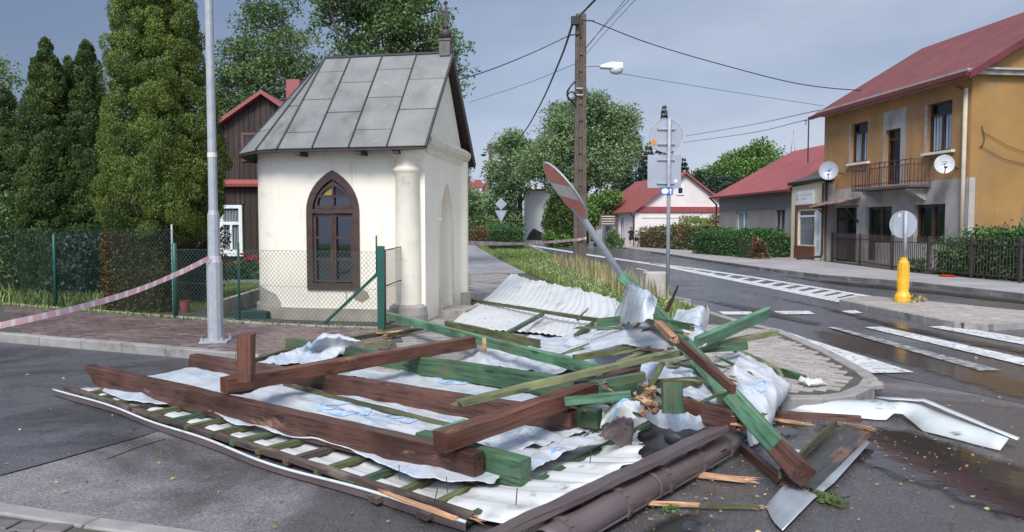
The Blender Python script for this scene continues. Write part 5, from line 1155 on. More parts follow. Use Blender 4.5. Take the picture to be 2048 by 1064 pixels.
# satellite dishes
def dish(px, py, O, f, r, label, m_, off=.5):
    a, z = on_plane(O - GD * off, f, px, py); c = PL(O - GD * off, f, a, z); t = thing('satellite_dish', c, label, 'satellite dish')
    n = Vector((-.45, -1, .25)).normalized(); x = n.cross(Vector((0, 0, 1))).normalized(); y = x.cross(n); mb = MB(); vs = []; fs = []; K = 24
    for i in range(6):
        rr = r * i / 5; dd = -.16 * r * (1 - (i / 5) ** 2) * 1.6
        for j in range(K): vs.append(c + x * rr * math.cos(2 * math.pi * j / K) + y * rr * 1.08 * math.sin(2 * math.pi * j / K) + n * dd)
    for i in range(5):
        for j in range(K): fs.append((i * K + j, i * K + (j + 1) % K, (i + 1) * K + (j + 1) % K, (i + 1) * K + j))
    mb.add(vs, fs); d = mb.build('reflector', m_, t, smooth=True, recalc=False)
    mb = MB(); mb.bar(c - y * r, c + n * .32 - y * .75 * r, .025, .025); mb.box(c + n * .34 - y * .7 * r, (.06, .1, .06)); mb.build('feed_arm', M['iron'], t)
    mb = MB(); mb.tube([c - n * .08, PL(O, f, a, z - .15, .02)], .025, 6); mb.build('bracket', M['iron'], t)
    mb = MB(); mb.box(c + y * .25 * r + n * .01, (r * .7, .01, r * .12)); mb.build('printed_mark', M['sign_back'], t)
    return t
dish(1889, 328, NB, FD, .31, 'white satellite dish on the ochre wall below the right upper window', mat('dish_white', (.58, .58, .57), rough=.5))
dish(1657, 341, NB, FD, .39, 'grey satellite dish at the left corner of the ochre house above the shop', M['sign_back'], .7)
# lantern-like cables on the side wall
mb = MB(); sc = [SP(.35, 5.0, -.05), SP(.45, 4.6, -.06), SP(.4, 4.35, -.05), SP(.3, 4.3, -.04)]; mb.tube([tuple(p) for p in catmull(sc, 10)], .014, 4); mb.tube([SP(.4, 4.8, -.05), SP(1.3, 4.35, -.06), SP(2.4, 4.0, -.05), SP(4.2, 3.9, -.05)], .01, 4); mb.tube([SP(.35, 4.3, -.05), SP(1.2, 3.9, -.06), SP(1.9, 3.75, -.05), SP(4.2, 3.4, -.05)], .01, 4); mb.build('cables', M['cable'], och)
# ---- iron fence in front
fps = [at(a, b, Z1) for a, b in [(1664, 522), (1719, 530), (1783, 539), (1857, 548), (1942, 556), (2040, 566), (2160, 578)]]
ftz = [atD(a, b, p.y).z for (a, b), p in zip([(1664, 466), (1719, 468), (1783, 472), (1857, 474), (1942, 476), (2040, 477), (2160, 478)], fps)]
ifence = thing('iron_fence', fps[0], 'dark iron picket fence in front of the ochre house', 'fence')
npk = 0
for i in range(len(fps) - 1):
    a, b = fps[i], fps[i + 1]; za, zb = ftz[i] - .12, ftz[i + 1] - .12; n = max(6, int((b - a).length / .13))
    MB().box((a.x, a.y, (ftz[i] + .02) / 2), (.07, .07, ftz[i] + .02)).build('post', M['iron'], ifence)
    for u in (.93, .12): MB().bar((a.x, a.y, Z1 + (za - Z1) * u), (b.x, b.y, Z1 + (zb - Z1) * u), .03, .03).build('rail', M['iron'], ifence)
    for k in range(1, n):
        p = a.lerp(b, k / n); z = za + (zb - za) * k / n + (.05 if k % 2 else 0); MB().box((p.x, p.y, (z + .2) / 2 + .05), (.018, .018, z - .1)).build('picket', M['iron'], ifence)
# ---- shop front
S0, S1 = at(1644, 521, Z1), at(1581, 515, Z1); SF = (S1 - S0); SL = SF.length; SF.normalize(); SN = Vector((SF.y, -SF.x, 0))
shop = thing('shop_front', S0, 'narrow cream shop front with barred window and white door between grey house and ochre house', 'shop')
zt = on_plane(S0, SF, 1600, 372)[1]
rw = rect_px(S0, SF, 1597, 1630, 419, 492); rdoor = rect_px(S0, SF, 1631, 1643, 420, 518)
mb = MB(); mb.holed(S0, SF, [(-.15, 0), (SL, 0), (SL, zt), (-.15, zt + .1)], [rect(rw), [(max(0.0, rdoor[0]), .13), (rdoor[1], .13), (rdoor[1], rdoor[3]), (max(0, rdoor[0]), rdoor[3])]], .15, SN); mb.build('wall', M['shop_cream'], shop, recalc=False)
ang_s = math.atan2(SF.y, SF.x)
MB().box(PL(S0, SF, (rw[0] + rw[1]) / 2 + .1, (Z1 + rw[2]) / 2, -.03), (rw[1] - rw[0] + .35, .07, rw[2] - Z1), ang_s).build('brown_plinth', M['shop_brown'], shop)
MB().box(PL(S0, SF, rw[1] + .12, (rw[2] + rw[3]) / 2 + .12, -.03), (.22, .06, rw[3] - rw[2] + .25), ang_s).build('brown_pier', M['shop_brown'], shop)
MB().box(PL(S0, SF, (rw[1] + max(0, rdoor[0])) / 2, rw[3] + .13, -.033), (rw[1] - max(0, rdoor[0]), .06, .2), ang_s).build('brown_lintel', M['shop_brown'], shop)
w = wall_window(shop, S0, SF, rw, M['white'], .08, 'shop_window', cols=1, transom=.82, fw=.06)
mb = MB()
for k in range(1, 8):
    u = rw[0] + (rw[1] - rw[0]) * k / 8; mb.bar(PL(S0, SF, u - .2, rw[2] + .05, .0), PL(S0, SF, u + .2, rw[2] + (rw[3] - rw[2]) * .8, .0), .008, .008); mb.bar(PL(S0, SF, u + .2, rw[2] + .05, .0), PL(S0, SF, u - .2, rw[2] + (rw[3] - rw[2]) * .8, .0), .008, .008)
mb.build('window_bars', M['sign_back'], w)
MB().box(PL(S0, SF, (rw[0] + rw[1]) / 2 - .1, rw[2] + .6, .4), (.7, .02, 1.0), ang_s).build('poster', M['shop_brown'], w)
a0, a1 = max(0.02, rdoor[0]), rdoor[1]
dmb = MB(); dmb.box(PL(S0, SF, (a0 + a1) / 2, (rdoor[3] + .13) / 2, .05), (a1 - a0, .05, rdoor[3] - .13), ang_s); do = dmb.build('door', M['white'], shop)
for z0, z1 in ((.5, 1.0), (1.25, 1.9)): MB().box(PL(S0, SF, (a0 + a1) / 2, (z0 + z1) / 2, .02), ((a1 - a0) * .35, .012, z1 - z0), ang_s).build('pane', M['glass_dark'], do)
rs = rect_px(S0, SF, 1594, 1629, 381, 411); MB().box(PL(S0, SF, (rs[0] + rs[1]) / 2, (rs[2] + rs[3]) / 2, -.03), (rs[1] - rs[0], .03, rs[3] - rs[2]), ang_s).build('sign_board', M['white'], shop)
rd_s = -SF; sg = [c for c in shop.children if c.name.startswith('sign_board')][0]
rng_s = random.Random(9)
for (dz, u0, u1, h_, m_) in ((.15, .30, .95, .07, 'sign_back'), (-.03, .30, .62, .06, 'red_sign'), (-.27, .12, .92, .035, 'sign_back')):
    u = u0
    while u < u1:      # strokes of lettering too blurred in the photograph to read
        w_ = rng_s.uniform(.03, .06); MB().box(PL(S0, SF, rs[1] - (rs[1] - rs[0]) * u, (rs[2] + rs[3]) / 2 + dz, -.049), (w_ * .7, .006, h_), ang_s).build('lettering', M[m_], sg); u += w_ / (rs[1] - rs[0]) + .02
for dz in (.14, -.03): MB().box(PL(S0, SF, rs[1] - .13, (rs[2] + rs[3]) / 2 + dz, -.05), (.12, .006, .12), ang_s).build('mark', M['sign_back' if dz > 0 else 'red_sign'], sg)
MB().box(PL(S0, SF, SL / 2 - .05, zt + .12, .1), (SL + .45, .5, .10), ang_s).build('eave', M['brown_trim'], shop)
mb = MB(); e0, e1 = PL(S0, SF, -.3, zt + .18, -.18), PL(S0, SF, SL + .15, zt + .16, -.18); b0, b1 = PL(S0, SF, -.1, zt + 1.15, 1.8), PL(S0, SF, SL * .4, zt + 1.0, 1.8); mb.extrude([e0, e1, b1, b0], (0, 0, .05)); mb.build('roof', mat('bitumen_roof', (.10, .09, .085), (.06, .055, .05), scale=5), shop)
MB().tube([PL(S0, SF, -.13, zt, -.08), PL(S0, SF, -.13, .45, -.08), PL(S0, SF, -.1, .3, -.1), PL(S0, SF, .9, .16, -.75)], .05, 7).build('downpipe', M['brown_trim'], shop)
MB().prism([(p.x, p.y) for p in (S0 - SF * .15 + SN * .15, S1 + SN * .15, S1 + SN * 3, S0 + SN * 3)], 0, zt).build('rear_wall', M['grey_render'], shop)
# ---- grey house
GO = Vector((13.95, 37.0, 0)); GL = 9.0; gz = 3.62
grey = thing('grey_house', GO, 'low grey-brown rendered house with red sheet roof beside the shop', 'house')
rws = [rect_px(GO, FD, 1472, 1498, 423, 470), rect_px(GO, FD, 1552, 1571, 420, 472)]
mb = MB(); mb.holed(GO, FD, [(0, 0), (GL, 0), (GL, gz), (0, gz)], [rect(r) for r in rws], .2, GD); mb.add([GO, GO + GD * 10, GO + GD * 10 + Vector((0, 0, gz)), GO + GD * 5 + Vector((0, 0, gz + 2.7)), GO + Vector((0, 0, gz))], [(0, 1, 2, 3, 4)]); e9 = GO + FD * GL; mb.add([e9, e9 + GD * 10, e9 + GD * 10 + Vector((0, 0, gz)), e9 + GD * 5 + Vector((0, 0, gz + 2.7)), e9 + Vector((0, 0, gz))], [(0, 1, 2, 3, 4)]); mb.build('wall', M['grey_render'], grey, recalc=False)
strip(GO, FD, (0, GL, gz - 1.05, gz), .01, mat('darker_render', (.24, .22, .20), (.20, .185, .17), rough=.9), 'upper_render', grey)  # upper wall band in a darker tone
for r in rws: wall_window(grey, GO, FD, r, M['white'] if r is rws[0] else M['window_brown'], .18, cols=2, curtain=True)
P2, rz2 = roof_pair(grey, GO, GL, 10, gz, .4, M['red_metal'], .54, .45)
mb = MB()
for k in range(36): a = -.45 + k * (GL + .9) / 35; mb.bar(P2(a, -.4, gz - .4 * .54 + .095), P2(a, 5, rz2 + .095), .02, .02)
mb.build('roof_seams', M['red_metal'], grey)
MB().bar(P2(-.5, -.45, gz - .2), P2(GL + .5, -.45, gz - .2), .12, .1).build('gutter', M['red_metal_dark'], grey); MB().bar(P2(-.46, -.4, gz - .24), P2(-.46, 5, rz2 - .02), .05, .16).build('verge_board', M['red_metal_dark'], grey)
MB().tube([P2(GL + .35, -.42, gz - .25), P2(GL + .2, -.12, gz - .6), P2(GL + .1, -.12, .2)], .06, 7).build('downpipe', M['red_metal_dark'], grey)
# antenna on its roof
ar = P2(.9, 3.6, 0); ad = ar.y; ant = thing('roof_antenna', (ar.x, ar.y, gz + 3.6 * .54), 'thin aerial mast standing on the red roof beside the ochre house', 'antenna')
ax = atD(1616, 310, ad).x; za_, zb_ = atD(0, 314, ad).z, atD(0, 236, ad).z; mb = MB(); mb.tube([(ax, ad, za_ - .3), (ax, ad, zb_)], .035, 6); mb.bar((ax - .3, ad, zb_ - .15), (ax + .25, ad, zb_ - .05), .03, .03); mb.bar((ax - .15, ad, zb_ - .35), (ax - .12, ad, zb_ - .05), .04, .03); mb.build('mast', M['iron'], ant)
# ---- pink house
PO = Vector((9.62, 58.0, 0)); PW = 7.9; pzv = on_plane(PO, GD, 1300, 416)[1]; pe = 3.0
pink = thing('pale_house', PO, 'pale pinkish house with red roof and red band across its gable', 'house')
pr = pe + PW / 2 * .72
mb = MB(); mb.add([PO, PO + GD * PW, PO + GD * PW + Vector((0, 0, pe)), PO + GD * PW / 2 + Vector((0, 0, pr)), PO + Vector((0, 0, pe))], [(0, 1, 2, 3, 4)]); pl = 13.0
rdn = (3.2, 4.6, .2, 2.5); mb.holed(PO, FD, [(0, 0), (pl, 0), (pl, pe), (0, pe)], [rect(rdn), rect((8.0, 9.5, .9, 2.4))], .2, GD); mb.build('wall', M['pink'], pink, recalc=False)
wall_window(pink, PO, FD, rdn, M['white'], .15, 'door', cols=2); wall_window(pink, PO, FD, (8.0, 9.5, .9, 2.4), M['white'], .15)
MB().box(PO + GD * PW / 2 - FD * .06 + Vector((0, 0, pe + .02)), (PW, .14, .42), math.atan2(GD.y, GD.x)).build('red_band', mat('red_band_tiles', (.33, .07, .075), (.27, .06, .065), scale=3, rough=.5), pink)
MB().box(PO + GD * PW / 2 - FD * .02 + Vector((0, 0, pe - .62)), (PW * .86, .05, .05), math.atan2(GD.y, GD.x)).build('moulding', M['cream_trim'], pink)
def PP(a, b, z): return PO + FD * a + GD * b + Vector((0, 0, z))
for s in (0, 1):
    b0 = -.35 if s == 0 else PW + .35; MB().extrude([PP(-.3, b0, pe - .25), PP(pl + .3, b0, pe - .25), PP(pl + .3, PW / 2, pr + .05), PP(-.3, PW / 2, pr + .05)], (0, 0, .08)).build('roof', M['red_metal'], pink)
    MB().bar(PP(-.34, b0, pe - .25), PP(-.34, PW / 2, pr + .05), .05, .14).build('verge_board', M['red_metal'], pink)
MB().tube([PP(.1, -.4, pe - .25), PP(.05, -.1, pe - .6), PP(.05, -.1, .1)], .06, 6).build('downpipe', M['iron'], pink)
wq = on_plane(PO, GD, 1360, 381); a_g = math.atan2(GD.y, GD.x); MB().box(PP(-.03, wq[0], wq[1]), (.62, .1, .70), a_g).build('gable_window', M['white'], pink); gw = pink.children[-1]
MB().box(PP(-.085, wq[0], wq[1]), (.34, .02, .42), a_g).build('pane', M['black'], gw)
# ---- notice board on two legs
nb_ = at(1219, 490, Z1); nd = nb_.y; z0, z1 = atD(0, 452, nd).z, atD(0, 430, nd).z; xb0, xb1 = atD(1202, 0, nd).x, atD(1236, 0, nd).x
board = thing('notice_board', nb_, 'brown notice board with lines of lettering on two legs before the pale house', 'notice board')
MB().box(((xb0 + xb1) / 2, nd, (z0 + z1) / 2), (xb1 - xb0, .08, z1 - z0)).build('panel', M['old_wood'], board)
for x in (xb0 + .15, xb1 - .15): MB().box((x, nd + .06, z1 / 2), (.06, .05, z1)).build('leg', M['galv'], board)
for k in range(4): MB().box(((xb0 + xb1) / 2, nd - .05, z1 - .12 - k * (z1 - z0 - .1) / 4), ((xb1 - xb0) * .8, .01, .05)).build('lettering_line', M['cream_trim'], board)
# ---- white building down the road
wd = 84.0; x0, x1 = atD(1050, 0, wd).x, atD(1130, 0, wd).x; zt_ = atD(0, 381, wd).z
wb = thing('white_building', ((x0 + x1) / 2, wd, 0), 'plain white rendered building far down the road behind trees', 'building')
MB().box(((x0 + x1) / 2, wd + 4, zt_ / 2), (x1 - x0, 8, zt_)).build('wall', mat('bright_white_render', (.88, .88, .86), (.85, .85, .83), rough=.9), wb)
MB().box(((x0 + x1) / 2, wd + 4, zt_ + .1), (x1 - x0 + .5, 8.5, .15)).build('roof', M['red_metal'], wb)
mb = MB(); mb.extrude([(x0 + .2, wd - .12, .2), (x0 + 2.2, wd - .12, .2), (x0 + 2.0, wd - .12, 1.0), (x0 + 1.0, wd - .12, 1.5), (x0 + .5, wd - .12, .9)], (0, .08, 0)); mb.build('dark_opening', M['iron'], wb)
# ---- church spire and distant roofs
sd = 420.0; sx = atD(1592, 0, sd).x; spz = atD(0, 268, sd).z; spb = atD(0, 312, sd).z
spire = thing('church_spire', (sx, sd, 0), 'slender dark church spire rising far behind the red roofs', 'spire')
MB().lathe((sx, sd, 0), [(2.2, spb - 6), (1.9, spb), (.05, spz)], 8).build('steeple', M['sign_back'], spire); MB().box((sx, sd, spb / 2 - 3), (4, 4, spb - 6)).build('tower', M['grey_render'], spire)
MB().bar((sx, sd, spz - .3), (sx, sd, spz + 2.2), .15, .15, up=(1, 0, 0)).build('cross', M['iron'], spire)
for i, (px, py, w, m_, lb) in enumerate([(938, 366, 9, 'red_metal', 'tiny red roofed house on the far hill, leftmost of its row'), (955, 362, 8, 'white', 'tiny pale house on the far hill between two red roofs'), (968, 368, 10, 'red_metal', 'tiny red roofed house on the far hill nearest the dark pole')]):
    c = atD(px, py, 260); t = thing('distant_house', (c.x, 260 + i * 3, 0), lb, 'house', None)
    MB().box((c.x, 262 + i * 3, c.z / 2 - 1), (w * .18 * 2.6, 5, c.z - 2)).build('wall', M['pink'], t); hw_ = w * .26
    MB().extrude([(c.x - hw_, 259 + i * 3, c.z - 2), (c.x + hw_, 259 + i * 3, c.z - 2), (c.x + hw_ * .5, 259 + i * 3, c.z + .6), (c.x - hw_ * .5, 259 + i * 3, c.z + .6)], (0, 6, 0)).build('roof', M['red_metal'], t)
# ================================================================== POLES, SIGNS, WIRES
up0 = at(1160, 532, Z1); UD = up0.y; uh = atD(1160, 27, UD).z; upole = thing('utility_pole', up0, 'weathered concrete utility pole with slotted sides standing in the grass verge', 'utility pole')
w0, w1 = 26 / F_PX * UD, 20 / F_PX * UD
mb = MB()
for s in (-1, 1):
    pts = [(up0.x + s * w0 * .5, UD, 0), (up0.x + s * w0 * .19, UD, 0), (up0.x + s * w1 * .17, UD, uh), (up0.x + s * w1 * .5, UD, uh)]
    mb.extrude(pts, (0, .32, 0))
mb.bar((up0.x, UD + .20, 0), (up0.x, UD + .20, uh), .20, w0 * .44, up=(1, 0, 0))
mb.build('shaft', M['concrete_pole'], upole)
z = 2.1
while z < uh - .9:
    w = w0 + (w1 - w0) * z / uh; MB().box((up0.x, UD + .17, z), (w * .42, .22, .30)).build('rung', M['concrete_pole'], upole)
    for s in (-1, 1): MB().box((up0.x + s * w * .34, UD - .004, z + .28), (.03, .012, .26)).build('slot', M['rust_iron'], upole)
    z += .62
for zz in (atD(0, 177, UD).z, atD(0, 190, UD).z): MB().box((up0.x - .05, UD - .03, zz), (.26, .06, .05)).build('band', M['galv'], upole)
MB().box((up0.x + .1, UD - .02, 2.1), (.10, .02, .26)).build('plate', M['white_sign'], upole)
mb = MB(); hx = atD(1143, 188, UD); mb.tube([tuple(p) for p in catmull([(up0.x - .2, UD, hx.z + .5), (hx.x - .1, UD - .05, hx.z + .2), (hx.x - .15, UD - .05, hx.z - .1), (up0.x - .2, UD - .05, hx.z - .45)], 14)], .04, 5); mb.tube([(hx.x + .08 * math.cos(a) * 2, UD - .1, hx.z - .1 + .14 * math.sin(a) * 1.2) for a in np.linspace(0, 6.28, 12)], .035, 5); mb.build('cable_loop', M['cable'], upole)
la = atD(1172, 132, UD); lb = atD(1203, 131, UD); MB().tube([la, lb], .035, 6).build('lamp_arm', M['galv'], upole)
lh = MB(); c = atD(1222, 134, UD); lh.extrude([(c.x - .42, UD - .14, c.z + .05), (c.x - .42, UD - .14, c.z - .06), (c.x + .45, UD - .14, c.z - .1), (c.x + .45, UD - .14, c.z + .16), (c.x + .0, UD - .14, c.z + .17)], (0, .28, 0)); lo_ = lh.build('lamp_head', M['white'], upole, bevel=.03)
MB().sphere((c.x + .2, UD, c.z - .13), .26, 12, 8, (1, .6, .6)).build('lamp_glass', mat('lamp_glass', (.55, .57, .6), rough=.25, bump=0), lo_, smooth=True)
mb = MB(); tp_ = atD(1147, 43, UD); mb.box((tp_.x + .05, UD - .1, tp_.z), (.3, .2, .3)); mb.bar((up0.x, UD, atD(0, 68, UD).z), (up0.x - .45, UD - .1, atD(0, 72, UD).z), .04, .04); mb.bar((up0.x, UD, atD(0, 40, UD).z), (up0.x + .5, UD, atD(0, 42, UD).z), .04, .04); mb.build('insulator_bracket', M['black'], upole)

def wire(pts, r, label):
    c = catmull(pts, 40); MB().tube([tuple(p) for p in c], r, 4).build('overhead_cable', M['cable'], None, label=label, cat='cable', group='overhead cables', recalc=False)
pole2 = at(981, 484, 0); P2D = 82.0; p2x = atD(981, 0, P2D).x; p2z = atD(981, 288, P2D).z
wire([atD(1330, -150, 19), atD(1190, 0, 28), atD(1147, 43, UD - .1)], .045, 'thick black cable rising from the concrete pole top out of the frame')
wire([atD(1147, 43, UD - .1), atD(1120, 120, 40), atD(1080, 210, 55), atD(1040, 275, 68), atD(983, 330, P2D)], .05, 'thick black cable sagging from the concrete pole to the dark far pole')
wire([atD(1184, 42, UD), atD(1300, 87, 32), atD(1450, 131, 32.5), atD(1600, 168, 33), atD(1730, 181, 33.3), atD(1822, 176, 29.6)], .022, 'thin cable sagging from the concrete pole to the eave of the ochre house')
wire([atD(1143, 69, UD), atD(1050, 112, 30), atD(940, 153, 29), atD(760, 200, 28)], .02, 'thin cable running left from the concrete pole behind the chapel finial')
for k, (a, b) in enumerate([((1170, 100), (1250, 0)), ((1171, 95), (1258, 0)), ((1172, 108), (1270, 0))]):
    e_ = (b[0] + (b[0] - a[0]) * 1.2, b[1] + (b[1] - a[1]) * 1.2); wire([atD(*a, UD), atD((a[0] + b[0]) / 2 - 1, (a[1] + b[1]) / 2, 26), atD(*b, 21), atD(*e_, 15)], .010, ['leftmost of three thin wires rising steeply right of the concrete pole', 'middle one of three thin wires rising steeply right of the concrete pole', 'rightmost of three thin wires rising steeply right of the concrete pole'][k])
wire([atD(1240, 147, UD), atD(1440, 180, 36), atD(1648, 212, 33.8)], .010, 'faint wire from the street lamp on the concrete pole to the ochre house')
wire([atD(1372, 272, 70), atD(1500, 250, 50), atD(1640, 220, 33.8)], .018, 'upper of two thin wires crossing above the low red roofs')
wire([atD(1366, 285, 70), atD(1500, 266, 50), atD(1612, 240, ad)], .018, 'lower of two thin wires reaching the roof aerial')
wire([atD(938, 205, 45), atD(1050, 168, 38), atD(1150, 128, UD)], .012, 'faint wire left of the concrete pole above the far trees')
def dpole(name, px, yt, D, w, label):
    b = atD(px, 480, D); t = thing(name, (b.x, D, 0), label, 'utility pole'); MB().bar((b.x, D, 0), (b.x, D, atD(px, yt, D).z), w, w, up=(0, 1, 0)).build('shaft', M['concrete_pole'], t); return t
dp2 = dpole('utility_pole', 981, 288, P2D, .36, 'dark far pole with a lamp arm, behind the green clipped hedge')
c = atD(1003, 325, P2D); MB().tube([atD(981, 330, P2D), atD(996, 326, P2D)], .05, 5).build('lamp_arm', M['galv'], dp2); MB().sphere((c.x, P2D, c.z), .42, 10, 6, (1, .5, .45)).build('lamp_head', M['white'], dp2)
c = atD(967, 310, P2D); MB().sphere((c.x, P2D, c.z), .3, 8, 6, (1, .5, .5)).build('insulator', M['cable'], dp2)
dpole('utility_pole', 938, 352, 125, .45, 'thin far pole rising before the tiny red roofs')

def sign_disc(parent, c, r, n, m_, name='disc', thick=.012, up=(0, 0, 1)):
    n = Vector(n).normalized(); x = Vector(up).cross(n).normalized(); y = n.cross(x); K = 40
    loop = [c + x * r * math.cos(2 * math.pi * j / K) + y * r * math.sin(2 * math.pi * j / K) for j in range(K)]
    return MB().extrude(loop, n * thick).build(name, m_, parent)
# backs of signs on the tall post
sp0 = at(1335, 608, Z1); SD = sp0.y; sgn = thing('sign_post', sp0, 'tall sign post with round and square signs seen from behind and a small blue sign', 'road sign')
zz = lambda y: atD(1335, y, SD).z
MB().lathe((sp0.x, SD, 0), [(.037, 0), (.037, zz(238)), (.03, zz(237))], 12).build('post', M['galv'], sgn, smooth=True)
sx_ = atD(1336, 0, SD).x; rr = 33 / F_PX * SD
d_ = sign_disc(sgn, Vector((sx_ + .0, SD + .055, zz(270.5))), rr, (0, 1, 0), M['sign_back'], 'round_sign')
rim = MB(); rim.tube([(sx_ + rr * math.cos(a), SD + .055, zz(270.5) + rr * math.sin(a)) for a in np.linspace(0, 2 * math.pi, 41)], .009, 5, caps=False); rim.build('rim', M['galv'], d_)
hwid = 33.5 / F_PX * SD; sq = MB(); sq.box((atD(1333.5, 0, SD).x, SD + .058, (zz(309) + zz(376)) / 2), (hwid * 2, .012, zz(309) - zz(376))); sq_ = sq.build('square_sign', M['sign_back'], sgn, bevel=.004)
for y_ in (257, 287): MB().box((sx_, SD + .035, zz(y_)), (.34, .03, .035)).build('clamp', M['galv'], d_)
for y_ in (319, 366): MB().box((sx_, SD + .035, zz(y_)), (.34, .03, .03)).build('clamp', M['galv'], sq_)
MB().box((atD(1357, 0, SD).x, SD + .049, zz(361.5)), (.055, .003, .055)).build('sticker', M['white'], sq_)
oc = MB(); oc.lathe((0, 0, 0), [(.055, 0), (.055, .003)], 9); oc.v = [(atD(1311, 0, SD).x + x, SD + .049 - z, zz(284) + y) for x, y, z in oc.v]; oc.build('sticker', M['orange'], d_)
bs_ = MB(); bxl, bxr = atD(1324, 0, SD).x, atD(1349, 0, SD).x; bs_.box(((bxl + bxr) / 2, SD - .045, (zz(375) + zz(390)) / 2), (bxr - bxl, .01, zz(375) - zz(390))); bso = bs_.build('blue_sign', M['blue_sign'], sgn)
gx, gz = bxl + .085, (zz(375) + zz(390)) / 2
MB().extrude([(gx + .06 * math.cos(a) * 1.15, SD - .053, gz + .055 * math.sin(a)) for a in np.linspace(0, 2 * math.pi, 11)[:-1]], (0, .003, 0)).build('white_emblem', M['white'], bso)
ax_ = bxr - .045; MB().extrude([(ax_ - .012, SD - .053, gz - .055), (ax_ + .012, SD - .053, gz - .055), (ax_ + .012, SD - .053, gz + .01), (ax_ + .03, SD - .053, gz + .01), (ax_, SD - .053, gz + .06), (ax_ - .03, SD - .053, gz + .01), (ax_ - .012, SD - .053, gz + .01)], (0, .003, 0)).build('white_arrow', M['white'], bso)
# concrete block beside it
cb0 = at(1321, 606, Z1); cz = atD(0, 545, cb0.y).z; xl_, xr_ = atD(1294, 0, cb0.y).x, atD(1346, 0, cb0.y).x
cbk = MB(); b_ = [(xl_, cb0.y, 0), (xr_, cb0.y, 0), (xr_, cb0.y + .5, 0), (xl_, cb0.y + .5, 0)]; t_ = [(xl_ + .04, cb0.y + .04, cz), (xr_ - .02, cb0.y + .04, cz), (xr_ - .02, cb0.y + .44, cz), (xl_ + .04, cb0.y + .44, cz)]
cbk.add(b_ + t_, [(0, 3, 2, 1), (4, 5, 6, 7), (0, 1, 5, 4), (1, 2, 6, 5), (2, 3, 7, 6), (3, 0, 4, 7)]); cbk.build('concrete_block', M['concrete'], None, label='square pale concrete block at the foot of the tall sign post', cat='concrete block', bevel=.02)
# leaning no entry sign
a0 = atD(1352, 712, 8.6); a1 = atD(1160, 428, 8.05); top = atD(1108, 345, 7.9); ne = thing('road_sign', a0, 'bent no entry sign, red disc with white bar, leaning over the debris', 'road sign')
dirp = (a1 - a0).normalized(); dc = atD(1131, 381, 7.86); MB().tube([a0, a1, a1 + dirp * .1], .038, 14).build('post', M['galv'], ne, smooth=True)
vd = (dc - Vector((0, 0, 1.6))).normalized(); side = dirp.cross(vd).normalized(); fwd = side.cross(dirp).normalized()
fwd = fwd if fwd.dot(vd) > 0 else -fwd
th_ = R(77); nrm = (-fwd * math.cos(th_) - side * math.sin(th_) * (1 if side.x > 0 else -1)).normalized()
rsg = 138 / 2 / F_PX * 7.86 * 1.0; dsk = sign_disc(ne, dc, rsg, nrm, M['red_sign'], 'disc', .012, up=dirp)
xb = dirp.cross(nrm).normalized(); yb = dirp
mbb = MB(); mbb.extrude([dc + nrm * .0155 + xb * (sx * rsg * .90) + yb * (sy * rsg * .24) for sx, sy in ((-1, -1), (1, -1), (1, 1), (-1, 1))], nrm * -.003); mbb.build('white_bar', M['white_sign'], dsk)
rm = MB(); rm.tube([dc + nrm * .004 + xb * rsg * math.cos(a) + yb * rsg * math.sin(a) for a in np.linspace(0, 2 * math.pi, 41)], .011, 5, caps=False); rm.build('rim', M['galv'], dsk)
mb = MB(); mb.bar(dc - nrm * .04 + yb * .12 - xb * .10, dc - nrm * .04 + yb * .12 + xb * .10, .03, .03); mb.bar(dc - nrm * .04 - yb * .2 - xb * .10, dc - nrm * .04 - yb * .2 + xb * .10, .03, .03); mb.build('clamp', M['galv'], dsk)
# yellow bollard with round sign
bo_ = at(1805, 604, Z1); bd = bo_.y; bz = lambda y: atD(1805, y, bd).z
bol = thing('traffic_bollard', bo_, 'yellow plastic bollard carrying a round sign on the traffic island', 'bollard')
q = 1 / F_PX * bd
mb = MB(); mb.lathe((bo_.x, bd, Z1), [(15 * q, 0), (15.5 * q, .03), (15 * q, bz(592) - Z1), (11 * q, bz(584) - Z1), (10.3 * q, bz(578) - Z1), (10 * q, bz(530) - Z1), (9.5 * q, bz(524) - Z1), (6.5 * q, bz(520) - Z1), (6.5 * q, bz(515) - Z1)], 12); mb.build('shell', M['yellow'], bol)
mb = MB()
for a in np.linspace(0, 2 * math.pi, 13)[:-1]: mb.bar((bo_.x + 10.3 * q * math.cos(a + .26), bd + 10.3 * q * math.sin(a + .26), bz(577)), (bo_.x + 10.2 * q * math.cos(a + .26), bd + 10.2 * q * math.sin(a + .26), bz(529)), .012, .012, up=(1, 0, 0))
mb.build('rib', M['yellow'], bol)
MB().lathe((bo_.x + .02, bd, bz(516)), [(.035, 0), (.035, bz(422) - bz(516))], 12).build('post', M['galv'], bol, smooth=True)
dd_ = sign_disc(bol, Vector((bo_.x, bd + .05, bz(449))), 27 * q, (.05, 1, 0), M['sign_back'], 'round_sign'); rm = MB(); rm.tube([(bo_.x + 27 * q * math.cos(a), bd + .05, bz(449) + 27 * q * math.sin(a)) for a in np.linspace(0, 2 * math.pi, 37)], .008, 5, caps=False); rm.build('rim', M['galv'], dd_)
MB().box((bo_.x - .09, bd + .04, bz(431)), (.04, .004, .07)).build('sticker', M['petal_white'], dd_)
for dx in (-.20, .17): MB().box((bo_.x + dx, bd + .045, bz(450)), (.012, .01, .30)).build('bracket', M['galv'], dd_)
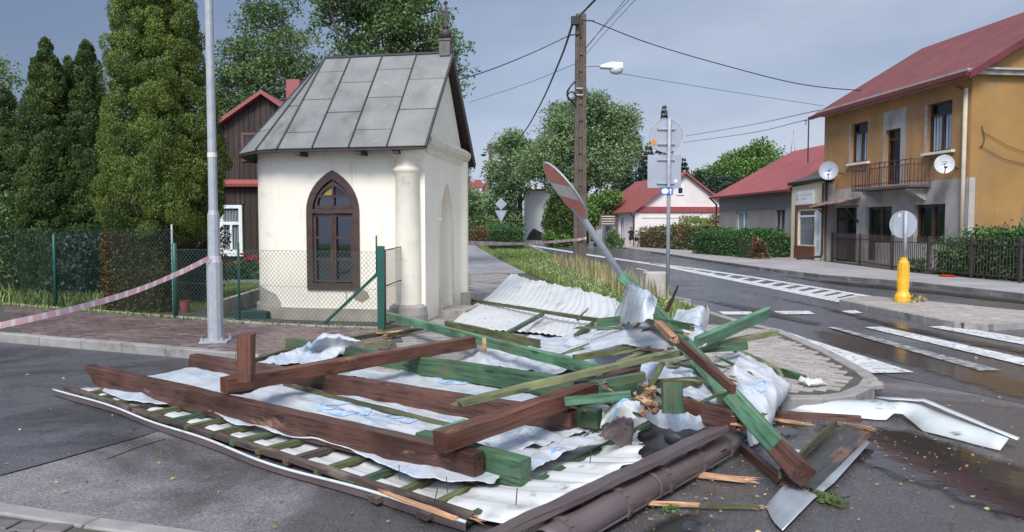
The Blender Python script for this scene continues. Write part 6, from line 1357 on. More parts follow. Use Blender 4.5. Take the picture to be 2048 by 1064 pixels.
# debris lump next to it, red plate, light litter
c = at(1830, 604, Z1); foliage('leaf_litter_clump', [(c.x, c.y, Z1 + .05)], [.16], 260, .06, M['yellow_leaf'], None, squash=.4, kind=None, seed=4); tag(bpy.data.objects['leaf_litter_clump'], 'small heap of torn leaves beside the yellow bollard', 'leaves')
c = at(1895, 553, Z1); MB().lathe((c.x, c.y, Z1), [(.22, 0), (.24, .03), (.12, .05)], 14).build('red_lid', M['red_plastic'], None, label='flat red plastic lid lying on the far pavement by the vines', cat='lid')
# signs down the street
def far_sign(px, D, parts, label, m_post='galv', base=492):
    b = atD(px, base, D); t = thing('road_sign', (b.x, D, 0), label, 'road sign'); topz = max(atD(px, y0, D).z for (_, y0, _, _) in parts)
    MB().bar((b.x, D + .06, 0), (b.x, D + .06, topz), .07, .07, up=(0, 1, 0)).build('post', M[m_post], t)
    for (sh, y0, hs, m_) in parts:
        z_ = atD(px, y0 + hs, D).z; s_ = hs / F_PX * D
        if sh == 'diamond': q = [(b.x, D, z_ - s_), (b.x + s_, D, z_), (b.x, D, z_ + s_), (b.x - s_, D, z_)]
        elif sh == 'tri': q = [(b.x - s_, D, z_ + s_), (b.x, D, z_ - s_), (b.x + s_, D, z_ + s_)]
        else: q = [(b.x - s_, D, z_ - s_), (b.x + s_, D, z_ - s_), (b.x + s_, D, z_ + s_), (b.x - s_, D, z_ + s_)]
        MB().extrude(q, (0, .02, 0)).build(sh + '_sign', M[m_], t)
    return t
far_sign(1002, 50, [('diamond', 396, 12, 'sign_back'), ('tri', 421, 12, 'sign_back')], 'back of a diamond sign above a triangular sign, behind the green hedge')
s1 = far_sign(1034, 95, [('square', 434, 5.6, 'lime')], 'lime green square warning sign with blue pictogram far down the road')
b = atD(1034, 439.6, 95); MB().box((b.x, 94.96, b.z), (.36, .02, .36)).build('pictogram', M['blue_sign'], s1.children[-1])
s2 = far_sign(1044, 93, [('diamond', 428, 4.4, 'petal_white'), ('square', 438, 4.0, 'orange')], 'small diamond sign over an orange arrow sign by the white building')
wire_l = atD(1022, 490, 80); ls = thing('street_lamp', (wire_l.x, 80, 0), 'slim pale street lamp with short arm far down the road', 'street lamp'); zt_ = atD(0, 401, 80).z
MB().tube([(wire_l.x, 80, 0), (wire_l.x, 80, zt_), (wire_l.x - .5, 80, zt_ + .05)], .07, 5).build('post', M['galv'], ls)
c = atD(965, 443, 90); bs0 = thing('bus_shelter', (c.x, 90, 0), 'grey bus shelter roof on two posts behind the reddish hedge', 'shelter'); MB().box((c.x, 90, c.z), (2.0, .8, .35)).build('roof', M['sign_back'], bs0)
for dx in (-.4, .75): MB().box((c.x + dx, 90, c.z / 2), (.1, .1, c.z)).build('post', M['galv'], bs0)
ft = [atD(936, 486, 15.5), atD(1050, 487, 24), atD(1148, 480, UD - .3), atD(1173, 476, UD - .3)]
tape('barrier_tape', ft, .09, .4, 'thin barrier tape stretched from the chapel gate to the concrete pole')
gp0 = at(927, 585, Z1); gpo = thing('gate_post', gp0, 'dark weathered post with green cap just beyond the chapel corner', 'post'); gzt = atD(927, 487, gp0.y).z
MB().box((gp0.x, gp0.y, gzt / 2), (.11, .11, gzt)).build('shaft', M['iron'], gpo); MB().box((gp0.x, gp0.y + .02, gzt + .12), (.13, .1, .28)).build('cap', M['green_fence'], gpo)

# ================================================================== PEOPLE
def skin_person(root, joints, edges, radii, name, m_, sub=2):
    me = bpy.data.meshes.new(name); off = wloc(root); me.from_pydata([Vector(j) - off for j in joints], edges, []); o = link_mesh(name, me, root)
    o.modifiers.new('s', 'SKIN'); sv = me.skin_vertices[0].data
    for i, r in enumerate(radii): sv[i].radius = (r, r) if not isinstance(r, tuple) else r
    sv[0].use_root = True; md = o.modifiers.new('u', 'SUBSURF'); md.levels = sub; md.render_levels = sub
    dg = bpy.context.evaluated_depsgraph_get(); bpy.context.view_layer.update(); m2 = bpy.data.meshes.new_from_object(o.evaluated_get(bpy.context.evaluated_depsgraph_get())); o.modifiers.clear(); o.data = m2
    m2.materials.clear(); m2.materials.append(m_); m2.polygons.foreach_set('use_smooth', [True] * len(m2.polygons)); return o
def person(px, py, D, H, label, top_m, bottom_m, stride=.12, arm=.5, grp='two walkers on the far pavement'):
    b = atD(px, py, D); b.z = Z1; s = H / 1.7; t = thing('person', b, label, 'person', grp)
    J = lambda x, y, z: (b.x + x * s, b.y + y * s, b.z + z * s)
    jo = [J(0, 0, .93), J(0, 0, 1.15), J(0, 0, 1.38), J(0, -.01, 1.48), J(0, -.02, 1.60), J(.09, 0, .86), J(.10, -stride, .48), J(.10, -stride * 1.1, .08), J(.11, -stride * 1.1 - .12, .03), J(-.09, 0, .86), J(-.09, stride * .6, .48), J(-.09, stride * 1.3, .09), J(-.09, stride * 1.3 - .12, .04), J(.19, 0, 1.38), J(.25, .02, 1.10), J(.24, -.10, .86), J(-.19, 0, 1.38), J(-.26, .02, 1.10), J(-.22, -.12 - arm * .1, .9 + arm * .1)]
    ed = [(0, 1), (1, 2), (2, 3), (3, 4), (0, 5), (5, 6), (6, 7), (7, 8), (0, 9), (9, 10), (10, 11), (11, 12), (2, 13), (13, 14), (14, 15), (2, 16), (16, 17), (17, 18)]
    ra = [.13, .115, .13, .055, .095, .09, .06, .04, .035, .09, .06, .04, .035, .05, .04, .028, .05, .04, .028]
    body = skin_person(t, jo, ed, [r * s for r in ra], 'body', M['skin'])
    MB().lathe(J(0, 0, .98), [(.17 * s, 0), (.15 * s, .15 * s), (.17 * s, .35 * s), (.19 * s, .42 * s), (.08 * s, .50 * s)], 12).build('shirt', top_m, t, smooth=True)
    mb = MB()
    for sx in (-1, 1): mb.tube([J(sx * .09, 0, .98), J(sx * .10, -stride * .4 if sx > 0 else stride * .3, .62)], [.125 * s, .10 * s], 10); mb.tube([J(sx * .17, 0, 1.39), J(sx * .235, .01, 1.2)], [.065 * s, .06 * s], 8)
    mb.build('shorts_and_sleeves', bottom_m if top_m is bottom_m else bottom_m, t, smooth=True)
    MB().sphere(J(0, .02, 1.63), .105 * s, 10, 7, (1, 1.05, 1.1)).build('hair', M['hair'], t, smooth=True)
    for i in (8, 12): MB().sphere((jo[i][0], jo[i][1] + .05 * s, jo[i][2] + .01), .05 * s, 8, 5, (1, 2.1, .8)).build('shoe', M['shoe'], t, smooth=True)
    return t
person(1262.5, 496, 56, 1.50, 'woman in short black dress walking on the far pavement, left of the pair', M['cloth_black'], M['cloth_black'])
person(1273, 495, 57, 1.25, 'smaller person in light grey shirt and dark shorts, right of the pair', M['cloth_grey'], M['cloth_black'], .08, .8)

# ================================================================== VEGETATION
def px_blobs(spec, D, yvar=1.2, seed=0):
    rd = random.Random(seed); out = []
    for (x, y, r) in spec: c = atD(x, y, D + rd.uniform(-yvar, yvar)); out.append((tuple(c), r / F_PX * D))
    return out
# thujas
tb = at(300, 628, Z1 - .02); TD = tb.y + .9
tcx = atD(312, 0, TD).x
def tz(y, D=TD): return atD(300, y, D).z
prof = [(tz(478), .42), (tz(455), .80), (tz(425), .93), (tz(330), .94), (tz(240), .84), (tz(150), .72), (tz(60), .62), (tz(0), .56), (tz(0) + .9, .35), (tz(0) + 1.5, .05)]
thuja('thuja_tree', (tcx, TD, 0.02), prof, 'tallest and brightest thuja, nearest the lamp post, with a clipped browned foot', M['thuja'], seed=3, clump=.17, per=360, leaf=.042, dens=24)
th = [o for o in COL.objects if o.name == 'thuja_tree'][0]
fx = atD(277, 0, tb.y + .75).x; rngq = np.random.default_rng(5); n = 15000; fw_, fd_ = .50, .45; fh = tz(462)
sideq = rngq.integers(0, 4, n); u = rngq.uniform(-1, 1, n); X = np.where(sideq == 0, u * fw_, np.where(sideq == 1, -fw_, np.where(sideq == 2, fw_, u * fw_))); Y = np.where(sideq == 0, -fd_, np.where(sideq == 3, fd_, u * fd_))
Zq = rngq.uniform(.05, fh, n); P = np.c_[fx + X + rngq.normal(size=n) * .035 + .03 * np.sin(Zq * 9), tb.y + .75 + Y + rngq.normal(size=n) * .035, Zq]
D_ = np.c_[X, Y, np.full(n, .15)] + rngq.normal(size=(n, 3)) * .4; V, Fq = leaf_quads(P, D_, .05, .55, rngq); np_mesh('clipped_foot', V, Fq, M['thuja_brown'], th)
MB().box((fx, tb.y + .75, fh / 2), (fw_ * 1.8, fd_ * 1.8, fh * .96)).build('foot_light_block', M['core'], th)  # opaque box added inside the clipped foot to block light
def thuja_px(px, top, base, w, D, label, m_, seed, prof_k=None, **kw):
    x = atD(px, 0, D).x; zt = atD(px, top, D).z; zb = Z1; W = w / 2 / F_PX * D; k = prof_k or [(0, .75), (.12, .9), (.35, 1), (.6, .9), (.8, .6), (.92, .3), (1, .04)]
    return thuja('thuja_tree', (x, D, 0.02), [(zb + (zt - zb) * a, W * b) for a, b in k], label, m_, seed=seed, **kw)
thuja_px(88, 86, 605, 112, 15.2, 'dark thuja with two close tips, left of the tallest thuja', M['thuja_dark'], 11, clump=.14, per=200, dens=30, leaf=.048)
thuja_px(134, 118, 605, 66, 15.9, 'thuja between the twin tipped one and the pointed one', M['thuja_dark'], 12, clump=.14, per=170, dens=28, leaf=.048)
thuja_px(169, 84, 605, 80, 15.4, 'sharply pointed dark thuja touching the tallest thuja', M['thuja_dark'], 13, clump=.14, per=200, dens=30, leaf=.048)
thuja_px(4, 180, 605, 84, 15.8, 'shorter thuja cut by the left edge of the picture', M['thuja_dark'], 14, clump=.14, per=170, dens=28, leaf=.048)
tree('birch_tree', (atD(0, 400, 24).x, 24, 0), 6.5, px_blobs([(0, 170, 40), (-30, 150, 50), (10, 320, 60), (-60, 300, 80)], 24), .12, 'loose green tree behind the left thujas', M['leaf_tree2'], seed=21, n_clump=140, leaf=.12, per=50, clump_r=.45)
# shrubs inside the fence at the left
def bush(name, px, py, D, w, h, label, m_, seed, leaf=.07, n=26, per=150, cat='bush', group=None):
    c = atD(px, py, D); W = w / 2 / F_PX * D; H = h / F_PX * D; rng = np.random.default_rng(seed); base = (c.x, D, Z1 - .03); root = thing(name, base, label, cat, group)
    cs = np.c_[c.x + rng.uniform(-1, 1, n) * W * .75, D + rng.uniform(-1, 1, n) * W * .5, base[2] + rng.uniform(.12, .95, n) * H]
    foliage('foliage', cs, rng.uniform(.18, .34, n) * max(W, H), per, leaf, m_, root, squash=.8, shell=.2, seed=seed); mb = MB()
    for k in range(min(n, 12)): mb.tube([base, tuple(cs[k])], [.015, .006], 4, caps=False)
    mb.build('stem', M['bark'], root); return root
bush('shrub', 12, 600, 15.0, 80, 205, 'bluish green shrub behind the left end of the chain link fence', M['leaf_tree'], 31, .07, 30)
bush('shrub', 160, 600, 14.5, 95, 140, 'dark shrub behind the fence between the two thuja groups', M['leaf_dark'], 32, .08, 30)
bush('shrub', 385, 600, 14.6, 55, 105, 'small dark weeping shrub behind the lamp post', M['leaf_dark'], 34, .06, 20)
bush('shrub', 395, 560, 15.5, 95, 150, 'shaded reddish shrub beneath the tallest thuja beside the white window', M['thuja_brown'], 35, .08, 26)
def flowers(name, pts, D, m_, r, label, h=.45, leafm='grass', n=6, cat='flowers', grp=None):
    for i, (px, py) in enumerate(pts):
        c = atD(px, py, D + .1 * (i % 3)); root = thing(name, (c.x, c.y, Z1 - .02), label(i), cat, grp); rng = np.random.default_rng(i + 50)
        MB().tube([(c.x + .02, c.y, Z1 - .02), tuple(c)], .006, 4).build('stem', M[leafm], root)
        a = rng.uniform(0, 6.28, 14); P = np.repeat(np.array([tuple(c)]), 14, 0); D_ = np.c_[np.cos(a), np.sin(a), rng.uniform(-.2, .9, 14)]; V, Fq = leaf_quads(P, D_, r, .6, rng); np_mesh('petals', V, Fq, M[m_], root)
        if leafm == 'grass':
            m = 10; a = rng.uniform(0, 6.28, m); V, Fq = leaf_quads(np.repeat(np.array([[c.x, c.y, Z1]]), m, 0), np.c_[np.cos(a) * .6, np.sin(a) * .6, np.ones(m)], .38, .09, rng); np_mesh('leaves', V, Fq, M['grass'], root)
day = [(26, 553), (24, 570), (132, 553), (147, 580), (179, 580), (155, 562), (124, 583)]
flowers('daylily', day, 14.7, 'petal_orange', .05, lambda i: ['orange daylily, upper of two at the left fence end', 'orange daylily, lower of two at the left fence end', 'orange daylily highest of the group right of the fence post', 'orange daylily left of the largest blossom behind the tape', 'largest orange daylily blossom behind the tape', 'half open orange daylily between the larger blossoms', 'orange daylily close to the green fence post'][i], cat='flower')
rose = [(488, 510), (500, 522), (512, 515), (522, 512), (520, 524), (505, 535), (496, 519)]
flowers('rose', rose, 20.3, 'petal_red', .12, lambda i: ['crimson rose nearest the white window, top of the bush', 'crimson rose low beside the one nearest the window', 'crimson rose in the middle of the bush top', 'crimson rose highest and nearest the chapel wall', 'crimson rose just under the one nearest the chapel wall', 'lowest crimson rose of the bush before the timber wall', 'crimson rose lowest on the window side of the bush'][i], leafm='bark', grp='crimson roses by the timber wall', cat='flower')
flowers('rose', [(453, 528), (449, 533), (476, 526)], 19.8, 'petal_orange', .10, lambda i: ['salmon rose beside the lamp post, upper of the close two', 'salmon rose beside the lamp post, lower of the close two', 'salmon rose apart from the two by the lamp post'][i], leafm='bark', grp='salmon roses', cat='flower')
bush('rose_bush', 505, 548, 20.6, 90, 40, 'rose bush with dark leaves before the timber wall', M['ivy'], 36, .08, 22, 90); bush('rose_bush', 458, 548, 20.2, 48, 32, 'lower rose bush just right of the lamp post', M['ivy'], 37, .08, 14, 90)
MB().box((atD(470, 0, 19.5).x, 19.5, .16), (3.6, .08, .12)).build('bed_edging', M['kerb'], None, label='low concrete edging between lawn and rose bed', cat='edging')
c = at(370, 624, .1); MB().lathe((c.x, c.y, .09), [(.07, 0), (.09, .2), (.1, .21)], 12).build('flower_pot', mat('dull_red_pot', (.30, .06, .06), rough=.6), None, label='dull red pot behind the fence left of the lamp post', cat='pot')
gb = [at(440, 636, .1), at(524, 604, .1)]; MB().bar(gb[0] + Vector((0, 0, .12)), gb[1] + Vector((0, 0, .12)), .1, .34).build('garden_kerb', M['stone'], None, label='grey concrete ramp edge running to the chapel apse', cat='kerb wall')
c = at(497, 640, .1); MB().box((c.x, c.y + .2, .16), (.55, .3, .12)).build('folded_net', M['teal_net'], None, label='dark teal folded net at the foot of the apse', cat='net')
gl = blades('border_plants', [(p.x, p.y) for p in [at(-60, 603, .1), at(150, 617, .1), at(215, 622, .1), at(225, 612, .1), at(-60, 590, .1)]], 1800, .28, M['grass'], .1, seed=15, width=.012, lean=.6, power=0); tag(gl, 'long strap leaves of the border along the left fence', 'plants')

# big trees behind the chapel
tree('ash_tree', (atD(545, 480, 31).x, 31, 0), 11, px_blobs([(540, 60, 70), (500, 130, 62), (585, 110, 62), (470, 90, 26), (480, 175, 60), (570, 180, 80), (450, 200, 50), (620, 170, 45), (545, 10, 50), (500, 230, 60), (590, 230, 60)], 31), .2, 'rounded ash tree behind the dark timber house, left of the chapel roof', M['leaf_tree'], seed=41, n_clump=470, leaf=.135, per=52, clump_r=.48)
tree('walnut_tree', (atD(775, 480, 27).x, 27, 0), 13, px_blobs([(690, 30, 70), (760, 20, 80), (830, 30, 70), (650, -20, 40), (700, 90, 45), (790, 80, 70), (850, 85, 50), (900, 105, 38), (740, -40, 80), (830, -40, 60), (920, 140, 22), (885, 60, 26), (905, 170, 25), (760, 110, 60)], 27), .26, 'large walnut tree with dark forked limbs rising directly behind the chapel roof', M['leaf_tree'], seed=42, n_clump=470, leaf=.135, per=48, clump_r=.46)
# down the street
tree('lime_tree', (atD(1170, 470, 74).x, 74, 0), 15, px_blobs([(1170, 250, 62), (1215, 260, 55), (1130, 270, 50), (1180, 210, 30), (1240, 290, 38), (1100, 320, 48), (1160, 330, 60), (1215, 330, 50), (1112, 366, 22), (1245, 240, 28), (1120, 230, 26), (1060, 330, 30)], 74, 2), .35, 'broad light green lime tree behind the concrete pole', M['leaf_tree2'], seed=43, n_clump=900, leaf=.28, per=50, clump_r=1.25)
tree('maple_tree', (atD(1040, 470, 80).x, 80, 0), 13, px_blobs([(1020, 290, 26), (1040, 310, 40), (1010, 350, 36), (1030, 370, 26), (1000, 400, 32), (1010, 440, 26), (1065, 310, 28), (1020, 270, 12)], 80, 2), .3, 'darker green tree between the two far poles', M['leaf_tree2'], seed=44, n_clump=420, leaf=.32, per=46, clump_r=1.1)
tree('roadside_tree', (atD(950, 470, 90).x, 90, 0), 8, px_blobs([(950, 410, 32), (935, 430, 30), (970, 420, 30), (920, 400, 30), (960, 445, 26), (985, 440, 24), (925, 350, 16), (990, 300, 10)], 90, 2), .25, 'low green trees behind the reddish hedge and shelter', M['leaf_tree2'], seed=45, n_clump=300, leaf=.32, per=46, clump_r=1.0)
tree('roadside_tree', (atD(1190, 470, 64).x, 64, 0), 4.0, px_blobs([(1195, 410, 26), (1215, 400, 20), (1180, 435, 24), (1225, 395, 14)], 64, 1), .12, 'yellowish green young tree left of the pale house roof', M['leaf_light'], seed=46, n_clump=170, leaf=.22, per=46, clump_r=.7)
for i, (px, yt, w, D, lb) in enumerate([(1275, 268, 60, 92, 'dark spruce just right of the lime tree crown'), (1300, 290, 56, 88, 'dark spruce partly hidden by the square sign'), (1331, 214, 36, 96, 'tallest spruce, its tip just above the round sign'), (1250, 320, 60, 86, 'broad dark spruce behind the pale house roof ridge'), (1372, 320, 36, 97, 'small spruce right of the square sign')]):
    x = atD(px, 0, D).x; conifer('spruce_tree', (x, D, 0), atD(px, yt, D).z, w / F_PX * D, lb, seed=60 + i, n=4600, leaf=.75)
thuja_px(1122, 378, 470, 62, 62, 'dark rounded thuja before the white building', M['thuja_dark'], 17, prof_k=[(0, .8), (.3, 1), (.6, .9), (.85, .55), (1, .05)], clump=.4, per=40, dens=3.5, leaf=.22)
tree('oak_tree', (atD(1500, 450, 100).x, 100, 0), 13, px_blobs([(1500, 320, 30), (1470, 330, 34), (1530, 325, 32), (1440, 345, 28), (1550, 345, 30), (1510, 350, 45), (1410, 365, 26), (1465, 370, 36), (1520, 300, 18)], 100, 2), .35, 'rounded bright green oak behind the grey house roof', M['leaf_light'], seed=47, n_clump=420, leaf=.42, per=46, clump_r=1.3)
tree('oak_tree', (atD(1410, 450, 92).x, 92, 0), 8, px_blobs([(1400, 370, 26), (1430, 375, 26), (1385, 390, 24), (1460, 385, 30), (1500, 380, 26)], 92, 2), .3, 'dark pine green tree right of the pale house gable', M['leaf_dark'], seed=48, n_clump=260, leaf=.40, per=46, clump_r=1.2)
for i, (px, r_, lb) in enumerate([(900, 40, 'hazy'), ]): pass
rngf = np.random.default_rng(77); nfw = 520; xs = rngf.uniform(-140, 160, nfw); cs = np.c_[xs, rngf.uniform(150, 200, nfw), rngf.uniform(0, 5.2, nfw)]
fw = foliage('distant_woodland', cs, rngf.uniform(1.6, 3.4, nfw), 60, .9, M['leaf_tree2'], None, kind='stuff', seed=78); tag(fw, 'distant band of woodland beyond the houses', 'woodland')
# hedges
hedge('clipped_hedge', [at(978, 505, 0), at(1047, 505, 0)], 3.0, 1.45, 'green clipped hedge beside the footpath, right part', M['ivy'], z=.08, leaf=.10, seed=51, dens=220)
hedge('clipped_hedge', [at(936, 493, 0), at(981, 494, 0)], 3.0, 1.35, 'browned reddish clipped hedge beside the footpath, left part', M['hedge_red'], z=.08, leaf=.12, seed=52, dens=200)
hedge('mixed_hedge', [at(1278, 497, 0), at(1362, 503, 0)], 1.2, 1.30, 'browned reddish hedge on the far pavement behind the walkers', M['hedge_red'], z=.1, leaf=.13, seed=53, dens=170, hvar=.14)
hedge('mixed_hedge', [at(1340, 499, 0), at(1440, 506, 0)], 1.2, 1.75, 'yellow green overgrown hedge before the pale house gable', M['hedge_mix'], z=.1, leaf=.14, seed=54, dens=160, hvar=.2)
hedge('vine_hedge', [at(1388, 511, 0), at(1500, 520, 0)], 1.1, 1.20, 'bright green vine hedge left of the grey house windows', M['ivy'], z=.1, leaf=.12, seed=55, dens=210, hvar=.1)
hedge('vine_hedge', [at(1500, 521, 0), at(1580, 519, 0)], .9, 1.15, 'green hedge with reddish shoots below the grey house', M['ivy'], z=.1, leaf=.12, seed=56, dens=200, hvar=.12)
bush('reddish_shrub', 1520, 519, 35.0, 40, 38, 'reddish shrub growing out of the hedge below the grey house', M['hedge_red'], 57, .13, 12, 90)
bush('shrub', 1228, 492, 55, 36, 34, 'rounded blue green shrub under the notice board', M['leaf_tree'], 58, .16, 14, 90)
bush('shrub', 1115, 478, 60, 62, 26, 'fallen green branches at the roadside before the white building', M['leaf_light'], 59, .2, 16, 90)
for i, (a, b, h_, lb, m_, sd_) in enumerate([((1870, 553), (1925, 558), .8, 'leafy vine clump at the fence foot right of the red lid', 'ivy', 71), ((1925, 558), (1985, 564), 1.25, 'tall vine mass climbing the picket fence left of the frame edge', 'ivy', 72), ((1985, 564), (2090, 575), 1.5, 'thick dark vines over the fence at the right frame edge', 'ivy', 73)]):
    hedge('fence_vine', [at(*a, 0), at(*b, 0)], .9, h_, lb, M[m_], z=.1, leaf=.11, seed=sd_, dens=300, hvar=.22, rough=.16)
bush('reddish_shrub', 1995, 560, 22.3, 60, 36, 'dull purple shrub among the vines at the right edge', M['hedge_red'], 74, .09, 12, 110)
bush('weed', 1835, 552, 25.2, 30, 22, 'small weeds at the fence foot behind the yellow bollard', M['ivy'], 75, .08, 10, 70)
# ================================================================== THE TORN ROOF ON THE STREET
O = at(115, 781, .05); FR = at(985, 1063, .05); E1 = (FR - O); EL = E1.length; E1.normalize(); E2 = Vector((-E1.y, E1.x, 0)); 
def Q(a, b, z): return Vector((O.x + E1.x * a + E2.x * b, O.y + E1.y * a + E2.y * b, z))
def AB(px, py, z):
    p = at(px, py, z) - O; return p.x * E1.x + p.y * E1.y, p.x * E2.x + p.y * E2.y
roofw = thing('torn_off_roof', Q(2.5, 2.2, 0), 'large torn off roof section lying upside down, white corrugated sheets with battens', 'roof section')
def corr(x, per=.20, d=.014):
    t = (x / per) % 1.0
    return d * (1 if t < .32 else (1 - (t - .32) / .13) if t < .45 else 0 if t < .82 else (t - .82) / .18)
rd = random.Random(12)
bs = [0, .6, 1.05, 1.6, 2.6, 3.5, 4.8, 6.4]; amx = [5.28, 5.55, 5.62, 5.3, 4.95, 4.3, 3.2, 2.1]
def sheet_z(a, b):
    lift = .11 * max(0, (a - 4.4)) ** 1.3 * (1 if b > .3 else b / .3) * (1 - .6 * max(0, b - 2) / 4) if a > 4.4 else 0
    return .022 + lift + .02 * math.sin(a * .9 + b)
def sheet(name, b0, b1, seed):
    rg = random.Random(seed); nb = int((b1 - b0) / .02); na = 46; V = []; Fq = []
    for j in range(nb + 1):
        b = b0 + (b1 - b0) * j / nb; am = float(np.interp(b, bs, amx)) + rg.uniform(-.010, .010) + .022 * math.sin(b * 31) + .05 * math.sin(b * 5.3); amn = .03 * math.sin(b * 3) + (.0 if b < 5.6 else -.3)
        for i in range(na + 1):
            u = i / na; a = amn + (am - amn) * u; end = max(0, u - .9) / .1
            z = sheet_z(a, b) + corr(b) + end * rg.uniform(-.004, .006) + end * .02 * math.sin(b * 14); V.append(Q(a, b, z))
    for j in range(nb):
        for i in range(na):
            p = j * (na + 1) + i; Fq.append((p, p + 1, p + na + 2, p + na + 1))
    o = np_mesh(name, [tuple(v) for v in V], Fq, M['white_sheet'], roofw); md = o.modifiers.new('t', 'SOLIDIFY'); md.thickness = .002; return o
seams = [0.10, 1.07, 2.12, 3.17, 4.22, 5.27, 6.3]
for k in range(len(seams) - 1): sheet('corrugated_sheet', seams[k], seams[k + 1] - .004, k + 3)

def beam(name, m_, p0, p1, w, h, parent=None, ends=('cut', 'cut'), roll=0.0, label=None, cat='beam', group=None, bow=0.0, warp=.004, seed=0, raw='raw_wood', slant=0.0, taper=1.0):
    """sawn timber along local X: chamfered section, slight warp, cut, slanted or splintered ends"""
    p0, p1 = Vector(p0), Vector(p1); L = (p1 - p0).length; x = (p1 - p0).normalized(); y = Vector((0, 0, 1)).cross(x)
    if y.length < .05: y = Vector((0, 1, 0))
    y.normalize(); z = x.cross(y); rot = Matrix((x, y, z)).transposed() @ Matrix.Rotation(roll, 3, 'X'); rg = random.Random(seed + int(L * 1000)); ch = min(w, h) * .07
    sec = [(-w / 2 + ch, -h / 2), (w / 2 - ch, -h / 2), (w / 2, -h / 2 + ch), (w / 2, h / 2 - ch), (w / 2 - ch, h / 2), (-w / 2 + ch, h / 2), (-w / 2, h / 2 - ch), (-w / 2, -h / 2 + ch)]
    n = max(3, int(L / .18)); vs = []; fs = []
    for i in range(n + 1):
        t = i / n; k = 1 - (1 - taper) * t; bz = bow * 4 * t * (1 - t)
        for (yy, zz_) in sec:
            dx = 0
            if i == 0 and ends[0] == 'slant': dx = (zz_ / h + .5) * -slant
            if i == n and ends[1] == 'slant': dx = (zz_ / h + .5) * slant
            if (i == 0 and ends[0] == 'broken') or (i == n and ends[1] == 'broken'): dx = rg.uniform(-.04, .04)
            j = 0 if i in (0, n) else warp
            vs.append((L * t + dx, yy * k + rg.uniform(-j, j), zz_ * k + bz + rg.uniform(-j, j)))
    for i in range(n):
        for j in range(8): fs.append((i * 8 + j, i * 8 + (j + 1) % 8, (i + 1) * 8 + (j + 1) % 8, (i + 1) * 8 + j))
    fs += [tuple(range(7, -1, -1)), tuple(n * 8 + j for j in range(8))]
    me = bpy.data.meshes.new(name); me.from_pydata(vs, [], fs); bm = bmesh.new(); bm.from_mesh(me); bmesh.ops.recalc_face_normals(bm, faces=bm.faces); bm.to_mesh(me); bm.free(); me.materials.append(M[m_])
    o = link_mesh(name, me, parent); off = wloc(parent) if parent is not None else Vector((0, 0, 0)); o.matrix_world = Matrix.Translation(p0 - off) @ rot.to_4x4()
    tag(o, label, cat if parent is None else None, group)
    for e_, isend in ((ends[0], 0), (ends[1], 1)):
        if e_ == 'broken':
            mb = MB(); s = 1 if isend else -1; X0 = L if isend else 0
            for q in range(18):
                yy, zz_ = rg.uniform(-.46, .46) * w, rg.uniform(-.46, .46) * h; ln = rg.uniform(.02, .16) * (1 if max(w, h) > .07 else .6) * rg.uniform(.4, 1.1); ww = rg.uniform(.06, .2) * min(w, h)
                b_ = [(X0 - s * .03, yy - ww, zz_ - ww), (X0 - s * .03, yy + ww, zz_ - ww), (X0 - s * .03, yy, zz_ + ww), (X0 + s * ln, yy + rg.uniform(-.01, .01), zz_ + rg.uniform(-.015, .015))]
                mb.add(b_, [(0, 1, 2), (0, 1, 3), (1, 2, 3), (2, 0, 3)])
            me2 = bpy.data.meshes.new('splintered_end'); me2.from_pydata(mb.v, [], mb.f); me2.materials.append(M[raw]); so = link_mesh('splintered_end', me2, o)
    return o
def bpx(name, m_, a, b, w, h, **kw): return beam(name, m_, at(*a), at(*b), w, h, **kw)
# battens nailed under the sheets
k = 0; a = .42
while a < 5.2:
    bl = 2.9 if a < 4 else 2.2
    m_ = ['olive_wood', 'green_wood', 'olive_wood', 'old_wood', 'olive_wood', 'green_wood', 'olive_wood'][k % 7]; ze = .074 + sheet_z(a, .5) - .022
    beam('batten', m_, Q(a + rd.uniform(-.03, .03), .03, .050 + sheet_z(a, 0) - .022), Q(a + rd.uniform(-.03, .03), bl + rd.uniform(-.3, .2), .060 + sheet_z(a, bl) - .022), .055, .035, parent=roofw, seed=k); a += .315; k += 1
# fascia board and pale edge trim along the front
for (u0, u1, m_) in ((.02, 2.62, 'old_wood'), (2.6, 5.15, 'old_wood')):
    beam('fascia_board', m_, Q(u0, .075, .064 if u0 < 1 else .062), Q(u1, .065, .062), .06, .035, parent=roofw, seed=int(u0 * 7), ends=('cut', 'broken' if u0 > 1 else 'cut'), bow=.0)
mb = MB(); pts = [Q(x * .1 - .02, -.03 + .03 * math.sin(x * .14) - .012 * math.sin(x * .4), .062 + .006 * math.sin(x * .3)) for x in range(int(EL * 10))]
mb.tube(pts, .010, 6); mb.build('edge_trim', M['white_flash'], roofw, smooth=True)
mb = MB()
for i in range(len(pts) - 1): mb.add([pts[i], pts[i + 1], pts[i + 1] + E2 * .05 + Vector((0, 0, -.02)), pts[i] + E2 * .05 + Vector((0, 0, -.02))], [(0, 1, 2, 3)]); mb.add([pts[i], pts[i + 1], Vector((pts[i + 1].x, pts[i + 1].y, .012)), Vector((pts[i].x, pts[i].y, .012))], [(0, 1, 2, 3)])
mb.build('edge_flashing', M['brown_metal'], roofw, recalc=False)
for (x_, y_) in ((765, 985), (850, 1022)): p = AB(x_, y_, .06); beam('batten_end', 'old_wood', Q(p[0], -.06, .04), Q(p[0] + .02, .10, .06), .09, .035, parent=roofw, seed=3)
# long split strip on the fascia
beam('split_strip', 'raw_wood', at(770, 985, .155), at(905, 1035, .145), .03, .012, parent=roofw, ends=('broken', 'broken'), seed=8)
# nails sticking up
mb = MB()
for (x_, y_) in ((868, 1010), (1032, 1010), (800, 960), (895, 985), (1180, 925)): p = at(x_, y_, .13); mb.tube([p, p + Vector((rd.uniform(-.02, .02), 0, .09))], .003, 4)
mb.build('nails', M['iron'], roofw)

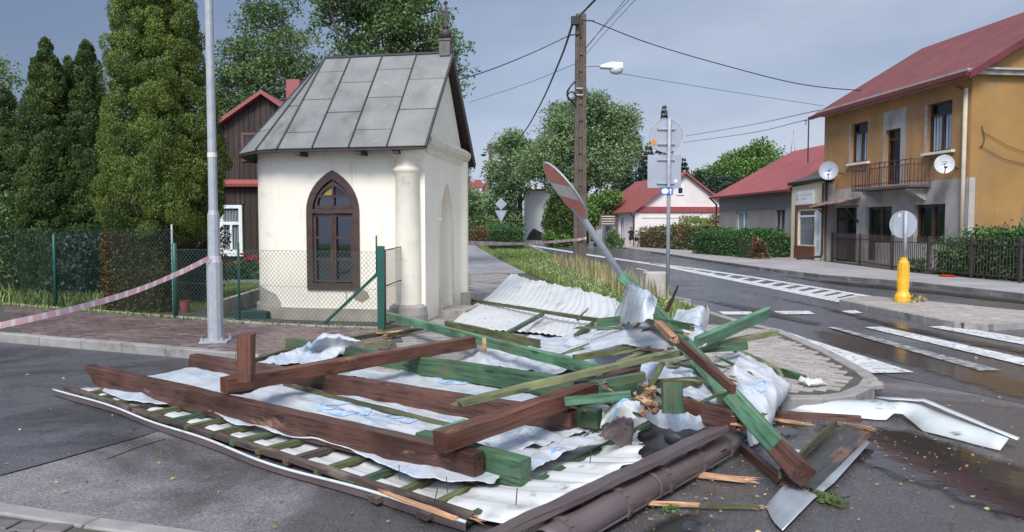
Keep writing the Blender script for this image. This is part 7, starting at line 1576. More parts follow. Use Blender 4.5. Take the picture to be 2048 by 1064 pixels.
# rafters and loose beams (each a thing)
GR = 'beams and boards of the wrecked roof'
bpx('roof_beam', 'dark_wood', (203, 754, .16), (958, 935, .165), .10, .185, ends=('slant', 'cut'), slant=.25, label='longest dark brown rafter in front, running to the lower middle with a scraped patch', seed=1)
sb = MB(); 
bpx('roof_beam', 'dark_wood', (383, 724, .165), (1148, 848, .20), .10, .185, ends=('slant', 'cut'), slant=-.05, label='second dark brown rafter parallel behind the front one', seed=2)
bpx('roof_beam', 'green_wood', (577, 690, .17), (1300, 800, .22), .09, .18, label='long deep green rafter behind the brown ones with its left end square', seed=3)
bpx('roof_beam', 'green_wood', (842, 887, .16), (1052, 946, .155), .10, .17, label='short green rafter stub with worn top beside the front brown rafter end', seed=4)
bpx('roof_beam', 'brown_wood', (448, 771, .325), (945, 684, .34), .125, .125, label='red brown square beam lying across the rafters at upper left', seed=5)
bpx('roof_beam', 'brown_wood', (880, 884, .325), (1262, 752, .42), .122, .122, label='red brown square beam in the lower middle pointing at the camera', seed=6, ends=('cut', 'broken'), raw='brown_wood')
u0 = at(492, 760, .39); beam('upright_post_stub', 'brown_wood', u0 + Vector((0, 0, -.01)), u0 + Vector((.01, .0, .37)), .115, .115, label='short red brown post standing upright on the crossing beam', cat='post', seed=7)
bpx('roof_beam', 'bright_green_wood', (777, 632, .34), (1192, 740, .40), .07, .10, label='bright green slim beam running from the fence post to the middle of the heap', seed=8)
bpx('roof_beam', 'pale_olive_wood', (922, 806, .42), (1300, 716, .58), .055, .05, label='pale olive batten with splintered tip, front half of the long diagonal', ends=('broken', 'cut'), raw='pale_olive_wood', seed=9)
bpx('roof_beam', 'pale_olive_wood', (1290, 718, .57), (1552, 665, .52), .06, .05, label='weathered batten poking out to the right above the paving', seed=10)
ga = atD(1250, 556, 8.0); gb_ = at(1604, 948, .15); big = beam('roof_beam', 'bright_green_wood', gb_, ga, .122, .122, roll=R(38), label='thick bright green beam, highest of the heap, sloping down to the lower right', seed=11, warp=0)
be = (ga - gb_).normalized(); bb_ = beam('bare_end', 'dark_wood', gb_ + be * -.004, gb_ + be * .26, .126, .126, roll=R(38), parent=None, seed=2, warp=0)
mw = bb_.matrix_world.copy(); bpy.context.view_layer.update(); mw = bb_.matrix_world.copy(); bb_.parent = big; bb_.matrix_parent_inverse = big.matrix_world.inverted(); bb_.matrix_world = mw
if 'category' in bb_: del bb_['category']
for c_ in list(bb_.children): bpy.data.objects.remove(c_)
bpx('green_board', 'bright_green_wood', (1392, 688, .62), (1535, 626, .74), .05, .12, ends=('cut', 'broken'), raw='bright_green_wood', label='green board jutting up to the right with ragged end', cat='board', seed=12, roll=.2)
bpx('green_board', 'green_wood', (1385, 700, .5), (1495, 692, .54), .035, .07, label='short green batten just below the jutting board', cat='board', seed=13)
bpx('green_board', 'pale_olive_wood', (1470, 702, .22), (1560, 745, .17), .04, .10, label='olive green board lying on the island paving', cat='board', seed=14, roll=.5)
bpx('green_board', 'green_wood', (1548, 738, .17), (1610, 757, .15), .04, .06, label='small green board end on the island paving', cat='board', seed=15)
bpx('splintered_board', 'green_wood', (1193, 646, .62), (1268, 638, .66), .04, .09, ends=('cut', 'broken'), label='broken green board end left of the thick beam', cat='board', seed=16)
bpx('splintered_board', 'green_wood', (1262, 630, .74), (1385, 655, .76), .035, .06, ends=('broken', 'broken'), label='splintered green board lying over the thick beam with orange break', cat='board', seed=17)
bpx('splintered_board', 'green_wood', (1340, 652, .66), (1430, 672, .58), .05, .06, ends=('cut', 'broken'), label='dark green board behind the thick beam', cat='board', seed=19)
ka, kb = at(1320, 650, .82), at(1467, 779, .56); beam('splintered_plank', 'dark_wood', ka, kb, .035, .065, ends=('broken', 'cut'), label='dark brown plank beside the thick green beam, bright orange where it split', cat='plank', seed=18)
beam('splinter', 'raw_wood', at(1318, 648, .90), at(1348, 678, .84), .05, .045, ends=('broken', 'broken'), label='bright orange split piece at the crossing of the green beams', cat='splinter', seed=20)
bpx('splinter', 'dark_wood', (1334, 622, .55), (1357, 570, .95), .05, .03, label='dark pointed splinter sticking up in front of the concrete block', cat='splinter', taper=.3, seed=21)
bpx('green_board', 'olive_wood', (941, 600, .22), (1192, 640, .42), .05, .05, ends=('cut', 'broken'), raw='olive_wood', label='long olive batten across the back white sheets', cat='board', seed=22)
bpx('green_board', 'green_wood', (1012, 668, .26), (1086, 628, .32), .05, .05, label='short green batten across the white sheets in the middle', cat='board', seed=23)
bpx('green_board', 'olive_wood', (1152, 672, .30), (1190, 645, .34), .06, .05, label='stubby brown olive batten at the end of the long back batten', cat='board', seed=24)
bpx('green_board', 'olive_wood', (892, 650, .30), (1078, 690, .30), .045, .12, label='dull green board behind the bright green slim beam', cat='board', seed=25)
bpx('green_board', 'olive_wood', (1148, 716, .46), (1290, 694, .50), .05, .05, label='olive batten under the raised membrane, upper', cat='board', seed=26)
bpx('green_board', 'pale_olive_wood', (1235, 728, .42), (1300, 700, .50), .05, .04, label='light olive batten under the raised membrane, lower', cat='board', seed=27)
bpx('green_board', 'green_wood', (870, 630, .16), (1000, 612, .16), .05, .04, label='thin batten on the paving behind the chapel column drum', cat='board', seed=28) if False else None
bpx('wood_peg', 'raw_wood', (969, 702, .52), (968, 678, .56), .035, .03, label='short fresh wooden peg against the slim green beam', cat='peg', seed=29)
bpx('green_board', 'olive_wood', (805, 690, .22), (776, 686, .22), .12, .03, label='small olive board piece on the white sheet near the fence', cat='board', seed=30) if False else None
bpx('green_board', 'pale_olive_wood', (728, 690, .20), (775, 686, .20), .04, .08, label='small pale green board piece on the sheets near the fence', cat='board', seed=30)
bpx('green_board', 'olive_wood', (570, 770, .13), (968, 868, .13), .045, .03, label='narrow green batten lying along the second brown rafter', cat='board', seed=31)
bpx('green_board', 'bright_green_wood', (828, 884, .16), (930, 846, .20), .05, .06, label='bright green batten peeking out under the square beam', cat='board', seed=32)
bpx('green_board', 'bright_green_wood', (1130, 803, .40), (1262, 790, .46), .035, .06, label='light green lath beside the peaked membrane', cat='board', seed=33)
bpx('green_board', 'green_wood', (1150, 775, .40), (1275, 768, .46), .05, .10, label='dark green board behind the light green lath', cat='board', seed=34)
bpx('green_board', 'green_wood', (1215, 765, .52), (1290, 752, .56), .05, .06, ends=('broken', 'cut'), raw='brown_wood', label='green and brown broken board above the crumbled wood', cat='board', seed=35)
bpx('roof_beam', 'green_wood', (1065, 818, .24), (1200, 838, .24), .08, .14, label='green rafter end with dark cut face right of the second brown rafter', seed=36)
bpx('roof_beam', 'dark_wood', (1350, 808, .30), (1476, 842, .26), .09, .14, label='brown and green rafter end left of the gutter tip', seed=37, ends=('cut', 'broken'))
w_ = at(1345, 826, .38); beam('green_board', 'green_wood', w_, w_ + Vector((.0, .02, .20)), .05, .135, label='green wood block standing upright beside the crumbled wood', cat='block', seed=38, roll=R(90))
bpx('green_board', 'green_wood', (1430, 735, .40), (1330, 745, .42), .05, .07, label='green batten under the crumpled membrane right of the middle', cat='board', seed=39)
bpx('green_board', 'olive_wood', (1300, 768, .46), (1400, 762, .44), .05, .06, label='dark olive board under the crumpled membrane', cat='board', seed=40)
bpx('splinter', 'raw_wood', (1366, 946, .03), (1494, 960, .03), .05, .025, ends=('broken', 'broken'), label='orange split lath lying on the wet asphalt right of the gutter', cat='splinter', seed=41)
bpx('splinter', 'raw_wood', (1258, 1006, .035), (1400, 1010, .03), .025, .02, ends=('broken', 'cut'), label='long thin pale lath on the asphalt, left half', cat='splinter', seed=42)
bpx('splinter', 'olive_wood', (1398, 1011, .03), (1512, 1014, .02), .03, .02, ends=('cut', 'broken'), label='long thin lath on the asphalt, darker right half', cat='splinter', seed=43)
bpx('plank', 'dark_wood', (1482, 893, .05), (1570, 966, .04), .05, .05, label='dark wet lath running under the foot of the thick green beam', cat='plank', seed=44)
bpx('plank', 'dark_wood', (1552, 829, .05), (1722, 838, .06), .05, .05, label='dark board lying along the white flashing', cat='plank', seed=45)
bpx('splinter', 'raw_wood', (1545, 838, .04), (1612, 848, .03), .025, .02, ends=('broken', 'broken'), label='orange chips on the asphalt below the white flashing', cat='splinter', seed=46)
bpx('splinter', 'raw_wood', (1690, 848, .10), (1740, 856, .12), .025, .02, ends=('broken', 'broken'), label='orange splinters at the top of the wide broken plank', cat='splinter', seed=47)
bpx('green_board', 'olive_wood', (1625, 985, .02), (1690, 1010, .02), .07, .03, label='green board end in the shadow of the grey flashing', cat='board', seed=48)
for i, (a, b, m_, lb) in enumerate([((400, 690, .14), (0, 0, 0), '', '')][:0]): pass
bpx('green_board', 'olive_wood', (505, 722, .13), (575, 700, .14), .05, .045, label='olive batten end at the left back corner, front one', cat='board', seed=50)
bpx('green_board', 'olive_wood', (520, 713, .13), (770, 664, .16), .05, .045, label='olive batten along the back left edge of the sheets', cat='board', seed=51)
bpx('green_board', 'olive_wood', (770, 672, .16), (870, 652, .18), .05, .05, ends=('broken', 'cut'), label='splintered olive batten near the green fence post', cat='board', seed=52)
bpx('splinter', 'raw_wood', (752, 666, .17), (800, 662, .20), .03, .02, ends=('broken', 'broken'), label='orange splinters at the foot of the green fence post', cat='splinter', seed=53)
bpx('green_board', 'olive_wood', (880, 627, .14), (975, 609, .14), .05, .04, label='thin dark batten on the paving right of the chapel door', cat='board', seed=54)
# small splintered laths in the tangle
rg = random.Random(31)
WH_ = ['left of the thick beam top', 'at the crossing of the green beams', 'on the middle membrane', 'beside the split brown plank', 'under the jutting green board', 'above the crumbled wood', 'below the thick beam near the bag membrane', 'by the light green lath', 'between the brown beam ends', 'at the gutter tip', 'on the long membrane left of the middle', 'behind the bag shaped membrane']
CW_ = {'olive_wood': 'olive', 'green_wood': 'dark green', 'raw_wood': 'fresh orange', 'pale_olive_wood': 'pale olive', 'dark_wood': 'dark brown'}
for k in range(30):
    mk_ = ['olive_wood', 'green_wood', 'raw_wood', 'pale_olive_wood', 'dark_wood'][(k + k // 12) % 5]; ai_ = k % 12
    x_, y_, z_ = [(1200, 650, .62), (1290, 655, .72), (1240, 700, .52), (1340, 715, .55), (1390, 730, .45), (1320, 770, .50), (1400, 790, .36), (1230, 780, .44), (1180, 800, .36), (1450, 850, .20), (1120, 700, .36), (1440, 700, .46)][ai_]
    x_ += rg.uniform(-45, 45); y_ += rg.uniform(-14, 14); p = at(x_, y_, z_); a = rg.choice([R(35), R(-40), R(10), R(60)]) + rg.uniform(-.4, .4); L_ = rg.uniform(.12, .42); q = p + Vector((math.cos(a) * L_, math.sin(a) * L_, rg.uniform(-.10, .10)))
    beam('splinter', mk_, p, q, rg.uniform(.012, .04), rg.uniform(.010, .022), ends=('broken', 'broken'), raw=rg.choice(['raw_wood', 'olive_wood', 'pale_olive_wood']), label='small %s splintered lath %s' % (CW_[mk_], WH_[ai_]), cat='splinter', group='small splinters in the tangle', seed=100 + k, warp=.006, taper=rg.uniform(.5, 1))
# crumbled wood
rg = random.Random(5); ctr = at(1294, 800, .47); cr_ = thing('crumbled_beam_end', ctr - Vector((0, 0, .1)), 'crumbled rotten end of a beam, clump of orange brown chunks', 'wood')
for k in range(60):
    c = ctr + Vector((rg.gauss(0, .026), rg.gauss(0, .025), rg.gauss(0, .034))); s = rg.uniform(.008, .024); mb = MB(); mb.sphere(c, s, 6, 4, (rg.uniform(.6, 1.4), rg.uniform(.6, 1.3), rg.uniform(.6, 1.2)))
    mb.v = [(x + rg.uniform(-.3, .3) * s, y + rg.uniform(-.3, .3) * s, z + rg.uniform(-.3, .3) * s) for x, y, z in mb.v]; mb.build('chunk', M['rotten'], cr_)

# back sheet curled up
def surf(rows, n, m, disp=None):
    R_ = [[at(*p) for p in r] for r in rows]; cols = [catmull(r, n) for r in R_]; out = np.zeros((m, n, 3))
    for i in range(n): out[:, i, :] = catmull([c[i] for c in cols], m)
    return out
def grid_mesh(name, G, m_, parent=None, thick=.003, smooth=True):
    m, n = G.shape[:2]; V = G.reshape(-1, 3); idx = np.arange(m * n).reshape(m, n); Fq = np.stack([idx[:-1, :-1], idx[:-1, 1:], idx[1:, 1:], idx[1:, :-1]], -1).reshape(-1, 4)
    if parent is None:
        off = np.array([V[:, 0].mean(), V[:, 1].mean(), V[:, 2].min()]); o = np_mesh(name, V - off, Fq, m_, None, smooth=smooth); o.location = off
    else: o = np_mesh(name, V, Fq, m_, parent, smooth=smooth)
    md = o.modifiers.new('t', 'SOLIDIFY'); md.thickness = thick; md.offset = 0; return o
G = surf([[(895, 655, .14), (1000, 660, .16), (1100, 668, .18), (1190, 690, .20)], [(945, 612, .20), (1030, 622, .24), (1120, 636, .28), (1200, 655, .34)], [(985, 585, .30), (1060, 595, .34), (1150, 612, .42), (1262, 648, .46)], [(1022, 548, .50), (1080, 562, .52), (1160, 578, .56), (1243, 603, .60)]], 260, 60)
ar_ = np.linspace(0, 4.6, 260); cz_ = np.array([corr(x, .20, .012) for x in ar_]); G[:, :, 2] += cz_[None, :] - .01 + .012 * np.sin(np.linspace(0, 9, 60))[:, None]
tt_ = np.linspace(0, 1, 60)[:, None] ** 2; G[:, :, 0] += tt_ * .05 * np.sin(ar_ * 5)[None]; G[-1, :, 2] += .5 * RNG.uniform(-.03, .01, 260) + .02 * np.sin(ar_ * 9); G[-1, :, 1] += .06 * np.sin(ar_ * 7)
o = grid_mesh('curled_sheet', G, M['white_sheet'], None, .002, smooth=False); tag(o, 'white corrugated sheet curled up at the back of the heap towards the verge', 'metal sheet')

# membranes
def tarp(rows, label, seed, fold=.02, n=90, m=60, scale=5.0, text=None, name='roof_membrane', dirn=(1.0, .35), rag=.012):
    G = surf(rows, n, m); rg = np.random.default_rng(seed); P = G.copy(); ph = rg.uniform(0, 6, 8)
    U, W = np.meshgrid(np.linspace(0, 1, n), np.linspace(0, 1, m)); x, y = G[..., 0], G[..., 1]
    d = np.zeros_like(x)
    for k in range(7):
        a = math.atan2(dirn[1], dirn[0]) + rg.normal() * .55; f = scale * rg.uniform(.6, 2.4); s = np.sin((x * math.cos(a) + y * math.sin(a)) * f + ph[k] + 1.2 * np.sin(y * 2.3 + x + ph[-1]))
        d += (1 - np.abs(s)) ** 2.0 * fold * rg.uniform(.3, 1.0) / (1 + .16 * f)
    nz = np.array([[noise.noise(Vector((x[i, j] * 3.5, y[i, j] * 3.5, seed))) for j in range(n)] for i in range(m)])
    G[..., 2] += d * 1.35 + nz * fold * .7
    e_ = np.convolve(rg.normal(size=(n + 12,)), np.ones(13) / 5, 'valid')[:n] * rag; G[0, :, :2] += np.c_[e_ * .5, e_]; G[-1, :, :2] += np.c_[e_ * .5, -e_]
    e_ = np.convolve(rg.normal(size=(m + 12,)), np.ones(13) / 5, 'valid')[:m] * rag; G[:, 0, 0] += e_; G[:, -1, 0] += e_
    o = grid_mesh(name, G, M['tarp'], None, .0015); tag(o, label, 'membrane', 'white roof membranes with blue print')
    for (s_, u, w, size, m_, ang) in (text or []):
        size *= 1.35
        cu_ = bpy.data.curves.new('print', 'FONT'); cu_.body = s_; cu_.size = 1; cu_.align_x = 'CENTER'; cu_.align_y = 'CENTER'
        t_ = bpy.data.objects.new('print', cu_); COL.objects.link(t_); bpy.context.view_layer.update(); me = bpy.data.meshes.new_from_object(t_.evaluated_get(bpy.context.evaluated_depsgraph_get())); bpy.data.objects.remove(t_)
        bm = bmesh.new(); bm.from_mesh(me); bmesh.ops.triangulate(bm, faces=bm.faces); bmesh.ops.subdivide_edges(bm, edges=[e for e in bm.edges if e.calc_length() > .12], cuts=2, use_grid_fill=False); bmesh.ops.triangulate(bm, faces=bm.faces)
        dU = np.linalg.norm(G[m // 2, -1] - G[m // 2, 0]); dW = np.linalg.norm(G[-1, n // 2] - G[0, n // 2]); ca, sa = math.cos(ang), math.sin(ang)
        for v in bm.verts:
            xx, yy = (v.co.x * ca - v.co.y * sa) * size, (v.co.x * sa + v.co.y * ca) * size; fu, fw = min(.999, max(0, u + xx / dU)) * (n - 1), min(.999, max(0, w + yy / dW)) * (m - 1); i, j = int(fw), int(fu); a_, b_ = fw - i, fu - j
            p = G[i, j] * (1 - a_) * (1 - b_) + G[i + 1, j] * a_ * (1 - b_) + G[i, j + 1] * (1 - a_) * b_ + G[i + 1, j + 1] * a_ * b_
            nn = np.cross(G[i, j + 1] - G[i, j], G[i + 1, j] - G[i, j]); nn = nn / (np.linalg.norm(nn) + 1e-9); vdir = np.array([0, 0, 1.6]) - p; nn = nn if nn.dot(vdir) > 0 else -nn
            v.co = Vector(p + nn * .006) - o.location
        bm.to_mesh(me); bm.free(); me.materials.clear(); me.materials.append(M[m_]); me.name = 'printed_lettering'; link_mesh('printed_lettering', me, o)
    return o
ring_ = lambda: None
tarp([[(205, 782, 0.075), (250, 802, 0.075), (300, 812, 0.075), (362, 806, 0.083)], [(225, 768, 0.09), (300, 780, 0.098), (360, 790, 0.098), (420, 798, 0.098)], [(300, 755, 0.105), (360, 765, 0.105), (420, 775, 0.105), (470, 785, 0.105)], [(372, 738, 0.112), (420, 745, 0.112), (470, 752, 0.112), (545, 768, 0.112)]], 'crumpled membrane piece at the far left end of the roof', 1, .022, 80, 50, 6)
tarp([[(388, 816, 0.088), (470, 850, 0.085), (570, 872, 0.085), (700, 905, 0.085), (850, 962, 0.088), (985, 972, 0.092)], [(440, 800, 0.095), (540, 825, 0.095), (650, 850, 0.095), (760, 880, 0.095), (880, 920, 0.098), (1010, 950, 0.103)], [(500, 788, 0.103), (600, 806, 0.1), (720, 838, 0.098), (830, 868, 0.098), (930, 890, 0.103), (1080, 925, 0.118)], [(565, 765, 0.105), (680, 790, 0.105), (790, 815, 0.105), (900, 842, 0.105), (1010, 862, 0.11), (1180, 870, 0.128)], [(640, 745, 0.105), (740, 765, 0.105), (860, 790, 0.105), (960, 812, 0.105), (1080, 835, 0.11), (1200, 850, 0.133)]], 'long white membrane strip between the front and the second brown rafter', 2, .026, 170, 70, 5,
     text=[('GO', .33, .52, .20, 'blue_print', math.pi), ('O', .33, .52, .42, 'blue_print', 0), ('CI', .46, .66, .15, 'blue_print', math.pi), ('C', .52, .62, .15, 'blue_print', math.pi), ('C', .62, .40, .2, 'blue_print', 2.6)])
tarp([[(690, 752, 0.085), (790, 770, 0.085), (900, 790, 0.085), (1010, 805, 0.085), (1130, 822, 0.091)], [(715, 738, 0.087), (820, 752, 0.087), (930, 768, 0.087), (1040, 784, 0.087), (1180, 800, 0.099)], [(760, 722, 0.091), (870, 736, 0.089), (980, 752, 0.089), (1090, 768, 0.095), (1230, 780, 0.111)], [(800, 705, 0.095), (900, 716, 0.091), (1010, 730, 0.091), (1120, 745, 0.103), (1250, 752, 0.119)]], 'white membrane behind the second brown rafter with a round blue print', 3, .024, 150, 60, 5, text=[('GO', .45, .33, .20, 'blue_print', math.pi), ('O', .45, .33, .40, 'blue_print', 0)])
tarp([[(520, 728, 0.112), (580, 735, 0.112), (640, 728, 0.12), (690, 712, 0.16)], [(560, 712, 0.128), (610, 710, 0.144), (650, 700, 0.224), (700, 697, 0.255)], [(600, 700, 0.144), (625, 692, 0.289), (660, 680, 0.357), (722, 688, 0.323)], [(622, 690, 0.289), (632, 680, 0.357), (655, 672, 0.391), (700, 680, 0.357)]], 'crumpled membrane bunched over the left end of the long green rafter', 4, .035, 70, 60, 9, text=[('C', .35, .75, .12, 'blue_strong', .8)])
tarp([[(880, 740, 0.13), (960, 742, 0.145), (1060, 748, 0.16), (1180, 752, 0.19), (1240, 735, 0.235)], [(915, 722, 0.16), (990, 718, 0.175), (1080, 720, 0.205), (1170, 722, 0.25), (1270, 712, 0.295)], [(960, 705, 0.175), (1040, 698, 0.205), (1120, 694, 0.25), (1200, 694, 0.28), (1310, 690, 0.34)], [(1000, 690, 0.16), (1080, 682, 0.205), (1160, 672, 0.265), (1240, 660, 0.325), (1345, 662, 0.4)]], 'wide white membrane over the middle of the heap', 5, .04, 150, 70, 4, text=[('CI', .58, .62, .16, 'blue_print', .25), ('C', .3, .4, .12, 'blue_print', 0)])
tarp([[(1180, 700, .44), (1250, 695, .50), (1320, 700, .54), (1395, 706, .56)], [(1180, 682, .46), (1250, 668, .56), (1330, 664, .62), (1410, 690, .60)], [(1190, 668, .46), (1260, 650, .60), (1330, 644, .70), (1400, 660, .66)]], 'raised membrane spread left of the crossing green beams', 6, .03, 100, 50, 5, text=[('CI', .6, .5, .16, 'blue_print', .5), ('C', .3, .5, .13, 'blue_print', 2.0)])
tarp([[(1222, 650, .50), (1245, 652, .62), (1275, 648, .80), (1305, 644, .84)], [(1238, 620, .62), (1256, 615, .86), (1285, 612, .95), (1315, 612, .93)], [(1250, 590, .78), (1260, 584, 1.0), (1290, 588, 1.04), (1312, 598, .98)], [(1252, 570, .95), (1256, 566, 1.05), (1270, 572, 1.08), (1292, 584, 1.04)]], 'membrane draped over the upper end of the thick green beam', 7, .04, 60, 60, 11, text=[('I', .35, .25, .15, 'blue_strong', -.9)])
tarp([[(1335, 668, .55), (1360, 690, .50), (1385, 700, .50), (1402, 690, .52)], [(1340, 650, .62), (1370, 660, .62), (1395, 665, .62), (1412, 660, .60)], [(1350, 635, .66), (1375, 632, .72), (1400, 632, .74), (1420, 636, .68)], [(1362, 626, .66), (1385, 622, .74), (1405, 616, .80), (1418, 622, .74)]], 'crumpled membrane knot right of the thick green beam', 8, .05, 60, 60, 12, text=[('C', .7, .35, .10, 'blue_strong', .3)])
tarp([[(1300, 790, .30), (1340, 800, .31), (1390, 815, .30), (1432, 832, .27)], [(1288, 772, .34), (1335, 778, .38), (1385, 785, .36), (1430, 805, .32)], [(1284, 752, .38), (1335, 760, .42), (1385, 757, .41), (1422, 775, .36)], [(1292, 735, .40), (1345, 748, .42), (1388, 745, .40), (1415, 755, .36)]], 'folded membrane above the crumbled wood', 9, .05, 90, 60, 7, text=[('C', .55, .6, .1, 'blue_print', 1.2)])
tarp([[(1505, 895, .02), (1515, 890, .03), (1530, 880, .03), (1540, 865, .03)], [(1488, 850, .14), (1515, 845, .16), (1545, 832, .15), (1560, 815, .14)], [(1460, 800, .24), (1505, 790, .30), (1550, 785, .28), (1585, 775, .22)], [(1436, 755, .32), (1480, 745, .38), (1525, 745, .34), (1560, 755, .28)], [(1425, 722, .34), (1460, 712, .38), (1500, 722, .34), (1530, 738, .28)]], 'bag shaped membrane hanging right of the thick green beam, lettered in blue', 10, .05, 80, 90, 7, text=[('CI', .45, .55, .19, 'blue_print', math.pi - .1), ('C', .4, .15, .12, 'blue_strong', 0)])
tarp([[(1198, 868, .20), (1225, 848, .26), (1265, 838, .32), (1315, 856, .26), (1365, 866, .18), (1435, 856, .14)], [(1208, 838, .28), (1235, 815, .38), (1268, 818, .38), (1318, 836, .30), (1368, 846, .24), (1430, 842, .20)], [(1218, 815, .32), (1242, 794, .44), (1268, 806, .41), (1320, 822, .34), (1368, 832, .28), (1420, 832, .24)]], 'peaked membrane in front of the crumbled wood', 11, .035, 110, 50, 7, text=[('I', .22, .6, .2, 'blue_strong', -.7)])
tarp([[(1050, 952, .13), (1095, 930, .15), (1145, 905, .17), (1200, 884, .19)], [(1055, 925, .13), (1100, 908, .15), (1150, 890, .17), (1212, 874, .19)], [(1070, 905, .12), (1110, 892, .14), (1160, 878, .16), (1228, 862, .19)]], 'narrow membrane fold draped over the torn sheet edge in front', 12, .035, 110, 40, 8, text=[('C', .45, .35, .12, 'blue_strong', .5)])
tarp([[(1000, 915, .11), (1060, 902, .12), (1110, 890, .12), (1180, 870, .13)], [(960, 880, .11), (1040, 870, .11), (1110, 862, .12), (1190, 852, .14)]], 'greyish folded membrane between the beam ends', 13, .04, 90, 30, 9)

# brown underside flap of the torn sheet, gutter with brackets
G = surf([[(1195, 872, .26), (1222, 880, .22), (1250, 905, .10), (1258, 918, .05)], [(1215, 850, .32), (1238, 850, .30), (1262, 870, .22), (1262, 895, .12)], [(1232, 834, .36), (1250, 834, .36), (1266, 840, .34), (1268, 862, .26)]], 30, 20); G[..., 2] += RNG.normal(size=G.shape[:2]) * .006
o = grid_mesh('crumpled_flap', G, M['brown_metal'], None, .002, smooth=False); tag(o, 'crumpled brown metal flap beside the dark hollow under the sheets', 'metal flap')
g0_, g1_ = at(960, 1085, .16), at(1440, 858, .24); gut = thing('roof_gutter', at(1250, 980, 0), 'long brown gutter with fascia board and brackets lying at the lower middle', 'gutter')
beam('fascia_board', 'old_wood', g0_, g1_, .035, .13, parent=gut, seed=3, roll=R(78)).data.materials.clear(); [c for c in gut.children if c.name.startswith('fascia')][0].data.materials.append(M['brown_metal'])
q0, q1 = at(1085, 1092, .075), at(1462, 885, .085); gd = (q1 - q0); gL = gd.length; gd.normalize(); gs = Vector((gd.y, -gd.x, 0))
mb = MB(); K = 14; n = 30; vs = []; rG = .078
for i in range(n + 1):
    p = q0.lerp(q1, i / n) + Vector((0, 0, .004 * math.sin(i)))
    for j in range(K + 1):
        a = R(-30) + R(225) * j / K; vs.append(p + gs * rG * math.cos(a) + Vector((0, 0, rG * math.sin(a))))
mb.add(vs, [(i * (K + 1) + j, i * (K + 1) + j + 1, (i + 1) * (K + 1) + j + 1, (i + 1) * (K + 1) + j) for i in range(n) for j in range(K)]); o = mb.build('trough', M['brown_metal'], gut, smooth=True); md = o.modifiers.new('t', 'SOLIDIFY'); md.thickness = .003
MB().tube([q0.lerp(q1, u) + gs * rG * math.cos(R(-30)) + Vector((0, 0, rG * math.sin(R(-30)))) for u in np.linspace(0, 1, 10)], .009, 6).build('rolled_bead', M['brown_metal'], gut, smooth=True)
mb = MB(); mb.tube([q0.lerp(q1, .47) + gs * (rG + .004) * math.cos(a) + Vector((0, 0, (rG + .004) * math.sin(a))) for a in np.linspace(R(-30), R(195), 12)], .012, 4); mb.build('joint_band', M['brown_metal'], gut)
for u in (.07, .31, .53, .735, .93):
    p = q0.lerp(q1, u); f_ = g0_ + (g1_ - g0_) * ((p - g0_).dot((g1_ - g0_).normalized()) / (g1_ - g0_).length); mb = MB(); arc = [p + gs * (rG + .006) * math.cos(a) + Vector((0, 0, (rG + .006) * math.sin(a))) for a in np.linspace(R(-35), R(170), 9)]
    pts = [tuple(q) for q in arc] + [tuple(f_ + Vector((0, 0, .0)))]
    for a, b in zip(pts, pts[1:]): mb.bar(a, b, .035, .018, up=tuple(gd.cross(Vector(b) - Vector(a))))
    mb.build('bracket', M['brown_metal'], gut)
# black strip standing for the shade in the gap between board and trough
mb = MB(); mb.bar(g0_ + gs * .02 + Vector((0, 0, -.10)), g1_ + gs * .02 + Vector((0, 0, -.13)), .06, .01); mb.build('gap_shade', M['black'], gut)

# white bent flashing on the right
def fold_strip(name, lines, label, m_, thick=.0015, n=60, wob=.004, cat='metal sheet'):
    C = [catmull([at(*p) for p in l], n) for l in lines]; G = np.array(C); G[..., 2] += RNG.normal(size=G.shape[:2]) * wob * .3
    o = grid_mesh(name, G, M[m_], None, thick, smooth=False); return tag(o, label, cat)
def poly_strip(name, lines, label, m_, thick=.0015, cat='metal sheet', sub=3):
    """folded sheet metal: straight runs between the bends"""
    G = []
    for l in lines:
        P3 = [at(*p) for p in l]; r_ = []
        for a, b in zip(P3, P3[1:]): r_ += [tuple(a.lerp(b, k / sub)) for k in range(sub)]
        r_.append(tuple(P3[-1])); G.append(r_)
    G = np.array(G); G[..., 2] += RNG.normal(size=G.shape[:2]) * .0012
    return tag(grid_mesh(name, G, M[m_], None, thick, smooth=False), label, cat)
poly_strip('bent_flashing', [[(1540, 818, .012), (1640, 828, .012), (1740, 838, .012), (1772, 840, .012), (1788, 826, .055), (1806, 828, .055), (1846, 862, .012), (1925, 882, .012), (2000, 901, .012)],
                             [(1545, 803, .085), (1640, 804, .085), (1740, 806, .085), (1778, 806, .09), (1800, 803, .12), (1822, 806, .12), (1862, 830, .10), (1935, 852, .09), (2016, 879, .075)],
                             [(1550, 796, .09), (1640, 797, .09), (1740, 799, .09), (1782, 798, .095), (1806, 795, .125), (1830, 799, .125), (1872, 822, .105), (1942, 846, .095), (2022, 873, .08)]], 'long white folded flashing bent in the middle, lying at the island kerb', 'white_flash')
poly_strip('bent_flashing', [[(1750, 793, .10), (1790, 795, .13), (1850, 797, .16), (1900, 818, .14), (2040, 876, .09)], [(1756, 796, .10), (1790, 800, .13), (1846, 803, .155), (1896, 824, .135), (2034, 880, .085)]], 'narrow upper lip of the white flashing pointing left over the kerb', 'white_flash')
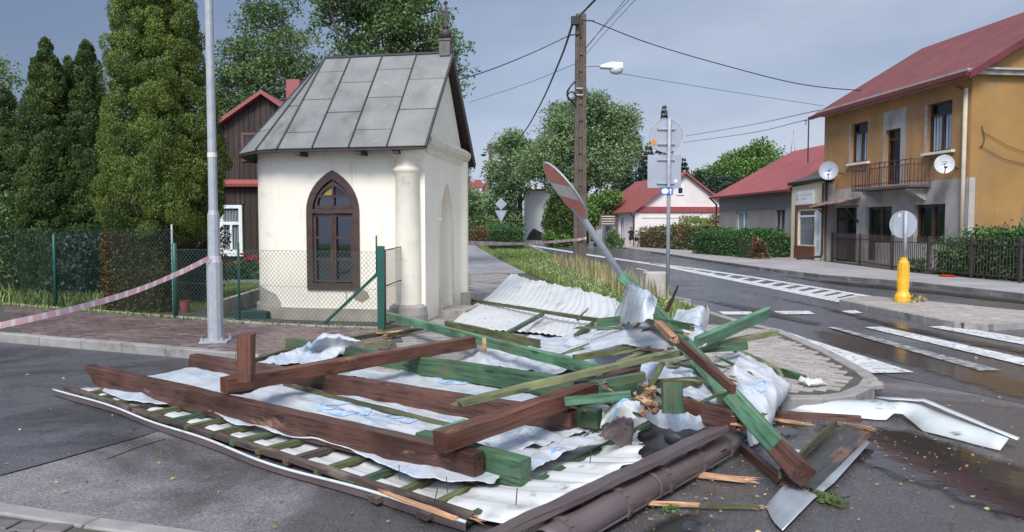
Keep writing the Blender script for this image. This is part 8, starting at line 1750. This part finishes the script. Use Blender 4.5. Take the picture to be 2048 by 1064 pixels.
# broken plank on grey flashing
pa, pb = at(1578, 968, .05), at(1722, 852, .10); wp = beam('broken_plank', 'old_wood', at(1590, 968, .05), at(1716, 856, .09), .22, .025, ends=('broken', 'broken'), label='wide grey brown plank with torn orange fibres lying on grey flashing', cat='plank', seed=61); wp.data.materials.clear(); M['plank_wet'] = wood('wet_stained_plank', (.06, .05, .04), (.035, .04, .03), worn=(.20, .085, .04), wornlim=(.54, .62), rough=.4); wp.data.materials.append(M['plank_wet'])
bpx('plank_edge', 'olive_wood', (1560, 950, .10), (1672, 845, .14), .02, .05, label='thin dark board edge along the left side of the wide plank', cat='board', seed=62)
fold_strip('grey_flashing', [[(1532, 1012, .02), (1545, 1040, .02), (1565, 1062, .02)], [(1570, 965, .04), (1595, 985, .03), (1625, 1000, .025)], [(1610, 935, .06), (1640, 955, .045), (1668, 965, .035)], [(1700, 860, .08), (1722, 872, .07), (1740, 885, .06)]], 'grey metal flashing tip in the lower right under the wide plank', 'grey_sheet', wob=.006, n=16)
fold_strip('white_scrap', [[(1520, 925, .05), (1545, 935, .06), (1572, 958, .05)], [(1530, 938, .03), (1550, 948, .03), (1566, 962, .03)]], 'white metal scrap on the dark lath left of the green beam foot', 'white_flash', n=12)
fold_strip('white_scrap', [[(1560, 895, .06), (1600, 900, .06), (1625, 905, .04)], [(1575, 908, .03), (1600, 915, .03), (1622, 912, .03)]], 'white metal scrap right of the thick green beam', 'white_flash', n=12)
fold_strip('grey_scrap', [[(1325, 860, .20), (1345, 862, .2), (1362, 876, .16)], [(1330, 885, .06), (1345, 890, .06), (1360, 880, .12)]], 'grey metal scrap in the dark hollow above the gutter', 'grey_sheet', n=12)
fold_strip('foam_scrap', [[(1595, 762, .15), (1620, 770, .15), (1660, 768, .14)], [(1600, 752, .18), (1622, 756, .20), (1650, 762, .16)]], 'cream coloured foam scrap on the island kerb', 'petal_white', n=14, wob=.03, cat='scrap')
# lump of dirty concrete where the kerb is broken
c = at(1752, 772, .1); mb = MB(); mb.sphere(c, .07, 7, 5, (1.2, 1, .8)); mb.build('kerb_lump', M['kerb'], None, label='pale lump of broken kerb concrete at the island corner', cat='rubble')
# leaves and chips on the ground
n = 420; xy = scatter([(-4.2, 3.3), (4.6, 3.3), (8, 9), (-6.5, 9.5)], n, np.random.default_rng(91), 1.0); P = np.c_[xy, np.full(n, .012)]; a = RNG.uniform(0, 6.28, n); V, Fq = leaf_quads(P, np.c_[np.cos(a), np.sin(a), np.full(n, .12)], .032, .55, np.random.default_rng(3)); o = np_mesh('fallen_leaves', V, Fq, M['yellow_leaf'], kind='stuff'); tag(o, 'small yellow and green leaves blown over the wet asphalt', 'leaves')
n = 320; t = np.random.default_rng(6).uniform(0, 1, n); base = [at(1280, 985, .01), at(1500, 875, .01)]; P = np.array([tuple(base[0].lerp(base[1], float(u))) for u in t]) + np.c_[np.random.default_rng(7).normal(size=(n, 2)) * .05, np.zeros(n)]; a = RNG.uniform(0, 6.28, n); V, Fq = leaf_quads(P, np.c_[np.cos(a), np.sin(a), np.full(n, .3)], .028, .5, np.random.default_rng(8)); M['chips'] = mat('wood_chips', (.38, .24, .10), (.2, .12, .05), scale=9, rough=.9, bump=0, rnd=.4); o = np_mesh('wood_chips', V, Fq, M['chips'], kind='stuff'); tag(o, 'brown chips and needles washed along the gutter', 'chips')
for nm_, pl_, n_, sz_, mk_, lb_ in (('wood_crumbs', [(900, 1040), (1300, 900), (1500, 800), (1800, 800), (2040, 930), (1700, 1060), (1200, 1090)], 520, .022, 'chips', 'small wood crumbs scattered on the wet asphalt right of the gutter'), ('wood_crumbs', [(500, 700), (760, 655), (930, 600), (1010, 600), (800, 700), (560, 716)], 260, .03, 'chips', 'wood crumbs scattered on the paving behind the heap'), ('grit', [(20, 1000), (20, 720), (420, 720), (900, 1064), (500, 1064)], 700, .012, 'old_wood', 'dark grit strewn over the asphalt left of the heap')):
    pts_ = [at(a_, b_, 0) for a_, b_ in pl_]; xy = scatter([(v.x, v.y) for v in pts_], n_, np.random.default_rng(n_)); zz_ = .014 if mk_ != 'chips' or n_ > 400 else .132; an = np.random.default_rng(n_ + 1).uniform(0, 6.28, n_)
    V, Fq = leaf_quads(np.c_[xy, np.full(n_, zz_)], np.c_[np.cos(an), np.sin(an), np.full(n_, .25)], sz_, .5, np.random.default_rng(n_ + 2)); tag(np_mesh(nm_, V, Fq, M[mk_], kind='stuff'), lb_, 'crumbs')
def sprig(px, py, r, label, seed):
    c = at(px, py, .02); t = thing('fallen_sprig', c, label, 'leaves'); foliage('leaves', [(c.x + .5 * r * math.cos(k), c.y + .5 * r * math.sin(k), .025) for k in range(5)], [r * .5] * 5, 9, r * .45, M['leaf_light'], t, squash=.1, up=.1, width=.6, seed=seed); MB().tube([c + Vector((-r, 0, 0)), c + Vector((r, .02, .01))], .003, 4).build('stem', M['olive_wood'], t)
sprig(1668, 1000, .10, 'fresh green leaf sprig beside the grey flashing tip', 1); sprig(1340, 1020, .06, 'single green leaf by the long thin lath', 2); sprig(1600, 760, .05, 'green sprig on the island near the foam scrap', 3)
print('objects', len(bpy.data.objects), 'tris', sum(len(o.data.polygons) for o in bpy.data.objects if o.type == 'MESH'))
